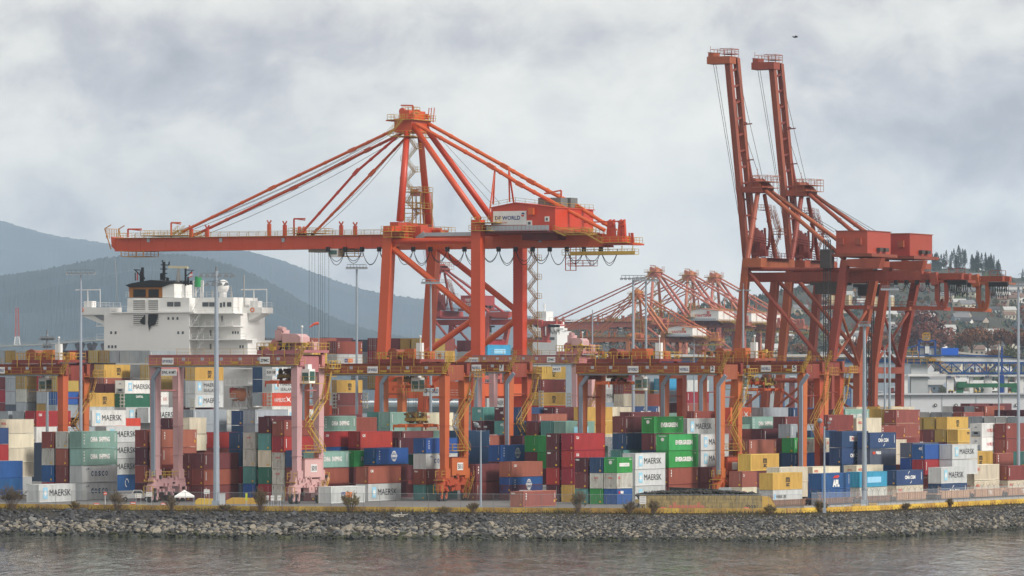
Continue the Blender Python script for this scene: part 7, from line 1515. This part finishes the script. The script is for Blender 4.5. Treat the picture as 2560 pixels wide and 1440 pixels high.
# trees: one conifer and three round kinds, copied
def leafcloud(mb, pts, s, R_, nm):
    for c in pts:
        u = Vector((R_.uniform(-1, 1), R_.uniform(-1, 1), R_.uniform(-.6, .6))).normalized()*s*R_.uniform(.6, 1.3); v = u.cross(Vector((R_.uniform(-1, 1), R_.uniform(-1, 1), R_.uniform(-1, 1)))).normalized()*s*R_.uniform(.5, 1.1); mb.add([c-u, c+v, c+u, c-v], [(0, 1, 2, 3)], R_.randrange(nm))
def conifer(seed, mats):
    R_ = random.Random(seed); T = empty('conifer_tree', (0, 0, 0), 0, 'x', 'tree'); mb = MB(); mb.tube((0, 0, 0), (0, 0, .97), .018, 6, r2=.003); mb.build('trunk', [mat('bark', (.08, .06, .045), .9)], T); mb = MB(); pts = []
    for i in range(520): z = R_.uniform(.1, 1)**.8; r = (1-z)**.85*.2*(.55+.45*(1 if R_.random() < .7 else R_.random()))*(1+.25*sin(z*46)); a = R_.uniform(0, 2*pi); pts.append(Vector((cos(a)*r, sin(a)*r, z-.05*r/.2)))
    leafcloud(mb, pts, .024, R_, len(mats)); mb.build('crown', mats, T); return T
def broad(seed, mats, wide=.48, bare=False):
    R_ = random.Random(seed); T = empty('broadleaf_tree', (0, 0, 0), 0, 'x', 'tree'); mb = MB(); mb.tube((0, 0, 0), (0, 0, .45), .03, 6, r2=.018)
    lobes = [Vector((R_.uniform(-1, 1)*wide*.6, R_.uniform(-1, 1)*wide*.6, R_.uniform(.42, .8))) for _ in range(9)]
    for l in lobes: mb.path([Vector((0, 0, .3)), Vector((l.x*.5, l.y*.5, .45)), l], .010, 4)
    mb.build('trunk', [mat('bark', (.08, .06, .045), .9)], T); mb = MB(); pts = []
    for i in range(900):
        l = R_.choice(lobes); d = Vector((R_.gauss(0, 1), R_.gauss(0, 1), R_.gauss(0, 1))).normalized()*R_.uniform(.5, 1)**.5*R_.uniform(.14, .21); pts.append(l+Vector((d.x*1.15, d.y*1.15, d.z*.85)))
    leafcloud(mb, pts, .036, R_, len(mats)); mb.build('crown', mats, T); return T
GM = [mat('fir_dark', (.018, .038, .028), .9, var=.3), mat('fir_mid', (.03, .058, .036), .9, var=.3)]
protos = [conifer(3, GM), conifer(4, GM), broad(5, [mat('leaf_russet', (.21, .065, .04), .9, var=.3), mat('leaf_russet_dark', (.13, .045, .035), .9, var=.3)]), broad(6, [mat('leaf_amber', (.27, .12, .045), .9, var=.3), mat('leaf_brown', (.16, .08, .045), .9, var=.3)]), broad(7, [mat('leaf_green', (.07, .085, .03), .9, var=.3), mat('leaf_olive_far', (.13, .11, .04), .9, var=.3)])]
KN = ['slim dark conifer', 'dark conifer', 'russet autumn tree', 'amber brown autumn tree', 'olive green tree']
used = [False]*5; cnt = {}
def place(kind, p, h, where):
    P_ = protos[kind]; kids = PK_[kind]
    if used[kind]:
        c = P_.copy(); COLL.objects.link(c)
        for ch in kids: d = ch.copy(); COLL.objects.link(d); d.parent = c
    else: c = P_; used[kind] = True
    c.location = p-Vector((0, 0, .3)); c.scale = (h*R_.uniform(.85, 1.2), h*R_.uniform(.85, 1.2), h); c.rotation_euler = (0, 0, R_.uniform(0, 6.28)); k_ = (kind, where); cnt[k_] = cnt.get(k_, 0)+1
    c['label'] = KN[kind]+' '+where; c['category'] = 'tree'; c['group'] = KN[kind]+'s '+where
PK_ = [list(p.children) for p in protos]; R_ = random.Random(9)
# named big ones: the wide russet crowns and neighbours
for (px, yb, D, h, kd) in ((2312, 868, 2500, 40, 2), (2280, 880, 2450, 30, 2), (2350, 880, 2450, 26, 2), (2430, 890, 2400, 30, 3), (2470, 885, 2450, 28, 3), (2400, 885, 2480, 24, 3), (2520, 880, 2400, 26, 3), (2555, 885, 2350, 24, 3), (2230, 885, 2450, 22, 3), (2340, 905, 2350, 14, 4), (2520, 905, 2300, 18, 4), (2585, 830, 2700, 30, 2), (2488, 905, 2330, 16, 3), (2160, 895, 2400, 18, 3), (2130, 890, 2450, 20, 2), (2000, 895, 2400, 18, 3), (1860, 895, 2400, 18, 4), (2450, 720, 3900, 26, 3), (2394, 860, 2420, 18, 0)):
    D *= 1.27 if D < 3000 else 1.; place(kd, Vector(((px-1280)/F*D, D, max(4, HC+(YH-yb)/F*D-3))), h*(.72 if D < 3800 else .5), 'near the foot of the wooded hill at right')
for i in range(95): px = R_.uniform(2330, 2500) if R_.random() < .62 else R_.uniform(2060, 2620); place(R_.choice((0, 0, 1)), hp(px, R_.uniform(.93, 1.02)), R_.uniform(8, 15)*(1.15 if 2330 < px < 2500 else .8), 'on the crest of the wooded hill')
for (px) in list(range(1830, 2060, 11)): place(R_.choice((0, 1, 1)), hp(px+R_.uniform(-6, 6), R_.uniform(.9, 1)), R_.uniform(6, 13), 'on the skyline behind the weathered cranes')
for (px) in list(range(1370, 1830, 17)): place(R_.choice((1, 4, 4)), hp(px+R_.uniform(-6, 6), R_.uniform(.85, 1)), R_.uniform(6, 10), 'on the low skyline behind the distant cranes')
for i in range(110): px = R_.uniform(2030, 2620); f = R_.uniform(.04, .9); place(R_.choice((0, 1, 2, 3, 4, 4, 4, 1)), hp(px, f), R_.uniform(5, 9), 'among the houses on the wooded hill')
# ground cover of the slope: low woods nobody could count
mb = MB(); R2 = random.Random(31)
for i in range(26000):
    px = R2.uniform(1180, 2760); f = R2.uniform(0, 1)
    if mnz.noise(Vector((px*.03, f*14, 2))) < -.08: continue
    c = hp(px, f)+Vector((0, 0, R2.uniform(.3, 3.2))); s = R2.uniform(1.2, 2.6); u = Vector((R2.uniform(-1, 1), R2.uniform(-.5, .5), R2.uniform(-.7, .7)))*s; v = Vector((R2.uniform(-.6, .6), R2.uniform(-.6, .6), 1))*s*.8
    t_ = mnz.noise(Vector((px*.02, f*9, 7))); mi = (0 if t_ < .05 else 1 if t_ < .2 else 2 if t_ < .3 else 3) if R2.random() < .7 else R2.randrange(4)
    mb.add([c-u, c+v, c+u, c-v], [(0, 1, 2, 3)], mi)
tag(mb.build('hillside_woods', [GM[0], mat('leaf_green', (.07, .085, .03)), mat('leaf_brown', (.16, .08, .045)), mat('leaf_russet_dark', (.13, .045, .035))]), 'low mixed woods covering the slope between the houses', 'woods', None, 'stuff')
# houses
hm_ = {}
def house(px, f, w_, h, wc, rc, rot, label):
    O = hp(px, f); H = empty('house', O-Vector((0, 0, 1)), rot, label, 'house', 'houses on the wooded hill'); d = w_*.8; mb = MB(); mb.box(-w_/2, w_/2, -d/2, d/2, 0, h); mb.prism([(-w_/2, -d/2, h), (-w_/2, d/2, h), (-w_/2, 0, h+d*.3)], (0, 0, 0), (w_, 0, 0)); W_ = mb.build('wall', [wc], H)
    mb = MB(); e = .5
    for s in (-1, 1): mb.prism([(-w_/2-e, s*(d/2+e), h-.3), (-w_/2-e, 0, h+d*.3+.05), (-w_/2-e, 0, h+d*.3+.35), (-w_/2-e, s*(d/2+e), h+.05)], (0, 0, 0), (w_+2*e, 0, 0))
    mb.build('roof', [rc], H)
    for i in range(3):
        x = -w_*.32+w_*.32*i; mb = MB(); mb.box(x-.8, x+.8, -d/2-.06, -d/2+.02, h*.5, h*.5+1.5); mb.build('window', [GLASS()], H)
WCs = [('white', (.70, .70, .68)), ('cream', (.58, .53, .42)), ('pale grey', (.42, .44, .46)), ('blue grey', (.25, .30, .36)), ('beige', (.45, .38, .30))]; RCs = [('grey', (.20, .20, .21)), ('pale', (.48, .48, .47)), ('dark', (.08, .08, .085)), ('brown', (.20, .13, .10))]
R_ = random.Random(40); rows = 9; idx = 0
for r in range(rows):
    n = 15; xs = sorted(R_.uniform(2045, 2600) for _ in range(n)); f = .1+.84*r/rows
    for i, x in enumerate(xs):
        a, b = R_.choice(WCs[:3]+WCs), R_.choice(RCs[:2]+RCs)
        house(x, f+R_.uniform(-.03, .03), R_.uniform(8, 14), R_.uniform(4, 6.5), mat('wall_'+a[0].replace(' ', '_'), a[1], .8), mat('tiles_'+b[0], b[1], .8), R_.uniform(-.6, .6), '%s house with %s roof, %s from left in hill row %s up' % (a[0], b[0], ORD[i+1], ORD[r+1]))
for i, x in enumerate((1880, 1925, 1960, 2000, 1790, 1700, 1500)):
    a, b = R_.choice(WCs), R_.choice(RCs); house(x, .6+R_.uniform(-.2, .2), 13, 5, mat('wall_'+a[0].replace(' ', '_'), a[1], .8), mat('tiles_'+b[0], b[1], .8), R_.uniform(-.5, .5), '%s house with %s roof, %s from right on the low slope behind distant cranes' % (a[0], b[0], ORD[[3, 2, 1, 1, 4, 5, 6][i]] if i != 3 else 'nearest'))
